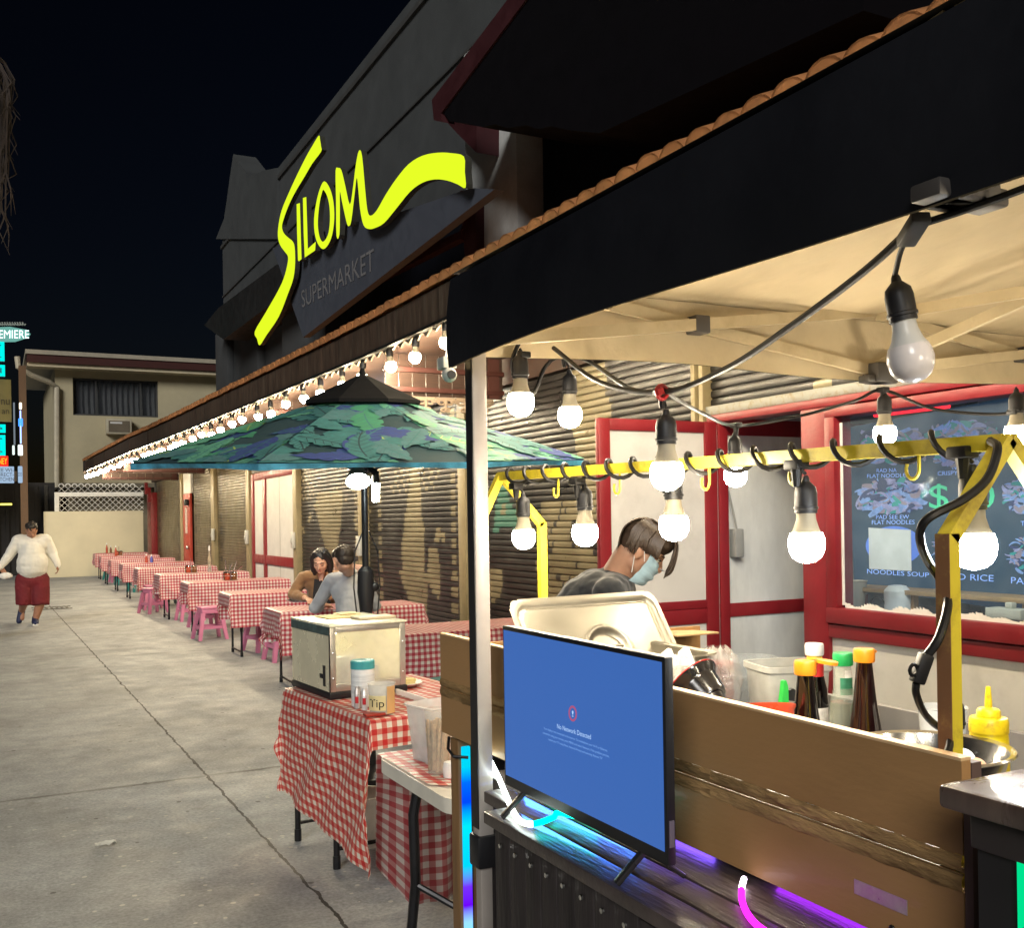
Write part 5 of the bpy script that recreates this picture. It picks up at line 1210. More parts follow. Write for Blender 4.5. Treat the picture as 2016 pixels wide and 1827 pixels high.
ub = bulb(s1, u0, .92, GLOBED); d = (PD(1795, 720, 1.25) - u0).normalized(); ub.rotation_euler = d.to_track_quat('-Z', 'Y').to_euler(); ub['label'] = 'unlit bulb hanging under the tent edge'
# string light wound round the yellow rack
s2 = thing('string_light', 'string light with lit bulbs coiled round the yellow rack', 'string light', (RM, 1.6, 1.7))
cd = MB(); co = []
NT = 15
for i in range(NT * 14 + 1):
    f = i / (NT * 14); a = 2 * pi * i / 14; y = yB - .03 - f * (yB - yA - .08); z = 1.729 - (1.731 - ZA) * f
    co.append(Vector((RM + .021 * cos(a), y + .0, z + .021 * sin(a))))
cd.tube(co, .0045, 7)
rb = [(1031, 1062, None), (1152, 1054, None), (1327, 1040, None), (1588, 1078, None), (1917, 1085, GLOBEC)]
for px, py, gl in rb:
    d_ = ray(px, py); t = (RM + .012) / d_.x; p = top_for(px, py, t); bulb(s2, p, 1.0, gl)
    j = Vector((RM - .008, p.y, 1.70)); joint(cd, j, 1.2); cd.tube([j, p + Vector((0, 0, .003))], .003, 6)
# tail spiralling down the near right leg
cd.tube(spl([PD(1950, 868, 1.36), PD(1964, 884, 1.31), PD(1943, 943, 1.30), PD(1894, 985, 1.28), PD(1831, 1018, 1.27), PD(1812, 1045, 1.28), PD(1815, 1078, 1.30), PD(1830, 1110, 1.335), PD(1856, 1150, 1.33), PD(1866, 1190, 1.29), PD(1849, 1254, 1.265), PD(1826, 1290, 1.265)]), .0058, 8)
cd.bar(PD(1824, 1288, 1.265), PD(1804, 1345, 1.265), .02, .016, bev=.003).tube([PD(1812, 1318, 1.262) + Vector((-.012 + .007 * cos(a), 0, .007 * sin(a))) for a in [2 * pi * k / 10 for k in range(10)]], .0025, 6, closed=True)
cd.tube(spl([PD(1804, 1345, 1.265), PD(1804, 1368, 1.27), PD(1820, 1405, 1.30), PD(1845, 1430, 1.335), PD(1866, 1440, 1.32), PD(1870, 1466, 1.29), PD(1860, 1495, 1.27)]), .0048, 8)
e0 = PD(1878, 1372, 1.37); cd.tube(spl([PD(1858, 1330, 1.33), PD(1868, 1350, 1.35), e0]), .0025, 6)
cd.build('cord', CORD, s2)
eb = bulb(s2, e0 + Vector((0, 0, .004)), .72, False); eb['label'] = 'empty black socket by the right leg'
# eave string
s3 = thing('string_light', 'long row of warm bulbs strung under the tiled eave', 'string light', (2.9, 18, 3.0))
cd = MB(); y = 1.30; prev = None; k = 0; lst = []  # first bulbs, hidden behind the tent, are added to light the wall
while y < 30.9:
    x = xe(y) + .06; z = 3.015 + .018 * sin(k * 1.7) - (.03 if k % 5 == 2 else 0)
    b_ = bulb(s3, (x, y, z + .13), 1.6, GLOBEF, (random.uniform(-.12, .12), random.uniform(-.12, .12), 0)); p = Vector((x, y, z + .13)); j = p + Vector((0, 0, .03))
    cd.tube([j, p], .004, 5)
    if prev: cd.tube([prev, (prev + j) / 2 + Vector((0, 0, -.02)), j], .006, 6)
    prev = j; k += 1; y += .64 + .03 * sin(k * 2.3)
cd.build('cord', CORD, s3)
# tube light added out of sight behind the tent to brighten the wall
s5 = thing('tube_light', 'unseen cool white tube light added under the eave to brighten the window wall', 'lamp', (3.55, 3.3, 2.9))
MB().tube([(3.55, 2.6, 2.87), (3.55, 3.9, 2.87)], .016, 10).build('tube', glow('added_cool_tube', (.80, .92, 1), 62), s5)
MB().box((3.51, 2.55, 2.90), (3.59, 3.95, 2.94), .004).bar((3.55, 2.56, 2.87), (3.55, 2.6, 2.87), .05, .06).bar((3.55, 3.9, 2.87), (3.55, 3.94, 2.87), .05, .06).bar((3.55, 2.8, 2.94), (3.55, 2.8, 3.12), .012).bar((3.55, 3.7, 2.94), (3.55, 3.7, 3.12), .012).build('housing', M['white'], s5)
s4 = thing('tube_light', 'bluish tube light fixed under the soffit behind the fretwork', 'lamp', tuple(PD(790, 758, 9.0)))
a_, b_ = PX(772, 768, 3.95), PX(806, 749, 3.95)
MB().tube([a_, b_], .016, 8).build('tube', glow('blue_white_tube', (.62, .82, 1), 110), s4)
MB().bar(a_ + Vector((0, 0, .035)), b_ + Vector((0, 0, .035)), .06, .03).bar(a_, a_ + Vector((0, 0, .25)), .01).bar(b_, b_ + Vector((0, 0, .25)), .01).build('housing', M['white'], s4)
cam_ = thing('security_camera', 'white dome security camera beside the tent corner', 'camera', tuple(PD(886, 735, 6.6)))
c = PD(887, 737, 6.6); MB().box(c + Vector((-.05, .0, .04)), c + Vector((.05, .12, .12)), .012).ball(c + Vector((0, .02, .0)), .05).build('housing', mat('dull_white_plastic', (.30, .30, .29), .5), cam_)
MB().tube([c + Vector((-.012, -.045, -.006)), c + Vector((-.018, -.062, -.008))], [.03, .026], 14).build('lens', M['black'], cam_)
MB().tube([c + Vector((0, .08, .1)), c + Vector((.06, .1, .4))], .010, 8).build('bracket', M['white'], cam_)

# =============== television on the ledge ===============
tv = thing('television', 'flat television with a blue error screen standing on the cart ledge', 'television', (.89, 1.5, 1.05))
TVX = .88; Yl, Yr, Zb_, Zt_ = 1.772, 1.232, 1.097, 1.409
MB().box((TVX + .001, Yr, Zb_), (TVX + .017, Yl, Zt_), .003).build('case', M['black'], tv)
MB().box((TVX + .017, Yr + .08, Zb_ + .02), (TVX + .06, Yl - .08, Zb_ + .2), .01).build('back_cover', M['black'], tv)
scm = mat('blue_screen', (.01, .014, .03), .16, spec=.6, var=.0, emit=(.036, .128, .44), estr=1.0)
SCR = MB().add([(TVX, Yr + .006, Zb_ + .021), (TVX, Yl - .008, Zb_ + .021), (TVX, Yl - .008, Zt_ - .008), (TVX, Yr + .006, Zt_ - .008)], [(0, 3, 2, 1)]).build('screen', scm, tv, 0)
def ct(x, y): return (977.3 + .1672 * x, 1348 + .1672 * y)
def ptv(a, b): return PX(a, b, TVX - .0006)
WTX = glow('pale_screen_text', (.42, .62, .95), 1.1); DTX = glow('dim_screen_text', (.22, .42, .85), 1.0); RDT = glow('red_ring', (.40, .10, .22), 1.0)
t = MB(); text_on(t, 'No Network Detected', [ct(714, 462), ct(1112, 588), ct(1112, 648), ct(714, 516)], ptv); text_on(t, '!', [ct(888, 308), ct(908, 312), ct(908, 382), ct(888, 378)], ptv); t.build('heading', WTX, SCR, 0)
t = MB()
text_on(t, 'Your display is not connected to the internet. To troubleshoot your Wi-Fi or Ethernet', [ct(557, 500), ct(1305, 766), ct(1305, 794), ct(557, 526)], ptv)
text_on(t, 'connection using your remote, press MENU and select Network. If the problem persists,', [ct(545, 552), ct(1328, 834), ct(1328, 862), ct(545, 578)], ptv)
text_on(t, "restart your TV using Menu, Admin & Privacy and selecting 'Reboot TV'", [ct(612, 632), ct(1248, 860), ct(1248, 888), ct(612, 657)], ptv)
t.build('message', DTX, SCR, 0)
t = MB(); N_ = 40
oc = [ct(898 + 50 * cos(2 * pi * k / N_), 343 + 94 * sin(2 * pi * k / N_) + 9 * cos(2 * pi * k / N_)) for k in range(N_)]; ic = [ct(898 + 33 * cos(2 * pi * k / N_), 343 + 66 * sin(2 * pi * k / N_) + 6 * cos(2 * pi * k / N_)) for k in range(N_)]
A = [ptv(*p) for p in oc]; B = [ptv(*p) for p in ic]
t.add(A + B, [(i, (i + 1) % N_, (i + 1) % N_ + N_, i + N_) for i in range(N_)]); t.build('warning_ring', RDT, SCR, 0)
for y in (1.70, 1.305):
    MB().bar((TVX + .012, y, Zb_ + .005), (TVX - .036, y + .012, 1.052), .016, .008, bev=.002).bar((TVX + .012, y, Zb_ + .005), (TVX + .075, y - .01, 1.052), .016, .008, bev=.002).build('leg', mat('tv_leg', (.05, .048, .05), .3, .5), tv)
MB().box((TVX + .004, Yr - .0012, 1.125), (TVX + .013, Yr + .0, 1.165)).build('side_label', mat('side_label', (.12, .10, .13), .5), tv)
# ---- LED tubes ----
def cz(x, y): return PZ(808.8 + .2811 * x, 1314.3 + .2811 * y, 1.056)
l1 = thing('led_tube', 'bent glowing white and green tube light lying on the ledge by the television', 'led light', tuple(cz(700, 980)))
pts = spl([cz(525, 595), cz(600, 740), cz(660, 880), cz(705, 985), cz(750, 1062), cz(800, 1093), cz(855, 1100)])
MB().tube(pts, .0055, 10).build('white_segment', glow('led_white', (.86, 1, .92), 9), l1)
MB().tube(spl([cz(856, 1100), cz(930, 1080), cz(1000, 1050), cz(1048, 1022), cz(1300, 1080)]), .0055, 10).build('green_segment', glow('led_green', (.0, .9, .58), 5), l1)
MB().tube([(1.066, 1.55, 1.054), (1.066, 1.8, 1.054), (1.066, 2.04, 1.054)], .006, 8).build('blue_segment', glow('led_blue', (.06, .22, 1), 55), l1)
MB().tube([(1.066, 1.36, 1.054), (1.066, 1.44, 1.054), (1.066, 1.545, 1.054)], .006, 8).build('violet_segment', glow('led_violet', (.22, .10, 1), 12), l1)
def c2z(x, y): return PZ(1280.6 + .3734 * x, 1145.8 + .3734 * y, 1.056)
l2 = thing('led_tube', 'bent magenta tube light on the ledge below the brown board', 'led light', tuple(c2z(500, 1700)))
MB().tube([c2z(493, 1568), c2z(484, 1600), c2z(480, 1625)], .0048, 10).build('white_segment', glow('led_white2', (1, .8, 1), 7), l2)
MB().tube(spl([c2z(480, 1625), c2z(483, 1680), c2z(505, 1740), c2z(545, 1795), c2z(600, 1840), c2z(700, 1900)]), .005, 10).build('magenta_segment', glow('led_magenta', (.85, .02, .85), 2.6), l2)
MB().tube([(1.066, 1.20, 1.054), (1.066, 1.0, 1.054), (1.066, .87, 1.054)], .006, 8).build('violet_segment', glow('led_violet2', (.40, .03, 1), 9), l2)
def band_glow(name, stops, strength, axis=2, lo=0, hi=1):
    m, t, N, L = nt(name); out = N.new('ShaderNodeOutputMaterial'); e = N.new('ShaderNodeEmission'); e.inputs[1].default_value = strength
    tc = N.new('ShaderNodeTexCoord'); sp_ = N.new('ShaderNodeSeparateXYZ'); L.new(tc.outputs['Object'], sp_.inputs[0])
    r = N.new('ShaderNodeMapRange'); r.inputs[1].default_value = lo; r.inputs[2].default_value = hi; L.new(sp_.outputs[axis], r.inputs[0])
    cr = N.new('ShaderNodeValToRGB'); L.new(r.outputs[0], cr.inputs[0]); el = cr.color_ramp.elements
    el[0].position = stops[0][0]; el[0].color = (*stops[0][1], 1); el[1].position = stops[-1][0]; el[1].color = (*stops[-1][1], 1)
    for p, c in stops[1:-1]: q = el.new(p); q.color = (*c, 1)
    L.new(cr.outputs[0], e.inputs[0]); L.new(e.outputs[0], out.inputs[0]); return m
l3 = thing('led_strip', 'vertical cyan, blue and violet light strip on the cart corner post', 'led light', (0, 0, 0))
BG = band_glow('led_bands', [(0, (.1, .65, .9)), (.50, (.1, .62, .85)), (.56, (.22, .5, .9)), (.60, (.10, .0, .85)), (.65, (.12, .02, .8)), (.70, (.0, .45, .8)), (.80, (.0, .55, .85)), (.86, (.0, .04, .85)), (.91, (.0, .10, .9)), (.95, (.0, .45, .6)), (1, (.0, .42, .62))], 1.6, 2, .0, 1.03)
MB().box((1.062, BY1 - .082, .05), (1.086, BY1 - .072, 1.03), .003).build('strip', BG, l3)
# ---- dark bar table at the right ----
bt = thing('bar_table', 'dark wooden bar table corner at the right edge', 'table', (1.1, .4, 0))
DT = mat('worn_dark_top', (.075, .05, .042), .25, stretch=(1, 5, 1), scale=4, var=.5, coat=.2, dirt=.3, dirtcol=(.2, .15, .11), dscale=3)
MB().box((.893, -.4, 1.302), (1.9, .757, 1.328), .006).build('table_top', DT, bt)
MB().box((.915, -.4, 1.262), (.94, .735, 1.301), .003).box((.94, .71, 1.262), (1.88, .735, 1.301), .003).build('apron', mat('dark_apron', (.028, .022, .022), .5), bt)
MB().box((.925, -.35, .0), (.955, .733, 1.261)).box((1.05, .66, .0), (1.85, .68, 1.261)).build('front_panel', mat('dark_panel', (.016, .014, .016), .55, var=.3), bt)
l4 = thing('led_strip', 'green and cyan light strip on the dark bar table', 'led light', (0, 0, 0))
q0, q1 = PX(2013, 1612, .915), PX(2020, 1900, .915)
MB().tube([(.915, q0.y - .012, q0.z - .02), (.915, q0.y - .012, .2)], .0045, 8).build('strip', glow('led_cyan', (.05, .95, .75), 3), l4)
MB().box((.916, q0.y - .02, .2), (.9245, q0.y + .008, q0.z)).build('channel', glow('led_green_channel', (0, .7, .25), 1.1), l4)
# =============== food and tools on the cart ===============
PAN = mat('dull_pan_steel', (.235, .218, .178), .46, .92, var=.10, scale=5, bump=.02, bscale=5, dirt=.2, dirtcol=(.30, .19, .09), dscale=2.5)
ld = thing('pan_lid', 'large steel pan lid propped upright before the cook', 'pan lid', (1.37, 2.2, 1.25))
TLp, TRp, BRp, BLp = Vector((1.160, 2.31, 1.405)), Vector((1.612, 2.31, 1.409)), Vector((1.60, 2.12, 1.19)), Vector((1.145, 2.12, 1.19))
nrm = (TRp - TLp).cross(BLp - TLp).normalized()
if nrm.y > 0: nrm = -nrm
def lidp(u, v):
    # rounded plate with a pressed rim and a round dish for the handle
    p = (TLp * (1 - u) + TRp * u) * (1 - v) + (BLp * (1 - u) + BRp * u) * v
    e = min(u, 1 - u) * .45; f = min(v, 1 - v) * .28; d = min(e, f); 
    if e < .05 and f < .05: d = .05 - sqrt((.05 - e) ** 2 + (.05 - f) ** 2)
    h = 0
    if d < .012: h = .006
    elif d < .022: h = .006 - .6 * (d - .012)
    elif d < .03: h = -.004
    r = sqrt(((u - .56) * .45) ** 2 + ((v - .58) * .28) ** 2)
    if r < .062: h -= .014 * min(1, (.062 - r) / .014)
    if .058 < r < .068: h += .003
    return p + nrm * h
def corner_ok(u, v):
    e = min(u, 1 - u) * .45; f = min(v, 1 - v) * .28; return not (e < .028 and f < .028 and (.028 - e) ** 2 + (.028 - f) ** 2 > .028 ** 2)
g_ = MB().grid(lidp, 120, 80); nu = 121
g_.f = [f for f in g_.f if all(corner_ok((i % nu) / 120, (i // nu) / 80) for i in f)]; g_.mi = [0] * len(g_.f)
g_.build('lid_plate', PAN, ld, 60)
hc_ = lidp(.56, .58) + nrm * .014
MB().tube([hc_ + Vector((-.04, 0, 0)) - nrm * .012, hc_ + Vector((-.035, 0, 0)) + nrm * .004, hc_ + Vector((.035, 0, 0)) + nrm * .004, hc_ + Vector((.04, 0, 0)) - nrm * .012], .004, 8).build('handle', CHROME, ld)
pn = thing('steel_pan', 'deep rectangular steel pan on the cart beside the television', 'pan', (1.32, 2.09, 1.08))
def rr_ring(x0, x1, y0, y1, z, r, n=6):
    o = []
    for cx, cy, a in ((x1 - r, y1 - r, 0), (x0 + r, y1 - r, 90), (x0 + r, y0 + r, 180), (x1 - r, y0 + r, 270)):
        for k in range(n): aa = radians(a + 90 * k / (n - 1)); o.append(Vector((cx + r * cos(aa), cy + r * sin(aa), z)))
    return o
px0, px1, py0, py1 = 1.085, 1.535, 1.93, 2.25
rings = [rr_ring(px0 + .02, px1 - .02, py0 + .02, py1 - .02, 1.085, .03), rr_ring(px0 + .004, px1 - .004, py0 + .004, py1 - .004, 1.286, .04), rr_ring(px0 - .012, px1 + .012, py0 - .012, py1 + .012, 1.289, .05), rr_ring(px0 - .014, px1 + .014, py0 - .014, py1 + .014, 1.285, .05), rr_ring(px0 + .006, px1 - .006, py0 + .006, py1 - .006, 1.283, .04), rr_ring(px0 + .024, px1 - .024, py0 + .024, py1 - .024, 1.12, .03)]
m_ = MB(); k_ = len(rings[0]); vs = [p for r in rings[:3] for p in r] 
vs2 = rings[2] + rings[1]; 
m_.add(rings[0] + rings[4] + rings[3] + rings[2], [(a * k_ + i, a * k_ + (i + 1) % k_, (a + 1) * k_ + (i + 1) % k_, (a + 1) * k_ + i) for a in range(3) for i in range(k_)])
m_.add(rings[2] + rings[1] + rings[5], [(a * k_ + i, a * k_ + (i + 1) % k_, (a + 1) * k_ + (i + 1) % k_, (a + 1) * k_ + i) for a in range(2) for i in range(k_)] + [tuple(range(2 * k_, 3 * k_))])
m_.build('pan', PAN, pn, 50)
o = xf(MB().box((-.11, -.10, 0), (.11, .10, .006), .002), Matrix.Translation(PD(1318, 1247, 2.95)) @ Matrix.Rotation(.35, 4, 'Z') @ Matrix.Rotation(.05, 4, 'Y')).build('cardboard_flap', mat('cardboard', (.46, .30, .14), .8)); tag(o, 'flat brown cardboard flap right of the pan lid', 'cardboard')
FILM = film('thin_plastic_film', (.55, .53, .48), .40, .22)
rnd = random.Random(14)
def bag(name, c, sx, sy, sz, label, seed, m=FILM, mouth=True):
    def f(u, v):
        a = u * 2 * pi; s = sin(pi * min(.98, .04 + v * .9)) ** .6 if mouth else sin(pi * v) ** .5
        k = 1 + .28 * noise.noise(Vector((cos(a) * 1.6 + seed, sin(a) * 1.6, v * 3.2))) + .12 * sin(a * 7 + v * 5 + seed) * v + .13 * abs(noise.noise(Vector((cos(a) * 6, sin(a) * 6, v * 9 + seed))))
        return Vector(c) + Vector((sx * s * k * cos(a), sy * s * k * sin(a), sz * (v + .06 * noise.noise(Vector((cos(a) * 3, sin(a) * 3, seed))))))
    o = MB().grid(f, 90, 44).build(name, m, None, 80); return tag(o, label, 'plastic bag')
# bag draped over the pan's near corner
def drp(u, v):
    x0 = PX(1308, 1294, 1.37); a = PD(1300, 1288, 2.3); b = PD(1362, 1290, 2.34); c1 = PD(1296, 1392, 2.12); c2 = PD(1402, 1386, 2.18)
    p = (a * (1 - u) + b * u) * (1 - v) + (c1 * (1 - u) + c2 * u) * v
    k = sin(u * 17 + v * 2) * .012 * v + .016 * noise.noise(Vector((u * 5, v * 4, 3)))
    return p + Vector((-.3, -.9, .1)) * (k + .012)
o = MB().grid(drp, 30, 24).build('plastic_bag', FILM, None, 80); tag(o, 'clear plastic bag draped over the front of the steel pan', 'plastic bag')
for k, (px, py) in enumerate(((1318, 1288), (1352, 1285))):
    p = PD(px, py, 2.31); o = xf(MB().add([(-.02, 0, -.03), (.025, .0, -.03), (.006, 0, .012), (-.012, .01, .0)], [(0, 1, 2, 3)]).prism([(-.02, .004, -.03), (.025, .004, -.03), (.006, .004, .012), (-.012, .006, .0)], (0, .01, 0)), Matrix.Translation(p)).build('paper_scrap', M['white']); tag(o, ('small torn white paper corner at the pan rim, left one', 'larger torn white paper peak at the pan rim, right one')[k], 'paper')
# stack of red lids inside a clear bag
q = PD(1412, 1380, 2.52); o = thing('lid_stack', 'stack of clear red deli lids standing right of the steel pan', 'lids', tuple(Vector((q.x, q.y, 1.081))))
m_ = MB()
for k in range(20): m_.lathe([(.0, 0), (.040, 0), (.042, .005), (.041, .007), (.036, .003), (0, .002)], 24, Matrix.Translation((q.x + .001 * (k % 3), q.y, 1.082 + k * .0085)))
m_.build('lids', film('red_clear_plastic', (.55, .12, .10), .6, .25), o)
bag('plastic_bag', (q.x, q.y, 1.10), .055, .055, .19, 'crumpled clear bag over the stack of red lids', 2.0)
# black bowls lying stacked
q = PD(1375, 1372, 1.98); ax_ = (-rt * .55 + up * .62 + fw * .62).normalized(); R = ax_.to_track_quat('Z', 'Y').to_matrix().to_4x4(); R.translation = q - ax_ * .035 + up * .012
o = thing('bowl_stack', 'stack of shiny black bowls with red insides leaning behind the board', 'bowls', tuple(q))
BB_ = mat('gloss_black', (.012, .011, .011), .16, spec=.7); RD_ = mat('gloss_red_inside', (.45, .02, .02), .2)
xf(MB().lathe([(.028, -.02), (.034, .0)] + [(.040 + .008 * (k / 6) + (.0018 if k % 2 else 0), .006 * k) for k in range(8)] + [(.060, .052), (.062, .056), (.058, .056)], 32), R).build('bowl', BB_, o)
xf(MB().lathe([(.0, .05), (.05, .052), (.058, .0558), (.062, .0575), (.061, .059), (.057, .0572), (.0, .053)], 32), R).build('inside', RD_, o)
q = PD(1492, 1415, 1.80); R = Matrix.Translation(q + Vector((0, 0, -.006))) @ Matrix.Rotation(-.25, 4, 'X') @ Matrix.Rotation(.12, 4, 'Y')
o = thing('orange_bowl', 'orange red plastic bowl with ridged rim behind the board', 'bowl', tuple(q)); OR = mat('orange_red_plastic', (.62, .07, .025), .25, spec=.6)
xf(MB().lathe([(.045, -.05), (.058, .0), (.064, .012), (.0645, .018), (.068, .024), (.0685, .028), (.064, .027), (.060, .018), (.054, .0), (.04, -.045)], 40), R).build('rim', OR, o)
xf(MB().lathe([(0, -.044), (.05, -.02), (.058, .008), (.055, .006), (.0, -.042)], 40), R).build('lining', mat('grey_lining', (.35, .33, .30), .4), o)
# clear storage boxes at the back of the cart
CLR = film('clear_box_plastic', (.45, .47, .46), .40, .2)
def tub(name, px, t, w, d, z0, z1, label, rot, m=CLR, sq=6):
    k = ray(px, 1010); p = CAM + k * t; o = thing(name, label, 'container', (p.x, p.y, z0)); T = Matrix.Translation((p.x, p.y, z0)) @ Matrix.Rotation(rot, 4, 'Z') @ Matrix.Diagonal((1, d / w, 1, 1)); h = z1 - z0
    xf(MB().lathe([(w * .44, 0), (w * .5, h * .9), (w * .54, h * .93), (w * .54, h), (w * .49, h), (w * .43, .005)], 48, None, 0, sq), T).build('tub', m, o); return o, T
tub('storage_tub', 1462, 2.62, .17, .15, 1.081, 1.245, 'clear measuring tub with red marks behind the orange bowl', -.3)
o, T = tub('storage_tub', 1545, 2.42, .165, .14, 1.081, 1.262, 'taller milky lidless box behind the sauce bottles', -.25, film('milky_box_plastic', (.50, .49, .44), .62, .3))
rk = MB(); p = PD(1424, 1335, 2.5)
for k in range(4): a = PD(1425, 1334 + k * 13, 2.50); rk.box(a, a + Vector((.022, -.002, .0015)))
o = rk.build('red_marks', mat('red_ink', (.3, .04, .04), .6)); o.parent = bpy.data.objects['storage_tub']; o.location = -bpy.data.objects['storage_tub'].location
a, b = PD(1546, 1385, 2.25), PD(1552, 1343, 2.25); o = MB().prism([PD(1539, 1386, 2.25), PD(1553, 1385, 2.25), PD(1552, 1352, 2.25), PD(1548, 1340, 2.25), PD(1544, 1342, 2.25), PD(1542, 1362, 2.25)], (0, .012, 0)).build('green_handle', mat('bright_green', (.03, .40, .06), .35)); tag(o, 'bright green plastic handle sticking up in front of the milky box', 'handle')
o = MB().prism([PD(1554, 1380, 2.27), PD(1568, 1382, 2.27), PD(1570, 1362, 2.27), PD(1562, 1356, 2.27), PD(1554, 1360, 2.27)], (0, .01, 0)).build('black_clip', M['black']); tag(o, 'black clip with white tag beside the green handle', 'clip')
# sauce bottles
GL_D = mat('dark_soy_glass', (.003, .0015, .0015), .07, spec=.9, var=.25, coat=.6); GL_R = mat('dark_red_glass', (.009, .002, .002), .08, spec=.8, coat=.5)
ORC = mat('orange_cap', (.78, .25, .015), .35); GRC = mat('green_cap', (.02, .34, .09), .35); WHC = mat('white_cap', (.75, .74, .72), .35)
def sauce(px, t, ytop, label, capm, kind, glassm, lab):
    d_ = ray(px, ytop); p = CAM + d_ * t; ztop = p.z; z0 = 1.081; h = ztop - z0 - .024
    o = thing('sauce_bottle', label, 'bottle', (p.x, p.y, z0)); T = Matrix.Translation((p.x, p.y, z0))
    if kind == 'oyster': pr_ = [(.030, 0), (.033, .006), (.033, .055), (.0305, .062), (.0325, .070), (.0335, .085), (.0325, .10), (.029, .125), (.0215, .175), (.0155, h - .012), (.0145, h)]
    else: pr_ = [(.027, 0), (.029, .006), (.029, .12), (.026, .15), (.019, .18), (.0165, h - .012), (.0155, h)]
    MB().lathe(pr_, 28, T).build('glass', glassm, o)
    ca = MB().lathe([(.0195, h - .004), (.0205, h), (.0205, h + .018), (.019, h + .022), (.0, h + .023)], 24, T)
    if kind == 'oyster': ca.box((p.x + .018, p.y - .008, z0 + h + .012), (p.x + .027, p.y + .004, z0 + h + .018), .002)
    ca.build('cap', capm, o)
    aC2 = atan2(-p.y, -p.x)
    for z_0, z_1, c_, w0, w1 in lab:
        r = max(r for (r, z) in pr_ if z <= z_1 + .02 and z >= z_0 - .02) + .0008
        if z_0 > .15: r = .0205 - (z_0 - .15) * .06 if kind != 'oyster' else r
        arc(MB(), T, r, aC2 + w0, aC2 + w1, z_0, z_1, 16).build('label_band', c_, o)
    return o, T, p
LBW = mat('label_white', (.72, .70, .66), .5, scale=70, var=.2); LBY = mat('label_yellow', (.70, .52, .05), .5, scale=60, var=.5); LBR = mat('label_red', (.55, .03, .03), .5, scale=50, var=.3); LBG = mat('label_green', (.03, .17, .09), .5, scale=50, var=.3); LBO = mat('label_orange', (.75, .25, .03), .5)
o, T, p = sauce(1585, 1.90, 1299, 'dark sauce bottle with its orange cap flipped open, leftmost of four', ORC, 'oyster', GL_D, [(.02, .05, LBW, -1.3, .2)])
xf(MB().lathe([(.0, 0), (.021, 0), (.021, .006), (0, .007)], 20), Matrix.Translation((p.x + .036, p.y - .018, p.z - .008)) @ Matrix.Rotation(.12, 4, 'Y') @ Matrix.Rotation(.1, 4, 'X')).build('flip_lid', ORC, o)
sauce(1603, 2.24, 1265, 'dark sauce bottle with a white cap and red neck label', WHC, 'soy', GL_D, [(.165, .215, LBR, -1.4, 1.4), (.215, .235, LBY, -1.5, 1.5), (.155, .165, LBO, -1.4, 1.4), (.02, .11, LBW, -1.2, 1.2)])
# green capped bottle: clear neck above dark liquid
o, T, p = sauce(1659, 2.08, 1283, 'soy sauce bottle with a green cap, its upper half empty', GRC, 'soy', film('clear_bottle_glass', (.55, .58, .45), .34, .05), [(.165, .20, LBG, -.3, 1.2), (.18, .215, LBW, .2, 1.2), (.02, .085, LBY, -1.3, 1.3)])
MB().lathe([(.026, .003), (.0282, .008), (.0282, .119), (.0255, .148), (.0, .149)], 24, T).build('soy_sauce', GL_D, o)
sauce(1701, 1.98, 1275, 'dark red sauce bottle with closed orange cap, rightmost of four', ORC, 'oyster', GL_R, [(.012, .05, LBG, -1.5, .5), (.012, .046, LBO, .5, 1.2)])
q = PD(1856, 1440, 1.92); o = MB().lathe([(.034, -.09), (.044, .045), (.046, .047), (.043, .047), (.033, -.085)], 28, Matrix.Translation(q)).build('plastic_cup', film('cup_film', (.75, .75, .72), .42, .25)); tag(o, 'clear plastic cup behind the right leg of the yellow rack', 'cup')
# mustard bottle
q = PD(1946, 1395, 1.5); z0 = 1.081; T = Matrix.Translation((q.x, q.y, z0)); MUS = mat('mustard_plastic', (.72, .54, .01), .35, spec=.5, var=.05)
o = thing('squeeze_bottle', 'yellow mustard squeeze bottle behind the colander', 'bottle', (q.x, q.y, z0)); ztip = CAM.z + ray(1944, 1352).z * 1.5 - z0
MB().lathe([(.026, 0), (.0285, .008), (.0275, ztip - .085), (.0265, ztip - .07), (.0255, ztip - .066)], 28, T).build('body', MUS, o)
nz_ = MB().lathe([(.0275, ztip - .067), (.0275, ztip - .052), (.0255, ztip - .046), (.0165, ztip - .045), (.0165, ztip - .036), (.0145, ztip - .033), (.0055, ztip - .031), (.0045, ztip - .012), (.0032, ztip), (.0, ztip)], 28, T).build('cap', mat('stained_mustard', (.70, .50, .01), .4, dirt=.7, dirtcol=(.25, .10, .02), dscale=60), o)
# colander with eggs
q = PD(1832, 1483, 1.43); CCn = Vector((q.x, q.y, 1.283)); T = Matrix.Translation(CCn)
o = thing('colander', 'round steel colander holding eggs at the right end of the cart', 'colander', tuple(CCn))
cm = MB().lathe([(.045, -.085), (.075, -.06), (.096, -.022), (.101, -.004), (.110, -.001), (.1115, .001), (.110, .0035), (.102, .001), (.096, -.016), (.074, -.056), (.0, -.082)], 56, T); cm.build('bowl', mat('polished_steel', (.66, .65, .62), .2, 1, var=.06, scale=10, rvar=.06), o)
hm = MB()
for zz, rr_, n in ((-.018, .0955, 50), (-.027, .0915, 48), (-.036, .0865, 46)):
    for k in range(n):
        if (k // 5) % 2: continue
        a = 2 * pi * k / n; c = CCn + Vector((rr_ * cos(a), rr_ * sin(a), zz)); d_ = Vector((-cos(a), -sin(a), .5)).normalized(); hm.tube([c - d_ * .001, c + d_ * .0022], .0017, 6)
hm.build('holes', mat('hole_dark', (.02, .02, .02), .7), o)
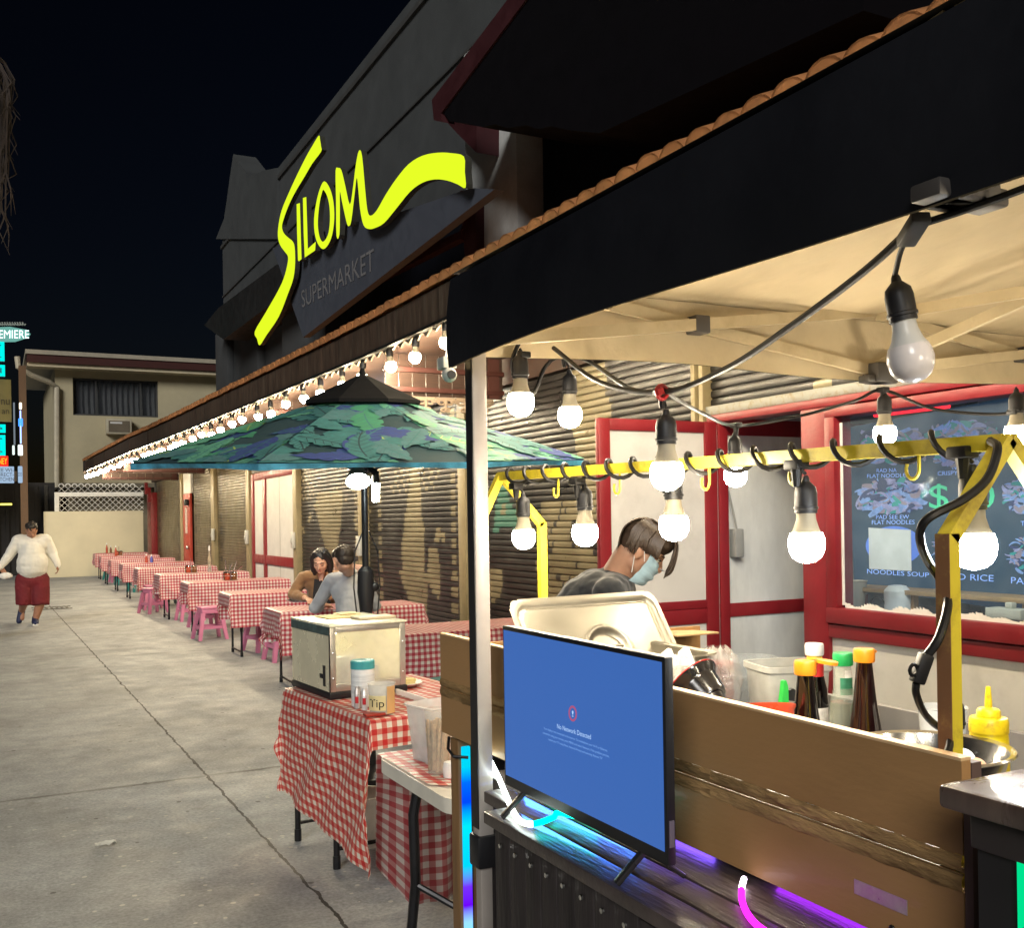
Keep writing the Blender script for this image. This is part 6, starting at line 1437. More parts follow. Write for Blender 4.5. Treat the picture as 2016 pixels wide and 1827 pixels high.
for k, (px, py, t, cc, lab) in enumerate(((1888, 1497, 1.405, (.78, .77, .76), 'white egg resting in the colander'), (1912, 1515, 1.395, (.62, .33, .18), 'brown egg resting beside the white egg in the colander'))):
    p = PD(px, py, t); e = MB().ball(p + Vector((0, 0, -.008)), (.021, .021, .027), Matrix.Rotation(.9, 4, 'Y'), 24, 16).build('egg', mat('eggshell', cc, .5, var=.03)); tag(e, lab, 'egg')

# =============== behind the serving window ===============
MXP = 4.92
def pm_(a, b): return PX(a, b, MXP - .003)
mb_ = thing('menu_board', 'dark blue menu board with noodle pictures inside the window', 'menu board', tuple(PX(1850, 1000, MXP)))
mbm = mat('menu_board_blue', (.022, .050, .075), .4, var=.15, scale=3, emit=(.012, .030, .055), estr=.9)
a, b, c, d = (1668, 842), (2200, 742), (2200, 1235), (1682, 1155)
MB().prism([PX(*a, MXP), PX(*b, MXP), PX(*c, MXP), PX(*d, MXP)], (.03, 0, 0)).build('panel', mbm, mb_, 0)
def c9(x, y): return ((2300 + x / 2.61) * .674, (1150 + y / 2.61) * .674)
t = MB()
MT = mat('menu_lettering', (.30, .45, .85), .5, emit=(.18, .32, .75), estr=.75)
for s, q_ in (('RAD NA', [(680, 572), (833, 567), (833, 597), (680, 600)]), ('FLAT NOODLES', [(608, 614), (922, 606), (922, 636), (608, 642)]), ('NALAD', [(1258, 545), (1410, 541), (1410, 576), (1258, 579)]), ('CRISPY NOODLES', [(1145, 592), (1555, 577), (1555, 610), (1145, 624)]),
            ('PAD SEE EW', [(676, 926), (928, 924), (928, 954), (676, 956)]), ('FLAT NOODLES', [(644, 965), (970, 963), (970, 995), (644, 997)]), ('NOODLES SOUP', [(608, 1336), (1080, 1366), (1080, 1400), (608, 1372)]), ('FRIED RICE', [(1150, 1366), (1572, 1384), (1572, 1433), (1150, 1410)]), ('THAI', [(1778, 972), (1900, 970), (1900, 1005), (1778, 1007)]), ('PAD THAI', [(1705, 1398), (2100, 1420), (2100, 1480), (1705, 1447)])):
    text_on(t, s, [c9(*p) for p in q_], pm_)
t.build('lettering', MT, mb_, 0)
t = MB(); text_on(t, '$10', [c9(1080, 690), c9(1580, 680), c9(1580, 872), c9(1080, 876)], lambda a, b: PX(a, b, MXP - .006)); t.build('price', mat('green_neon_price', (.05, .5, .25), .5, emit=(.05, .62, .28), estr=.7), mb_, 0)
fm = [mat('dish_blue', (.20, .32, .52), .6, emit=(.10, .18, .5), estr=.5, scale=30, var=.4), mat('dish_lilac', (.30, .32, .50), .6, emit=(.2, .18, .4), estr=.4, scale=30, var=.4), mat('dish_green', (.03, .30, .28), .6, emit=(.02, .22, .2), estr=.4), mat('dish_tan', (.32, .26, .30), .6, emit=(.15, .13, .2), estr=.4), mat('dish_deep', (.05, .08, .22), .6)]
rnd = random.Random(33)
def dish(cx, cy, rx, ry, n, dome=True):
    m = MB()
    for k in range(n):
        a = rnd.uniform(0, 2 * pi); r = sqrt(rnd.random()); x = cx + rx * r * cos(a); y = cy + ry * r * sin(a)
        if dome and y > cy + ry * .85: continue
        L = rnd.uniform(.10, .3) * rx; w_ = rnd.uniform(.03, .10) * rx; an = rnd.uniform(-.8, .8); bd = rnd.uniform(-1, 1) * L * .5; lo, hi = [], []
        for i in range(9):
            q = i / 8; xx = (q - .5) * 2 * L; yy = bd * (4 * (q - .5) ** 2 - .5); ww = w_ * sin(pi * (.1 + .8 * q)) ** .5
            for lst, sg_ in ((lo, -1), (hi, 1)): lst.append((x + xx * cos(an) - (yy + sg_ * ww) * sin(an), y + xx * sin(an) + (yy + sg_ * ww) * cos(an)))
        X_ = MXP - .004 - .00012 * k
        vs = [PX(*c9(*p), X_) for p in lo + hi]
        m.add(vs, [(i, i + 1, 10 + i, 9 + i) for i in range(8)], None, rnd.choice([0, 0, 1, 1, 2, 3, 4]))
    return m
dish(1350, 320, 260, 95, 150).build('noodle_picture', fm, mb_, 0); dish(800, 400, 250, 130, 150).build('noodle_picture', fm, mb_, 0); dish(800, 790, 240, 130, 190).build('noodle_picture', fm, mb_, 0); dish(1330, 480, 230, 60, 60).build('noodle_picture', fm, mb_, 0)
dish(1850, 780, 190, 140, 150).build('noodle_picture', fm, mb_, 0); dish(1270, 1180, 150, 130, 130).build('noodle_picture', fm, mb_, 0); dish(1850, 1230, 150, 150, 130).build('noodle_picture', fm, mb_, 0)
el = [PX(*c9(812 + 215 * cos(2 * pi * k / 40), 1160 + 150 * sin(2 * pi * k / 40)), MXP - .002) for k in range(40)]; MB().add(el, [tuple(range(40))]).build('plate_picture', mat('plate_blue', (.10, .20, .60), .5, emit=(.06, .15, .55), estr=.6), mb_, 0)
o = MB().prism([PX(*c9(*p), WX + .03) for p in ((618, 1022), (938, 1040), (943, 1352), (624, 1336))], (.004, 0, 0)).build('paper_notice', mat('taped_white_paper', (.62, .60, .57), .7)); tag(o, 'blank square of white paper taped inside the serving window', 'paper')
p0, p1 = PX(*c9(300, 1460), 4.75), PX(*c9(2100, 1600), 4.75); o = thing('kitchen_shelf', 'narrow wooden shelf under the menu board inside the window', 'shelf', tuple(p0))
MB().box((4.7, 2.1, p0.z - .02), (5.1, 4.7, p0.z + .006), .003).build('shelf_board', mat('shelf_wood', (.38, .24, .12), .6), o)
for py in (c9(930, 1600), c9(1850, 1700)): q = PX(*py, 4.78); MB().box((4.76, q.y - .05, .2), (4.8, q.y + .03, p0.z - .021)).build('leg', mat('shelf_post', (.40, .22, .10), .6), o)
ct_ = MB().box((4.55, 2.1, .0), (5.2, 4.7, 1.02)).build('kitchen_counter', mat('kitchen_counter_grey', (.36, .40, .44), .5, var=.2)); tag(ct_, 'grey counter along the inside of the serving window', 'counter')
q = PX(*c9(500, 1640), 4.7); o = MB().lathe([(.065, 0), (.085, .17), (.09, .175), (.08, .17), (.06, .005)], 28, Matrix.Translation((4.7, q.y, 1.022))).build('tan_pail', mat('tan_pail', (.36, .32, .26), .6)); tag(o, 'tan pail behind the window glass at its left end', 'pail')
q = PX(*c9(840, 1640), 4.72); o = MB().lathe([(.07, 0), (.075, .03), (.075, .13), (.05, .16), (.02, .165)], 24, Matrix.Translation((4.72, q.y, 1.022))).build('white_jug', M['white']); tag(o, 'squat white jug behind the window glass', 'jug')
q = PX(*c9(1640, 1760), 4.42); o = MB().box((4.42, q.y - .10, 1.08), (4.52, q.y + .10, 1.13), .006).box((4.45, q.y - .03, 1.13), (4.49, q.y + .01, 1.16), .006).build('small_dispenser', mat('off_white_box', (.55, .53, .45), .5)); tag(o, 'small off white box on the window ledge', 'box')
q = PX(*c9(690, 1640), 4.66); o = MB().tube([(4.66, q.y + .06 * cos(a), 1.05 + .06 * abs(sin(a))) for a in [pi * k / 10 for k in range(11)]], .004, 6).build('cable_loop', M['black']); tag(o, 'black cable loop between pail and white jug', 'cable')
apr = MB().grid(lambda u, v: PX(*c9(385 - 90 * v ** 1.3 * (1 - u) + 20 * u, 540 + 440 * v + 20 * u * v), 4.5) + Vector((.02 * sin(u * 9 + v * 2), 0, 0)), 16, 16); o = apr.build('apron', mat('white_apron', (.6, .56, .52), .8)); tag(o, 'white apron hanging inside the window at its left side', 'apron')
apr = MB().grid(lambda u, v: PX(*c9(318 + 40 * v + 80 * u * (1 - .35 * v), 990 + 400 * v), 4.52) + Vector((.02 * sin(u * 9 + v * 2), 0, 0)), 12, 16); o = apr.build('towel', mat('beige_towel', (.42, .33, .27), .85)); tag(o, 'beige towel hanging below the white apron inside the window', 'towel')
q = PX(*c9(990, 100), 5.0); o = MB().box((5.0, q.y - .22, q.z - .03), (5.03, q.y + .35, q.z + .03), .008).build('red_led_bar', glow('red_led', (1, .02, .03), 3)); tag(o, 'glowing red light bar inside at the top of the window', 'led light')
# =============== people ===============
def frame(origin, fx):
    fx = Vector((fx[0], fx[1], 0)).normalized(); lf_ = Vector((-fx.y, fx.x, 0)); o = Vector(origin)
    return lambda x, y, z: o + fx * x + lf_ * y + Vector((0, 0, z))       # x forward, y to the person's left, z up
def rotm(fwd, upv=(0, 0, 1)):
    f = Vector(fwd).normalized(); l = Vector(upv).cross(f).normalized(); u = f.cross(l)
    return Matrix((f, l, u)).transposed()          # columns: forward, left, up
def head_prims(mb, c, R, s=1.0, jaw=1.0, wide=1.0):
    """skull, face, jaw, nose, lips, ears, in head coordinates (forward, left, up); c = centre between the ears"""
    def P(x, y, z): return Vector(c) + R @ Vector((x * s, y * s * wide, z * s))
    R4 = R.to_4x4()
    def E(x, y, z, rx, ry, rz): mb.ball(P(x, y, z), (rx * s, ry * s * wide, rz * s), R4, 28, 20)
    E(-.012, 0, .040, .096, .076, .088)       # cranium
    E(.030, 0, -.012, .062, .066, .085)       # face
    E(.042, 0, -.068, .040 * jaw, .046 * jaw, .040)   # jaw
    E(.066, 0, -.088, .018, .022, .016)       # chin
    E(.006, 0, -.060, .055, .056 * jaw, .042)
    E(.078, 0, .030, .018, .050, .012)        # brow
    for y in (-1, 1):
        E(.055, y * .040, -.022, .026, .022, .024)  # cheekbones
        E(-.006, y * .073, -.010, .020, .009, .032); E(-.014, y * .079, -.002, .011, .006, .026); E(-.006, y * .074, -.036, .010, .007, .010)  # ears
    mb.cap(P(.086, 0, .022), P(.108, 0, -.022), .0085 * s, .0125 * s); E(.096, .012, -.028, .010, .008, .008); E(.096, -.012, -.028, .010, .008, .008)
    E(.088, 0, -.050, .011, .022, .006); E(.086, 0, -.060, .011, .019, .007)
    return P, E
def face_bits(par, c, R, s, wide, skinm, brow=M['hair'], closed=False, lipc=(.34, .10, .09)):
    def P(x, y, z): return Vector(c) + R @ Vector((x * s, y * s * wide, z * s))
    R4 = R.to_4x4()
    ey = MB(); ir = MB(); br = MB(); ld_ = MB()
    for y in (-1, 1):
        if closed: ld_.tube([P(.083, y * .017, .004), P(.088, y * .030, -.001), P(.080, y * .046, .004)], [.0015 * s, .0028 * s, .0015 * s], 6)
        else:
            ey.ball(P(.075, y * .032, .006), .0125 * s, R4, 12, 8); ir.ball(P(.0825, y * .032, .003), (.0065 * s, .0058 * s, .0058 * s), R4, 10, 8)
            ld_.tube([P(.084, y * .016, .009), P(.0895, y * .031, .014), P(.080, y * .047, .009)], [.0014 * s, .0026 * s, .0014 * s], 6)
        br.tube([P(.092, y * .014, .030), P(.092, y * .030, .036), P(.080, y * .050, .031)], [.0028 * s, .0042 * s, .0018 * s], 6)
    if not closed: ey.build('eyes', mat('eye_white', (.7, .68, .64), .25), par); ir.build('iris', mat('iris', (.02, .012, .008), .15), par)
    ld_.build('eyelid_line', mat('lash', (.02, .015, .012), .5), par); br.build('eyebrow', brow, par)
    lp_ = MB().tube([P(.090, .021, -.055), P(.0985, .008, -.0535), P(.0985, -.008, -.0535), P(.090, -.021, -.055)], [.0015 * s, .0035 * s, .0035 * s, .0015 * s], 6)
    lp_.build('lips', mat('lips', lipc, .45), par)
def hand_prims(mb, w, d, n, s=1.0, curl=.6, thumb=1, spread=.12):
    """w wrist, d pointing direction, n palm normal; five separate fingers"""
    d = Vector(d).normalized(); n = (Vector(n) - d * Vector(n).dot(d)).normalized(); sd = d.cross(n); w = Vector(w)
    R4 = Matrix((d, sd, n)).transposed().to_4x4()
    mb.ball(w + d * .045 * s, (.052 * s, .040 * s, .017 * s), R4, 16, 10); mb.cap(w - d * .03 * s, w + d * .02 * s, .026 * s, .028 * s)
    for k, (o, L) in enumerate(((-.030, .068), (-.010, .078), (.010, .074), (.029, .058))):
        o *= s; L *= s; p = w + d * (.083 * s) + sd * o; q = w + d * .03 * s + sd * o * .7; r = .0088 * s; dd = (d + sd * o / s * spread * 30 * .1).normalized()
        mb.cap(q, p, r, r)
        for j, fr_ in enumerate((.45, .32, .23)):
            a = curl * (.5 + .8 * j); v = dd * cos(a) + n * sin(a); p2 = p + v * L * fr_; mb.cap(p, p2, r * (1 - .08 * j), r * (.92 - .08 * j)); p = p2
    t0 = w + d * .022 * s - sd * .03 * s * thumb; t1 = t0 + (d * .6 - sd * .75 * thumb + n * .35).normalized() * .042 * s; t2 = t1 + (d * .9 - sd * .15 * thumb + n * .45).normalized() * .032 * s
    mb.cap(t0, t1, .0125 * s, .0105 * s); mb.cap(t1, t2, .0102 * s, .0085 * s)
def chain(mb, pts, rs):
    for a, b, r0, r1 in zip(pts, pts[1:], rs, rs[1:]): mb.cap(a, b, r0, r1, 16)
def strands(n, start, mid, end, r0, r1, seed, jit=.01):
    rnd = random.Random(seed); m = MB()
    for k in range(n):
        f = k / max(1, n - 1) + rnd.uniform(-.02, .02); j = lambda: Vector((rnd.uniform(-jit, jit), rnd.uniform(-jit, jit), rnd.uniform(-jit, jit)))
        P = spl([start(f) + j() * .5, mid(f) + j(), end(f) + j() * 1.4], 6); N = len(P)
        m.tube(P, [max(r1, r0 * (1 - (i / (N - 1)) ** 2.5)) for i in range(N)], 6)
    return m

# ---------- cook in the dark T-shirt and blue mask ----------
t_ = 4.30; foot = CAM + ray(1195, 1019) * t_; foot.z = 0
F = frame(foot, (rt - fw * .06))
cook = thing('person', 'young cook in a charcoal T-shirt and pale blue face mask, bent over', 'person', tuple(foot))
hc0 = PD(1263, 1087, 4.26); fd = (rt * cos(radians(36)) - up * sin(radians(36)) - fw * .16).normalized()
Rh = rotm(fd, (rt * .55 + up * .8))
b = MB(); P, E = head_prims(b, hc0, Rh, .98)
nb_ = PD(1212, 1133, 4.30)      # base of the neck
b.cap(nb_, P(-.045, 0, -.03), .062, .056, 16); b.cap(nb_ + up * -.02, P(-.02, 0, -.05), .055, .05, 16)
pel = F(-.30, 0, .90); ch_ = PD(1172, 1195, 4.30)
b.ball(ch_, (.10, .16, .15), rotm(Vector((.9, 0, -.4))).to_4x4(), 20, 14); b.cap(pel, ch_, .14, .14, 18); b.cap(ch_, nb_, .11, .06, 16)
shL, shR = PD(1160, 1160, 4.46), PD(1200, 1172, 4.12)
arms = []
for sh, sgn in ((shL, 1), (shR, -1)):
    b.cap(nb_ - up * .05, sh, .06, .055); el_ = sh + rt * .10 - up * .27 - fw * sgn * .02; wr_ = el_ + rt * .24 - up * .06 - fw * sgn * .04
    chain(b, [sh, el_, wr_], [.052, .042, .028]); hand_prims(b, wr_, rt * .9 - up * .4, -up, .95, .7, sgn); arms.append((sh, el_, wr_))
for y in (.10, -.10):
    chain(b, [F(-.30, y, .88), F(-.26, y * 1.15, .48), F(-.30, y * 1.2, .08)], [.085, .058, .040]); b.cap(F(-.32, y * 1.2, .045), F(-.14, y * 1.3, .035), .042, .034)
blob('body', b, M['skin'], cook, .0062, 3)
s_ = MB()   # T-shirt
s_.cap(pel + up * .03, ch_, .158, .158, 20); s_.ball(ch_, (.118, .185, .165), rotm(rt).to_4x4(), 24, 16); s_.cap(ch_ + up * .02, nb_ - up * .035 - rt * .015, .13, .082, 20)
for sh, el_, wr_ in arms: s_.cap(nb_ - up * .06, sh, .085, .074, 18); s_.cap(sh, sh.lerp(el_, .75), .074, .068, 18)
blob('t_shirt', s_, mat('charcoal_tshirt', (.020, .023, .028), .85, var=.12, scale=8, bump=.12, bscale=30, sheen=.3), cook, .0075, 4, .006, 16)
tr = MB()
for y in (.10, -.10): chain(tr, [F(-.30, y, .90), F(-.26, y * 1.15, .48), F(-.30, y * 1.2, .06)], [.115, .080, .065])
tr.cap(F(-.30, .06, .92), F(-.30, -.06, .92), .13, .13)
blob('trousers', tr, mat('dark_trousers', (.03, .03, .035), .85), cook, .012, 3)
so_ = MB()
for y in (.10, -.10): so_.cap(F(-.33, y * 1.2, .045), F(-.10, y * 1.3, .04), .05, .044)
blob('shoes', so_, M['black'], cook, .01, 2)
# mask: pleated sheet from nose to below the chin, wrapping to the cheeks
mk = MB().grid(lambda u, v: P(.118 * cos((u - .5) * 2.3) ** .8 * (.93 + .10 * sin(pi * v)) - .012 - .016 * v + (.006 if int(v * 6) % 2 else 0) * (1 - abs(u - .5) * 1.4), .092 * sin((u - .5) * 2.3), -.012 - .105 * v + .022 * abs(u - .5) * 2 * (1 - 1.7 * v)), 28, 24)
MKM = mat('pale_blue_mask', (.40, .58, .68), .75, var=.05, bump=.05)
mo_ = mk.build('face_mask', MKM, cook, 60)
for y in (-1, 1):
    lp_ = MB().tube(spl([P(.036, y * .084, -.030), P(.012, y * .079, .004), P(-.010, y * .077, .026), P(-.022, y * .077, .012)], 6), .0019, 6).tube(spl([P(.018, y * .082, -.098), P(.0, y * .078, -.060), P(-.014, y * .077, -.030)], 6), .0019, 6)
    lp_.build('ear_loop', mat('mask_loop', (.74, .76, .76), .7), mo_)
MB().tube([P(.1085, .05, -.016), P(.124, .0, -.013), P(.1085, -.05, -.016)], .0016, 6).build('nose_wire', MKM, mo_)
face_bits(cook, hc0, Rh, .98, 1, None, M['hair_brown'])
HB = mat('warm_brown_hair', (.062, .040, .026), .42, stretch=(40, 40, 8), scale=10, var=.55, spec=.6)
hb = MB()
hb.ball(P(-.016, 0, .055), (.104, .086, .090), Rh.to_4x4(), 30, 20); hb.ball(P(.020, 0, .085), (.080, .076, .062), Rh.to_4x4(), 26, 18); hb.ball(P(.052, 0, .080), (.052, .066, .040), Rh.to_4x4(), 26, 18); hb.ball(P(-.062, 0, .015), (.050, .068, .055), Rh.to_4x4())
ho = blob('hair', hb, HB, cook, .006, 3, .003, 60)
rnd = random.Random(12); st_ = MB()
def lock(pts, r): st_.tube(spl(pts, 6), [r * (1 - .2 * i / (len(spl(pts, 6)) - 1)) * (1 if i < len(spl(pts, 6)) - 4 else .45) for i in range(len(spl(pts, 6)))], 6)
for k in range(300):    # fringe falling forward
    y = rnd.uniform(-.07, .07); q = rnd.uniform(.0, 1); dx = rnd.uniform(-.006, .006)
    st_.tube(spl([P(-.035 + dx, y * .7, .137 + .004 * q), P(.045, y * 1.0, .140 - .006 * q), P(.100 + .012 * q, y * 1.05, .100 + .008 * q), P(.128 + .022 * q + dx, y * 1.05 + dx, .040 - .03 * q), P(.130 + .012 * q, y * 1.08 + 2 * dx, .004 - .038 * q + rnd.uniform(-.012, .02))], 5), [.0030] * 12 + [.0030, .0036, .003, .0026, .0022, .0017, .0012, .0008, .0005], 5)
for sy in (-1, 1):
    for k in range(210):   # sides swept down to the ear
        a = rnd.uniform(-.085, .062); L = rnd.uniform(.015, .04)
        st_.tube(spl([P(a * .5, sy * .030, .141), P(a * .85 + .004, sy * .075, .112), P(a, sy * .090, .062), P(a + .010, sy * .087, .040 - L * (1.3 if a < -.03 else .55)), P(a + .015, sy * .081, .026 - L * (1.6 if a < -.03 else .6))], 5), [.0030] * 10 + [.003, .003, .003, .003, .003, .0027, .0022, .0018, .0014, .001, .0006], 5)
for k in range(200):   # back of the head, cropped into the nape
    y = rnd.uniform(-.07, .07); L = rnd.uniform(0, .03)
    st_.tube(spl([P(-.03, y * .5, .142), P(-.085, y * .85, .112), P(-.116, y, .058), P(-.112, y, .008), P(-.092, y * .9, -.028 - L)], 5), [.0030] * 14 + [.003, .003, .0029, .0024, .0018, .0013, .0007], 5)
st_.build('hair_strands', HB, ho, 80)

# ---------- man in grey shirt, back to the camera ----------
def seated(name, label, o, facing, headc, skinm, shirtm, hair, kind, look, wid=1.0, elbows=None, jeans=(.03, .035, .05), z_sh=1.08, lean=.12):
    o = Vector((o[0], o[1], 0)); F = frame(o, facing); p = thing('person', label, 'person', tuple(o))
    R = rotm(look, (Vector((facing[0], facing[1], 0)) * .2 + up)); b = MB(); P, E = head_prims(b, headc, R, 1.0, 1.0, 1.0 if kind == 'm' else 1.03)
    pel = F(-.02, 0, .56); ch = F(lean * .6, 0, .88); nb = F(lean, 0, z_sh + .03)
    b.cap(pel, ch, .13 * wid, .14 * wid, 18); b.cap(ch, nb, .12, .055, 16); b.cap(nb, P(-.03, 0, -.05), .055, .052, 16)
    hip = [F(0, s * .09, .54) for s in (1, -1)]
    for s, h_ in zip((1, -1), hip): chain(b, [h_, F(.40, s * .14, .52), F(.38, s * .14, .08)], [.085, .062, .042]); b.cap(F(.36, s * .14, .05), F(.54, s * .15, .04), .042, .034)
    sh = [F(lean * .9, s * .185 * wid, z_sh - .035) for s in (1, -1)]; am = []
    for k, s in enumerate((1, -1)):
        el, wr, hd = elbows[k]; el, wr = F(*el), F(*wr); chain(b, [sh[k], el, wr], [.052, .042, .029]); hand_prims(b, wr, F(*hd) - o - (F(0, 0, 0) - o), -up, .95, .55, s); b.cap(nb - up * .04, sh[k], .06, .055); am.append((sh[k], el, wr))
    blob('body', b, skinm, p, .0072, 3)
    s_ = MB(); s_.cap(pel, ch, .158 * wid, .165 * wid, 20); s_.ball(F(lean * .75, 0, .96), (.12, .20 * wid, .14), rotm(facing).to_4x4(), 24, 16); s_.cap(ch, nb - up * .02, .14, .072, 18)
    for (a, e, w) in am: s_.cap(nb - up * .055, a, .074, .066); s_.cap(a, e, .066, .056); s_.cap(e, e.lerp(w, .82 if kind == 'w' else .45), .060, .048)
    blob('shirt', s_, shirtm, p, .009, 3, .013, 8)
    t = MB()
    for s in (1, -1): chain(t, [F(-.02, s * .09, .54), F(.41, s * .14, .53), F(.38, s * .14, .07)], [.11, .082, .06])
    t.cap(F(-.02, .06, .55), F(-.02, -.06, .55), .135 * wid, .135 * wid); blob('trousers', t, mat('dark_jeans', jeans, .85), p, .013, 3)
    q = MB()
    for s in (1, -1): q.cap(F(.34, s * .14, .045), F(.56, s * .15, .042), .05, .042)
    blob('shoes', q, M['black'], p, .012, 2)
    return p, P, R, F, nb, ch
mo3 = PZ(676, 1309, 0); gm = Vector((2.93, 9.0, 0))
fc = (PZ(640, 1187, .76) - gm); fc = Vector((.10, 1, 0)).normalized()
GSH = mat('pale_grey_shirt', (.36, .385, .42), .75, var=.05, scale=10, bump=.25, bscale=9, sheen=.2)
man, P, R, F, nb, ch = seated('person', 'man in a pale grey shirt seated with his back to the camera', gm, fc, PD(677, 1103, 9.12), M['skin_fair'], GSH, M['hair'], 'm', (.0, 1, -.22), .88,
    [((.28, .29, .80), (.50, .16, .80), (.6, -.3, 0)), ((.22, -.27, .80), (.48, -.20, .81), (.7, .3, 0))], z_sh=1.10, lean=.12)
HM = mat('short_dark_hair', (.022, .017, .014), .55, stretch=(30, 30, 30), scale=12, var=.5)
h = MB(); h.ball(P(-.020, 0, .052), (.100, .086, .088), R.to_4x4(), 26, 18); h.ball(P(-.055, 0, -.002), (.056, .072, .062), R.to_4x4(), 24, 16); h.ball(P(.035, 0, .10), (.06, .066, .04), R.to_4x4())
blob('hair', h, HM, man, .008, 2, .005, 40)
MB().tube([nb + Vector((.066 * cos(a), .066 * sin(a), .012 + .012 * sin(a))) for a in [2 * pi * k / 24 for k in range(24)]], .014, 8, closed=True).build('collar', GSH, man)

# ---------- woman in tan cardigan ----------
wo = Vector((3.13, 10.62, 0)); fcw = Vector((-.34, -1, 0)).normalized()
CARD = mat('tan_cardigan', (.25, .135, .06), .85, var=.1, scale=8, bump=.3, bscale=25, sheen=.3)
lookw = (PD(600, 1215, 9.7) - PD(631, 1110, 10.3)).normalized()
woman, P, R, F, nb, ch = seated('person', 'woman with black shoulder length hair in a tan cardigan looking down', wo, fcw, PD(632, 1106, 10.35), M['skin_fair'], CARD, M['hair'], 'w', lookw + Vector((0, 0, .25)), 1.02,
    [((.20, .25, .84), (.40, .06, .83), (.5, -.5, -.1)), ((.16, -.30, .84), (.40, -.16, .82), (.7, .35, -.1))], z_sh=1.06, lean=.20)
face_bits(woman, PD(632, 1106, 10.35), R, 1.0, 1.03, None, M['hair'], True, (.42, .13, .12))
# black top showing in the cardigan opening
vp = MB().grid(lambda u, v: F(.20 + .185 + .012 * sin(pi * u) - .05 * (v - .5) ** 2 * 2 - .03 * abs(u - .5) - .04 * v * 0 + .035 * (1 - v), (u - .5) * (.14 + .06 * (1 - v)), .70 + .31 * v), 12, 14)
vp.build('black_top', mat('black_top', (.012, .012, .014), .8), woman)
MB().add([F(.377, (x) * .5, z) for x, z in ((-.085, 1.085), (.085, 1.085), (.0, .93))], [(0, 1, 2)]).build('neckline', M['skin_fair'], woman)
h = MB(); R4 = R.to_4x4(); h.ball(P(-.022, 0, .052), (.100, .088, .090), R4, 26, 18); h.ball(P(-.035, 0, -.02), (.068, .086, .09), R4)
for s in (-1, 1):
    chain(h, [P(.035, s * .045, .115), P(.02, s * .082, .05), P(.008, s * .088, -.03), P(.0, s * .086, -.10), P(-.005, s * .078, -.15)], [.022, .024, .026, .026, .018]); chain(h, [P(-.03, s * .07, .06), P(-.035, s * .085, -.04), P(-.04, s * .075, -.14)], [.03, .034, .026])
h.cap(P(-.06, .05, -.12), P(-.06, -.05, -.12), .03, .03)
ho = blob('hair', h, mat('glossy_black_hair', (.008, .007, .008), .5, stretch=(60, 60, 8), scale=6, var=.5, spec=.7), woman, .008, 3, .004, 35)

# ---------- third diner, mostly hidden ----------
th = Vector((3.52, 11.02, 0))
third, P, R, F, nb, ch = seated('person', 'third diner in a dusty pink top, mostly hidden behind the couple', th, Vector((-.2, -1, 0)).normalized(), PD(668, 1104, 11.0), M['skin_fair'], mat('dusty_pink_top', (.42, .27, .22), .85), M['hair'], 'w', (-.3, -1, -.2), .98,
    [((.16, .24, .85), (.38, .05, .83), (.5, -.5, -.1)), ((.16, -.26, .85), (.36, -.14, .82), (.7, .35, -.1))], z_sh=1.09, lean=.12)
face_bits(third, PD(668, 1104, 11.0), R, 1.0, 1.03, None)
h = MB(); h.ball(P(-.02, 0, .055), (.10, .086, .088), R.to_4x4()); h.ball(P(-.05, 0, .0), (.056, .074, .07), R.to_4x4()); blob('hair', h, M['hair'], third, .009, 2)

# ---------- walking man, white sweatshirt and red shorts ----------
t_ = 16.5; wk = CAM + ray(62, 1034) * t_; wk.z = 0
toc = -Vector((ray(62, 1034).x, ray(62, 1034).y, 0)).normalized(); F = frame(wk, toc)     # +y (his left) is image right
K = t_ / FP
def W(px, py, x=0.0): return F(x, (px - 62) * K, (1229.5 - py + (px - 62) * .016) * K)
walker = thing('person', 'heavy man in white sweatshirt and long red shorts walking towards the camera', 'person', tuple(wk))
hc = W(62, 1044, .09); R = rotm(toc - up * .75 + Vector((.10, 0, 0)), toc * .4 + up)
b = MB(); P, E = head_prims(b, hc, R, 1.02, 1.12, 1.06)
nb = W(62, 1061, -.02); b.cap(nb, P(-.02, 0, -.05), .075, .07); pel = W(62, 1132, .0); be = W(63, 1108, .06)
b.ball(be, (.16, .18, .17), rotm(toc).to_4x4(), 20, 14); b.cap(pel, nb - up * .12, .14, .14, 18)
AL = [W(85, 1064, -.02), W(99, 1092, -.05), W(108, 1115, .04)]; AR = [W(39, 1064, -.02), W(22, 1091, -.04), W(6.5, 1113, .06)]
chain(b, AL, [.07, .058, .038]); chain(b, AR, [.07, .058, .038])
hand_prims(b, AL[2] - up * .01, -up + toc * .2, -F(0, 1, 0) + F(0, 0, 0), 1.0, .7, 1); hand_prims(b, AR[2] - up * .01, -up * .8 + (F(0, .5, 0) - F(0, 0, 0)), toc, 1.0, .9, -1)
LL = [W(77, 1135, .0), W(76, 1185, .09), W(66, 1221, .06)]; RL = [W(48, 1135, .0), W(47, 1182, .05), W(42, 1205, -.34)]
chain(b, LL, [.10, .08, .048]); chain(b, RL, [.10, .08, .048])
b.cap(LL[2] - up * .03, LL[2] + toc * .14 - up * .04, .045, .04); b.cap(RL[2], RL[2] - up * .12 + toc * .06, .045, .04)
blob('body', b, M['skin_tan'], walker, .009, 3)
s_ = MB(); s_.ball(be, (.21, .240, .225), rotm(toc).to_4x4(), 28, 20); s_.cap(W(62, 1116, .04), W(62, 1088, .02), .228, .20, 24); s_.tube([W(62, 1127, .03), W(62, 1118, .03), W(62, 1100, .03)], [.222, .236, .22], 28); s_.cap(W(62, 1088, .0), nb - up * .03, .185, .085, 20)
s_.cap(W(48, 1072, -.01), W(76, 1072, -.01), .13, .13, 20)
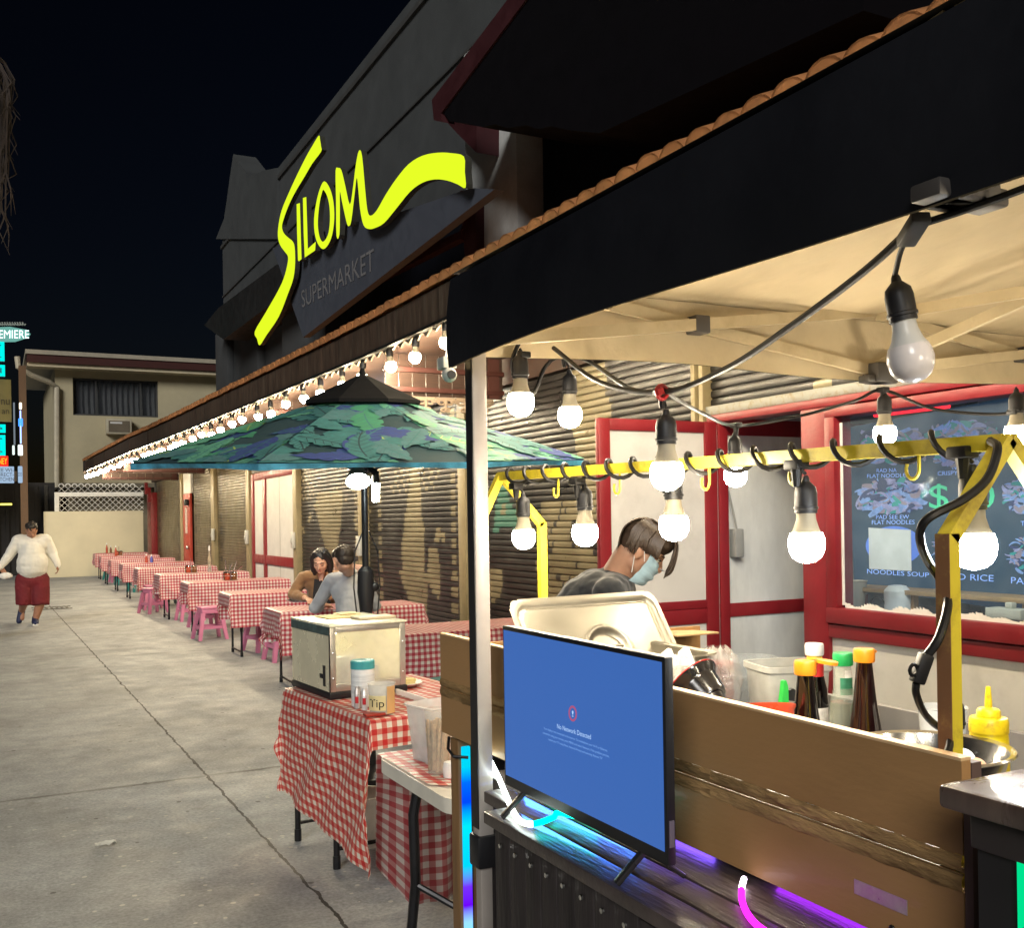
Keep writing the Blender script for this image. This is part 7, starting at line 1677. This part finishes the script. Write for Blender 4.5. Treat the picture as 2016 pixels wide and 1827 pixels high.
for A in (AL, AR): s_.cap(W(62, 1068, -.01), A[0], .115, .105); s_.cap(A[0], A[1], .098, .080); s_.cap(A[1], A[2], .080, .054); s_.cap(A[2], A[2] + (A[2] - A[1]).normalized() * .02, .052, .05)
blob('sweatshirt', s_, mat('white_sweatshirt', (.66, .64, .58), .9, var=.05, bump=.3, bscale=7, sheen=.2), walker, .012, 4, .012, 8)
s_ = MB(); s_.cap(W(54, 1143, .0), W(71, 1143, .0), .185, .185, 22)
s_.tube([W(75, 1138, .0), W(76, 1160, .05), W(76.5, 1192, .10)], [.15, .145, .128], 20); s_.tube([W(50, 1138, .0), W(48, 1160, .03), W(47, 1190, .03)], [.15, .145, .128], 20)
blob('shorts', s_, mat('dark_red_shorts', (.13, .009, .014), .8, var=.15, scale=5, bump=.3, bscale=8), walker, .012, 3, .010, 10)
NAV = mat('navy_shoe', (.012, .018, .06), .6); SOL = mat('white_sole', (.7, .68, .64), .5)
q = MB(); q.cap(LL[2] - up * .025, LL[2] + toc * .17 - up * .035, .058, .048); q.cap(LL[2] - up * .02, LL[2] + up * .03, .056, .052); blob('shoe', q, NAV, walker, .01, 2)
q = MB(); q.cap(RL[2] - up * .0, RL[2] - up * .16 + toc * .05 - (F(0, .04, 0) - F(0, 0, 0)), .058, .048); q.cap(RL[2], RL[2] + up * .03, .055, .05); blob('shoe', q, NAV, walker, .01, 2)
a_ = LL[2] - up * .072; MB().tube([a_ - toc * .05, a_ + toc * .06, a_ + toc * .21], [.045, .052, .04], 14).build('sole', SOL, walker)
h = MB(); h.ball(P(-.02, 0, .052), (.100, .090, .088), R.to_4x4()); h.ball(P(-.05, 0, .005), (.058, .080, .068), R.to_4x4()); h.ball(P(.03, 0, .10), (.055, .07, .036), R.to_4x4())
blob('hair', h, HM, walker, .008, 2, .016, 26); face_bits(walker, hc, R, .9, 1.06, None, M['skin_tan'], True)
o = MB(); p = W(15, 1131, .10); o.ball(p, (.11, .06, .055), Matrix.Rotation(.5, 4, 'X') @ rotm(F(0, 1, 0) - F(0, 0, 0)).to_4x4(), 16, 10); oo = blob('white_package', o, mat('white_wrap', (.72, .70, .66), .6), None, .01, 2, .012, 18); tag(oo, 'white wrapped package in the right hand of the walking man', 'package')
# =============== camera, night light ===============
cam = bpy.data.cameras.new('camera'); co_ = bpy.data.objects.new('camera', cam); COL.objects.link(co_)
cam.sensor_width = 36; cam.lens = 36 * FP / 2016; cam.shift_y = (CY - 913.5) / 2016; cam.clip_end = 1200; cam.clip_start = .05
rx_ = rt * cos(TH) - up * sin(TH); ux_ = rt * sin(TH) + up * cos(TH)
Mc = Matrix((rx_, ux_, -fw)).transposed().to_4x4(); Mc.translation = CAM; co_.matrix_world = Mc; S.camera = co_
w = bpy.data.worlds.new('World'); S.world = w; w.use_nodes = True
N = w.node_tree.nodes; L = w.node_tree.links; bg = N['Background']
sk = N.new('ShaderNodeTexSky'); sk.sky_type = 'NISHITA'; sk.sun_disc = False; sk.sun_elevation = radians(-4); sk.sun_rotation = radians(35); sk.altitude = 100
mx_ = N.new('ShaderNodeMix'); mx_.data_type = 'RGBA'; mx_.blend_type = 'MULTIPLY'; mx_.inputs[0].default_value = 1; mx_.inputs[7].default_value = (.62, .82, 1.25, 1); L.new(sk.outputs[0], mx_.inputs[6]); L.new(mx_.outputs[2], bg.inputs[0]); bg.inputs[1].default_value = SKY
sun = bpy.data.lights.new('street_glow', 'SUN'); sun.energy = SUN; sun.angle = radians(20); sun.color = (1, .975, .925)
so2 = bpy.data.objects.new('sun', sun); COL.objects.link(so2); d = Vector((.58, .69, -.43)).normalized(); so2.rotation_euler = d.to_track_quat('-Z', 'Y').to_euler()
S.view_settings.view_transform = 'Standard'; S.view_settings.look = 'None'; S.view_settings.gamma = 1; S.view_settings.exposure = EXPO
S.render.engine = 'CYCLES'; S.cycles.use_denoising = True; S.cycles.max_bounces = 7; S.cycles.diffuse_bounces = 3; S.cycles.glossy_bounces = 3; S.cycles.transmission_bounces = 4; S.cycles.transparent_max_bounces = 14
S.cycles.sample_clamp_indirect = 4; S.cycles.caustics_reflective = False; S.cycles.caustics_refractive = False
for pr_ in (sp, st, sb, proto):
    pass
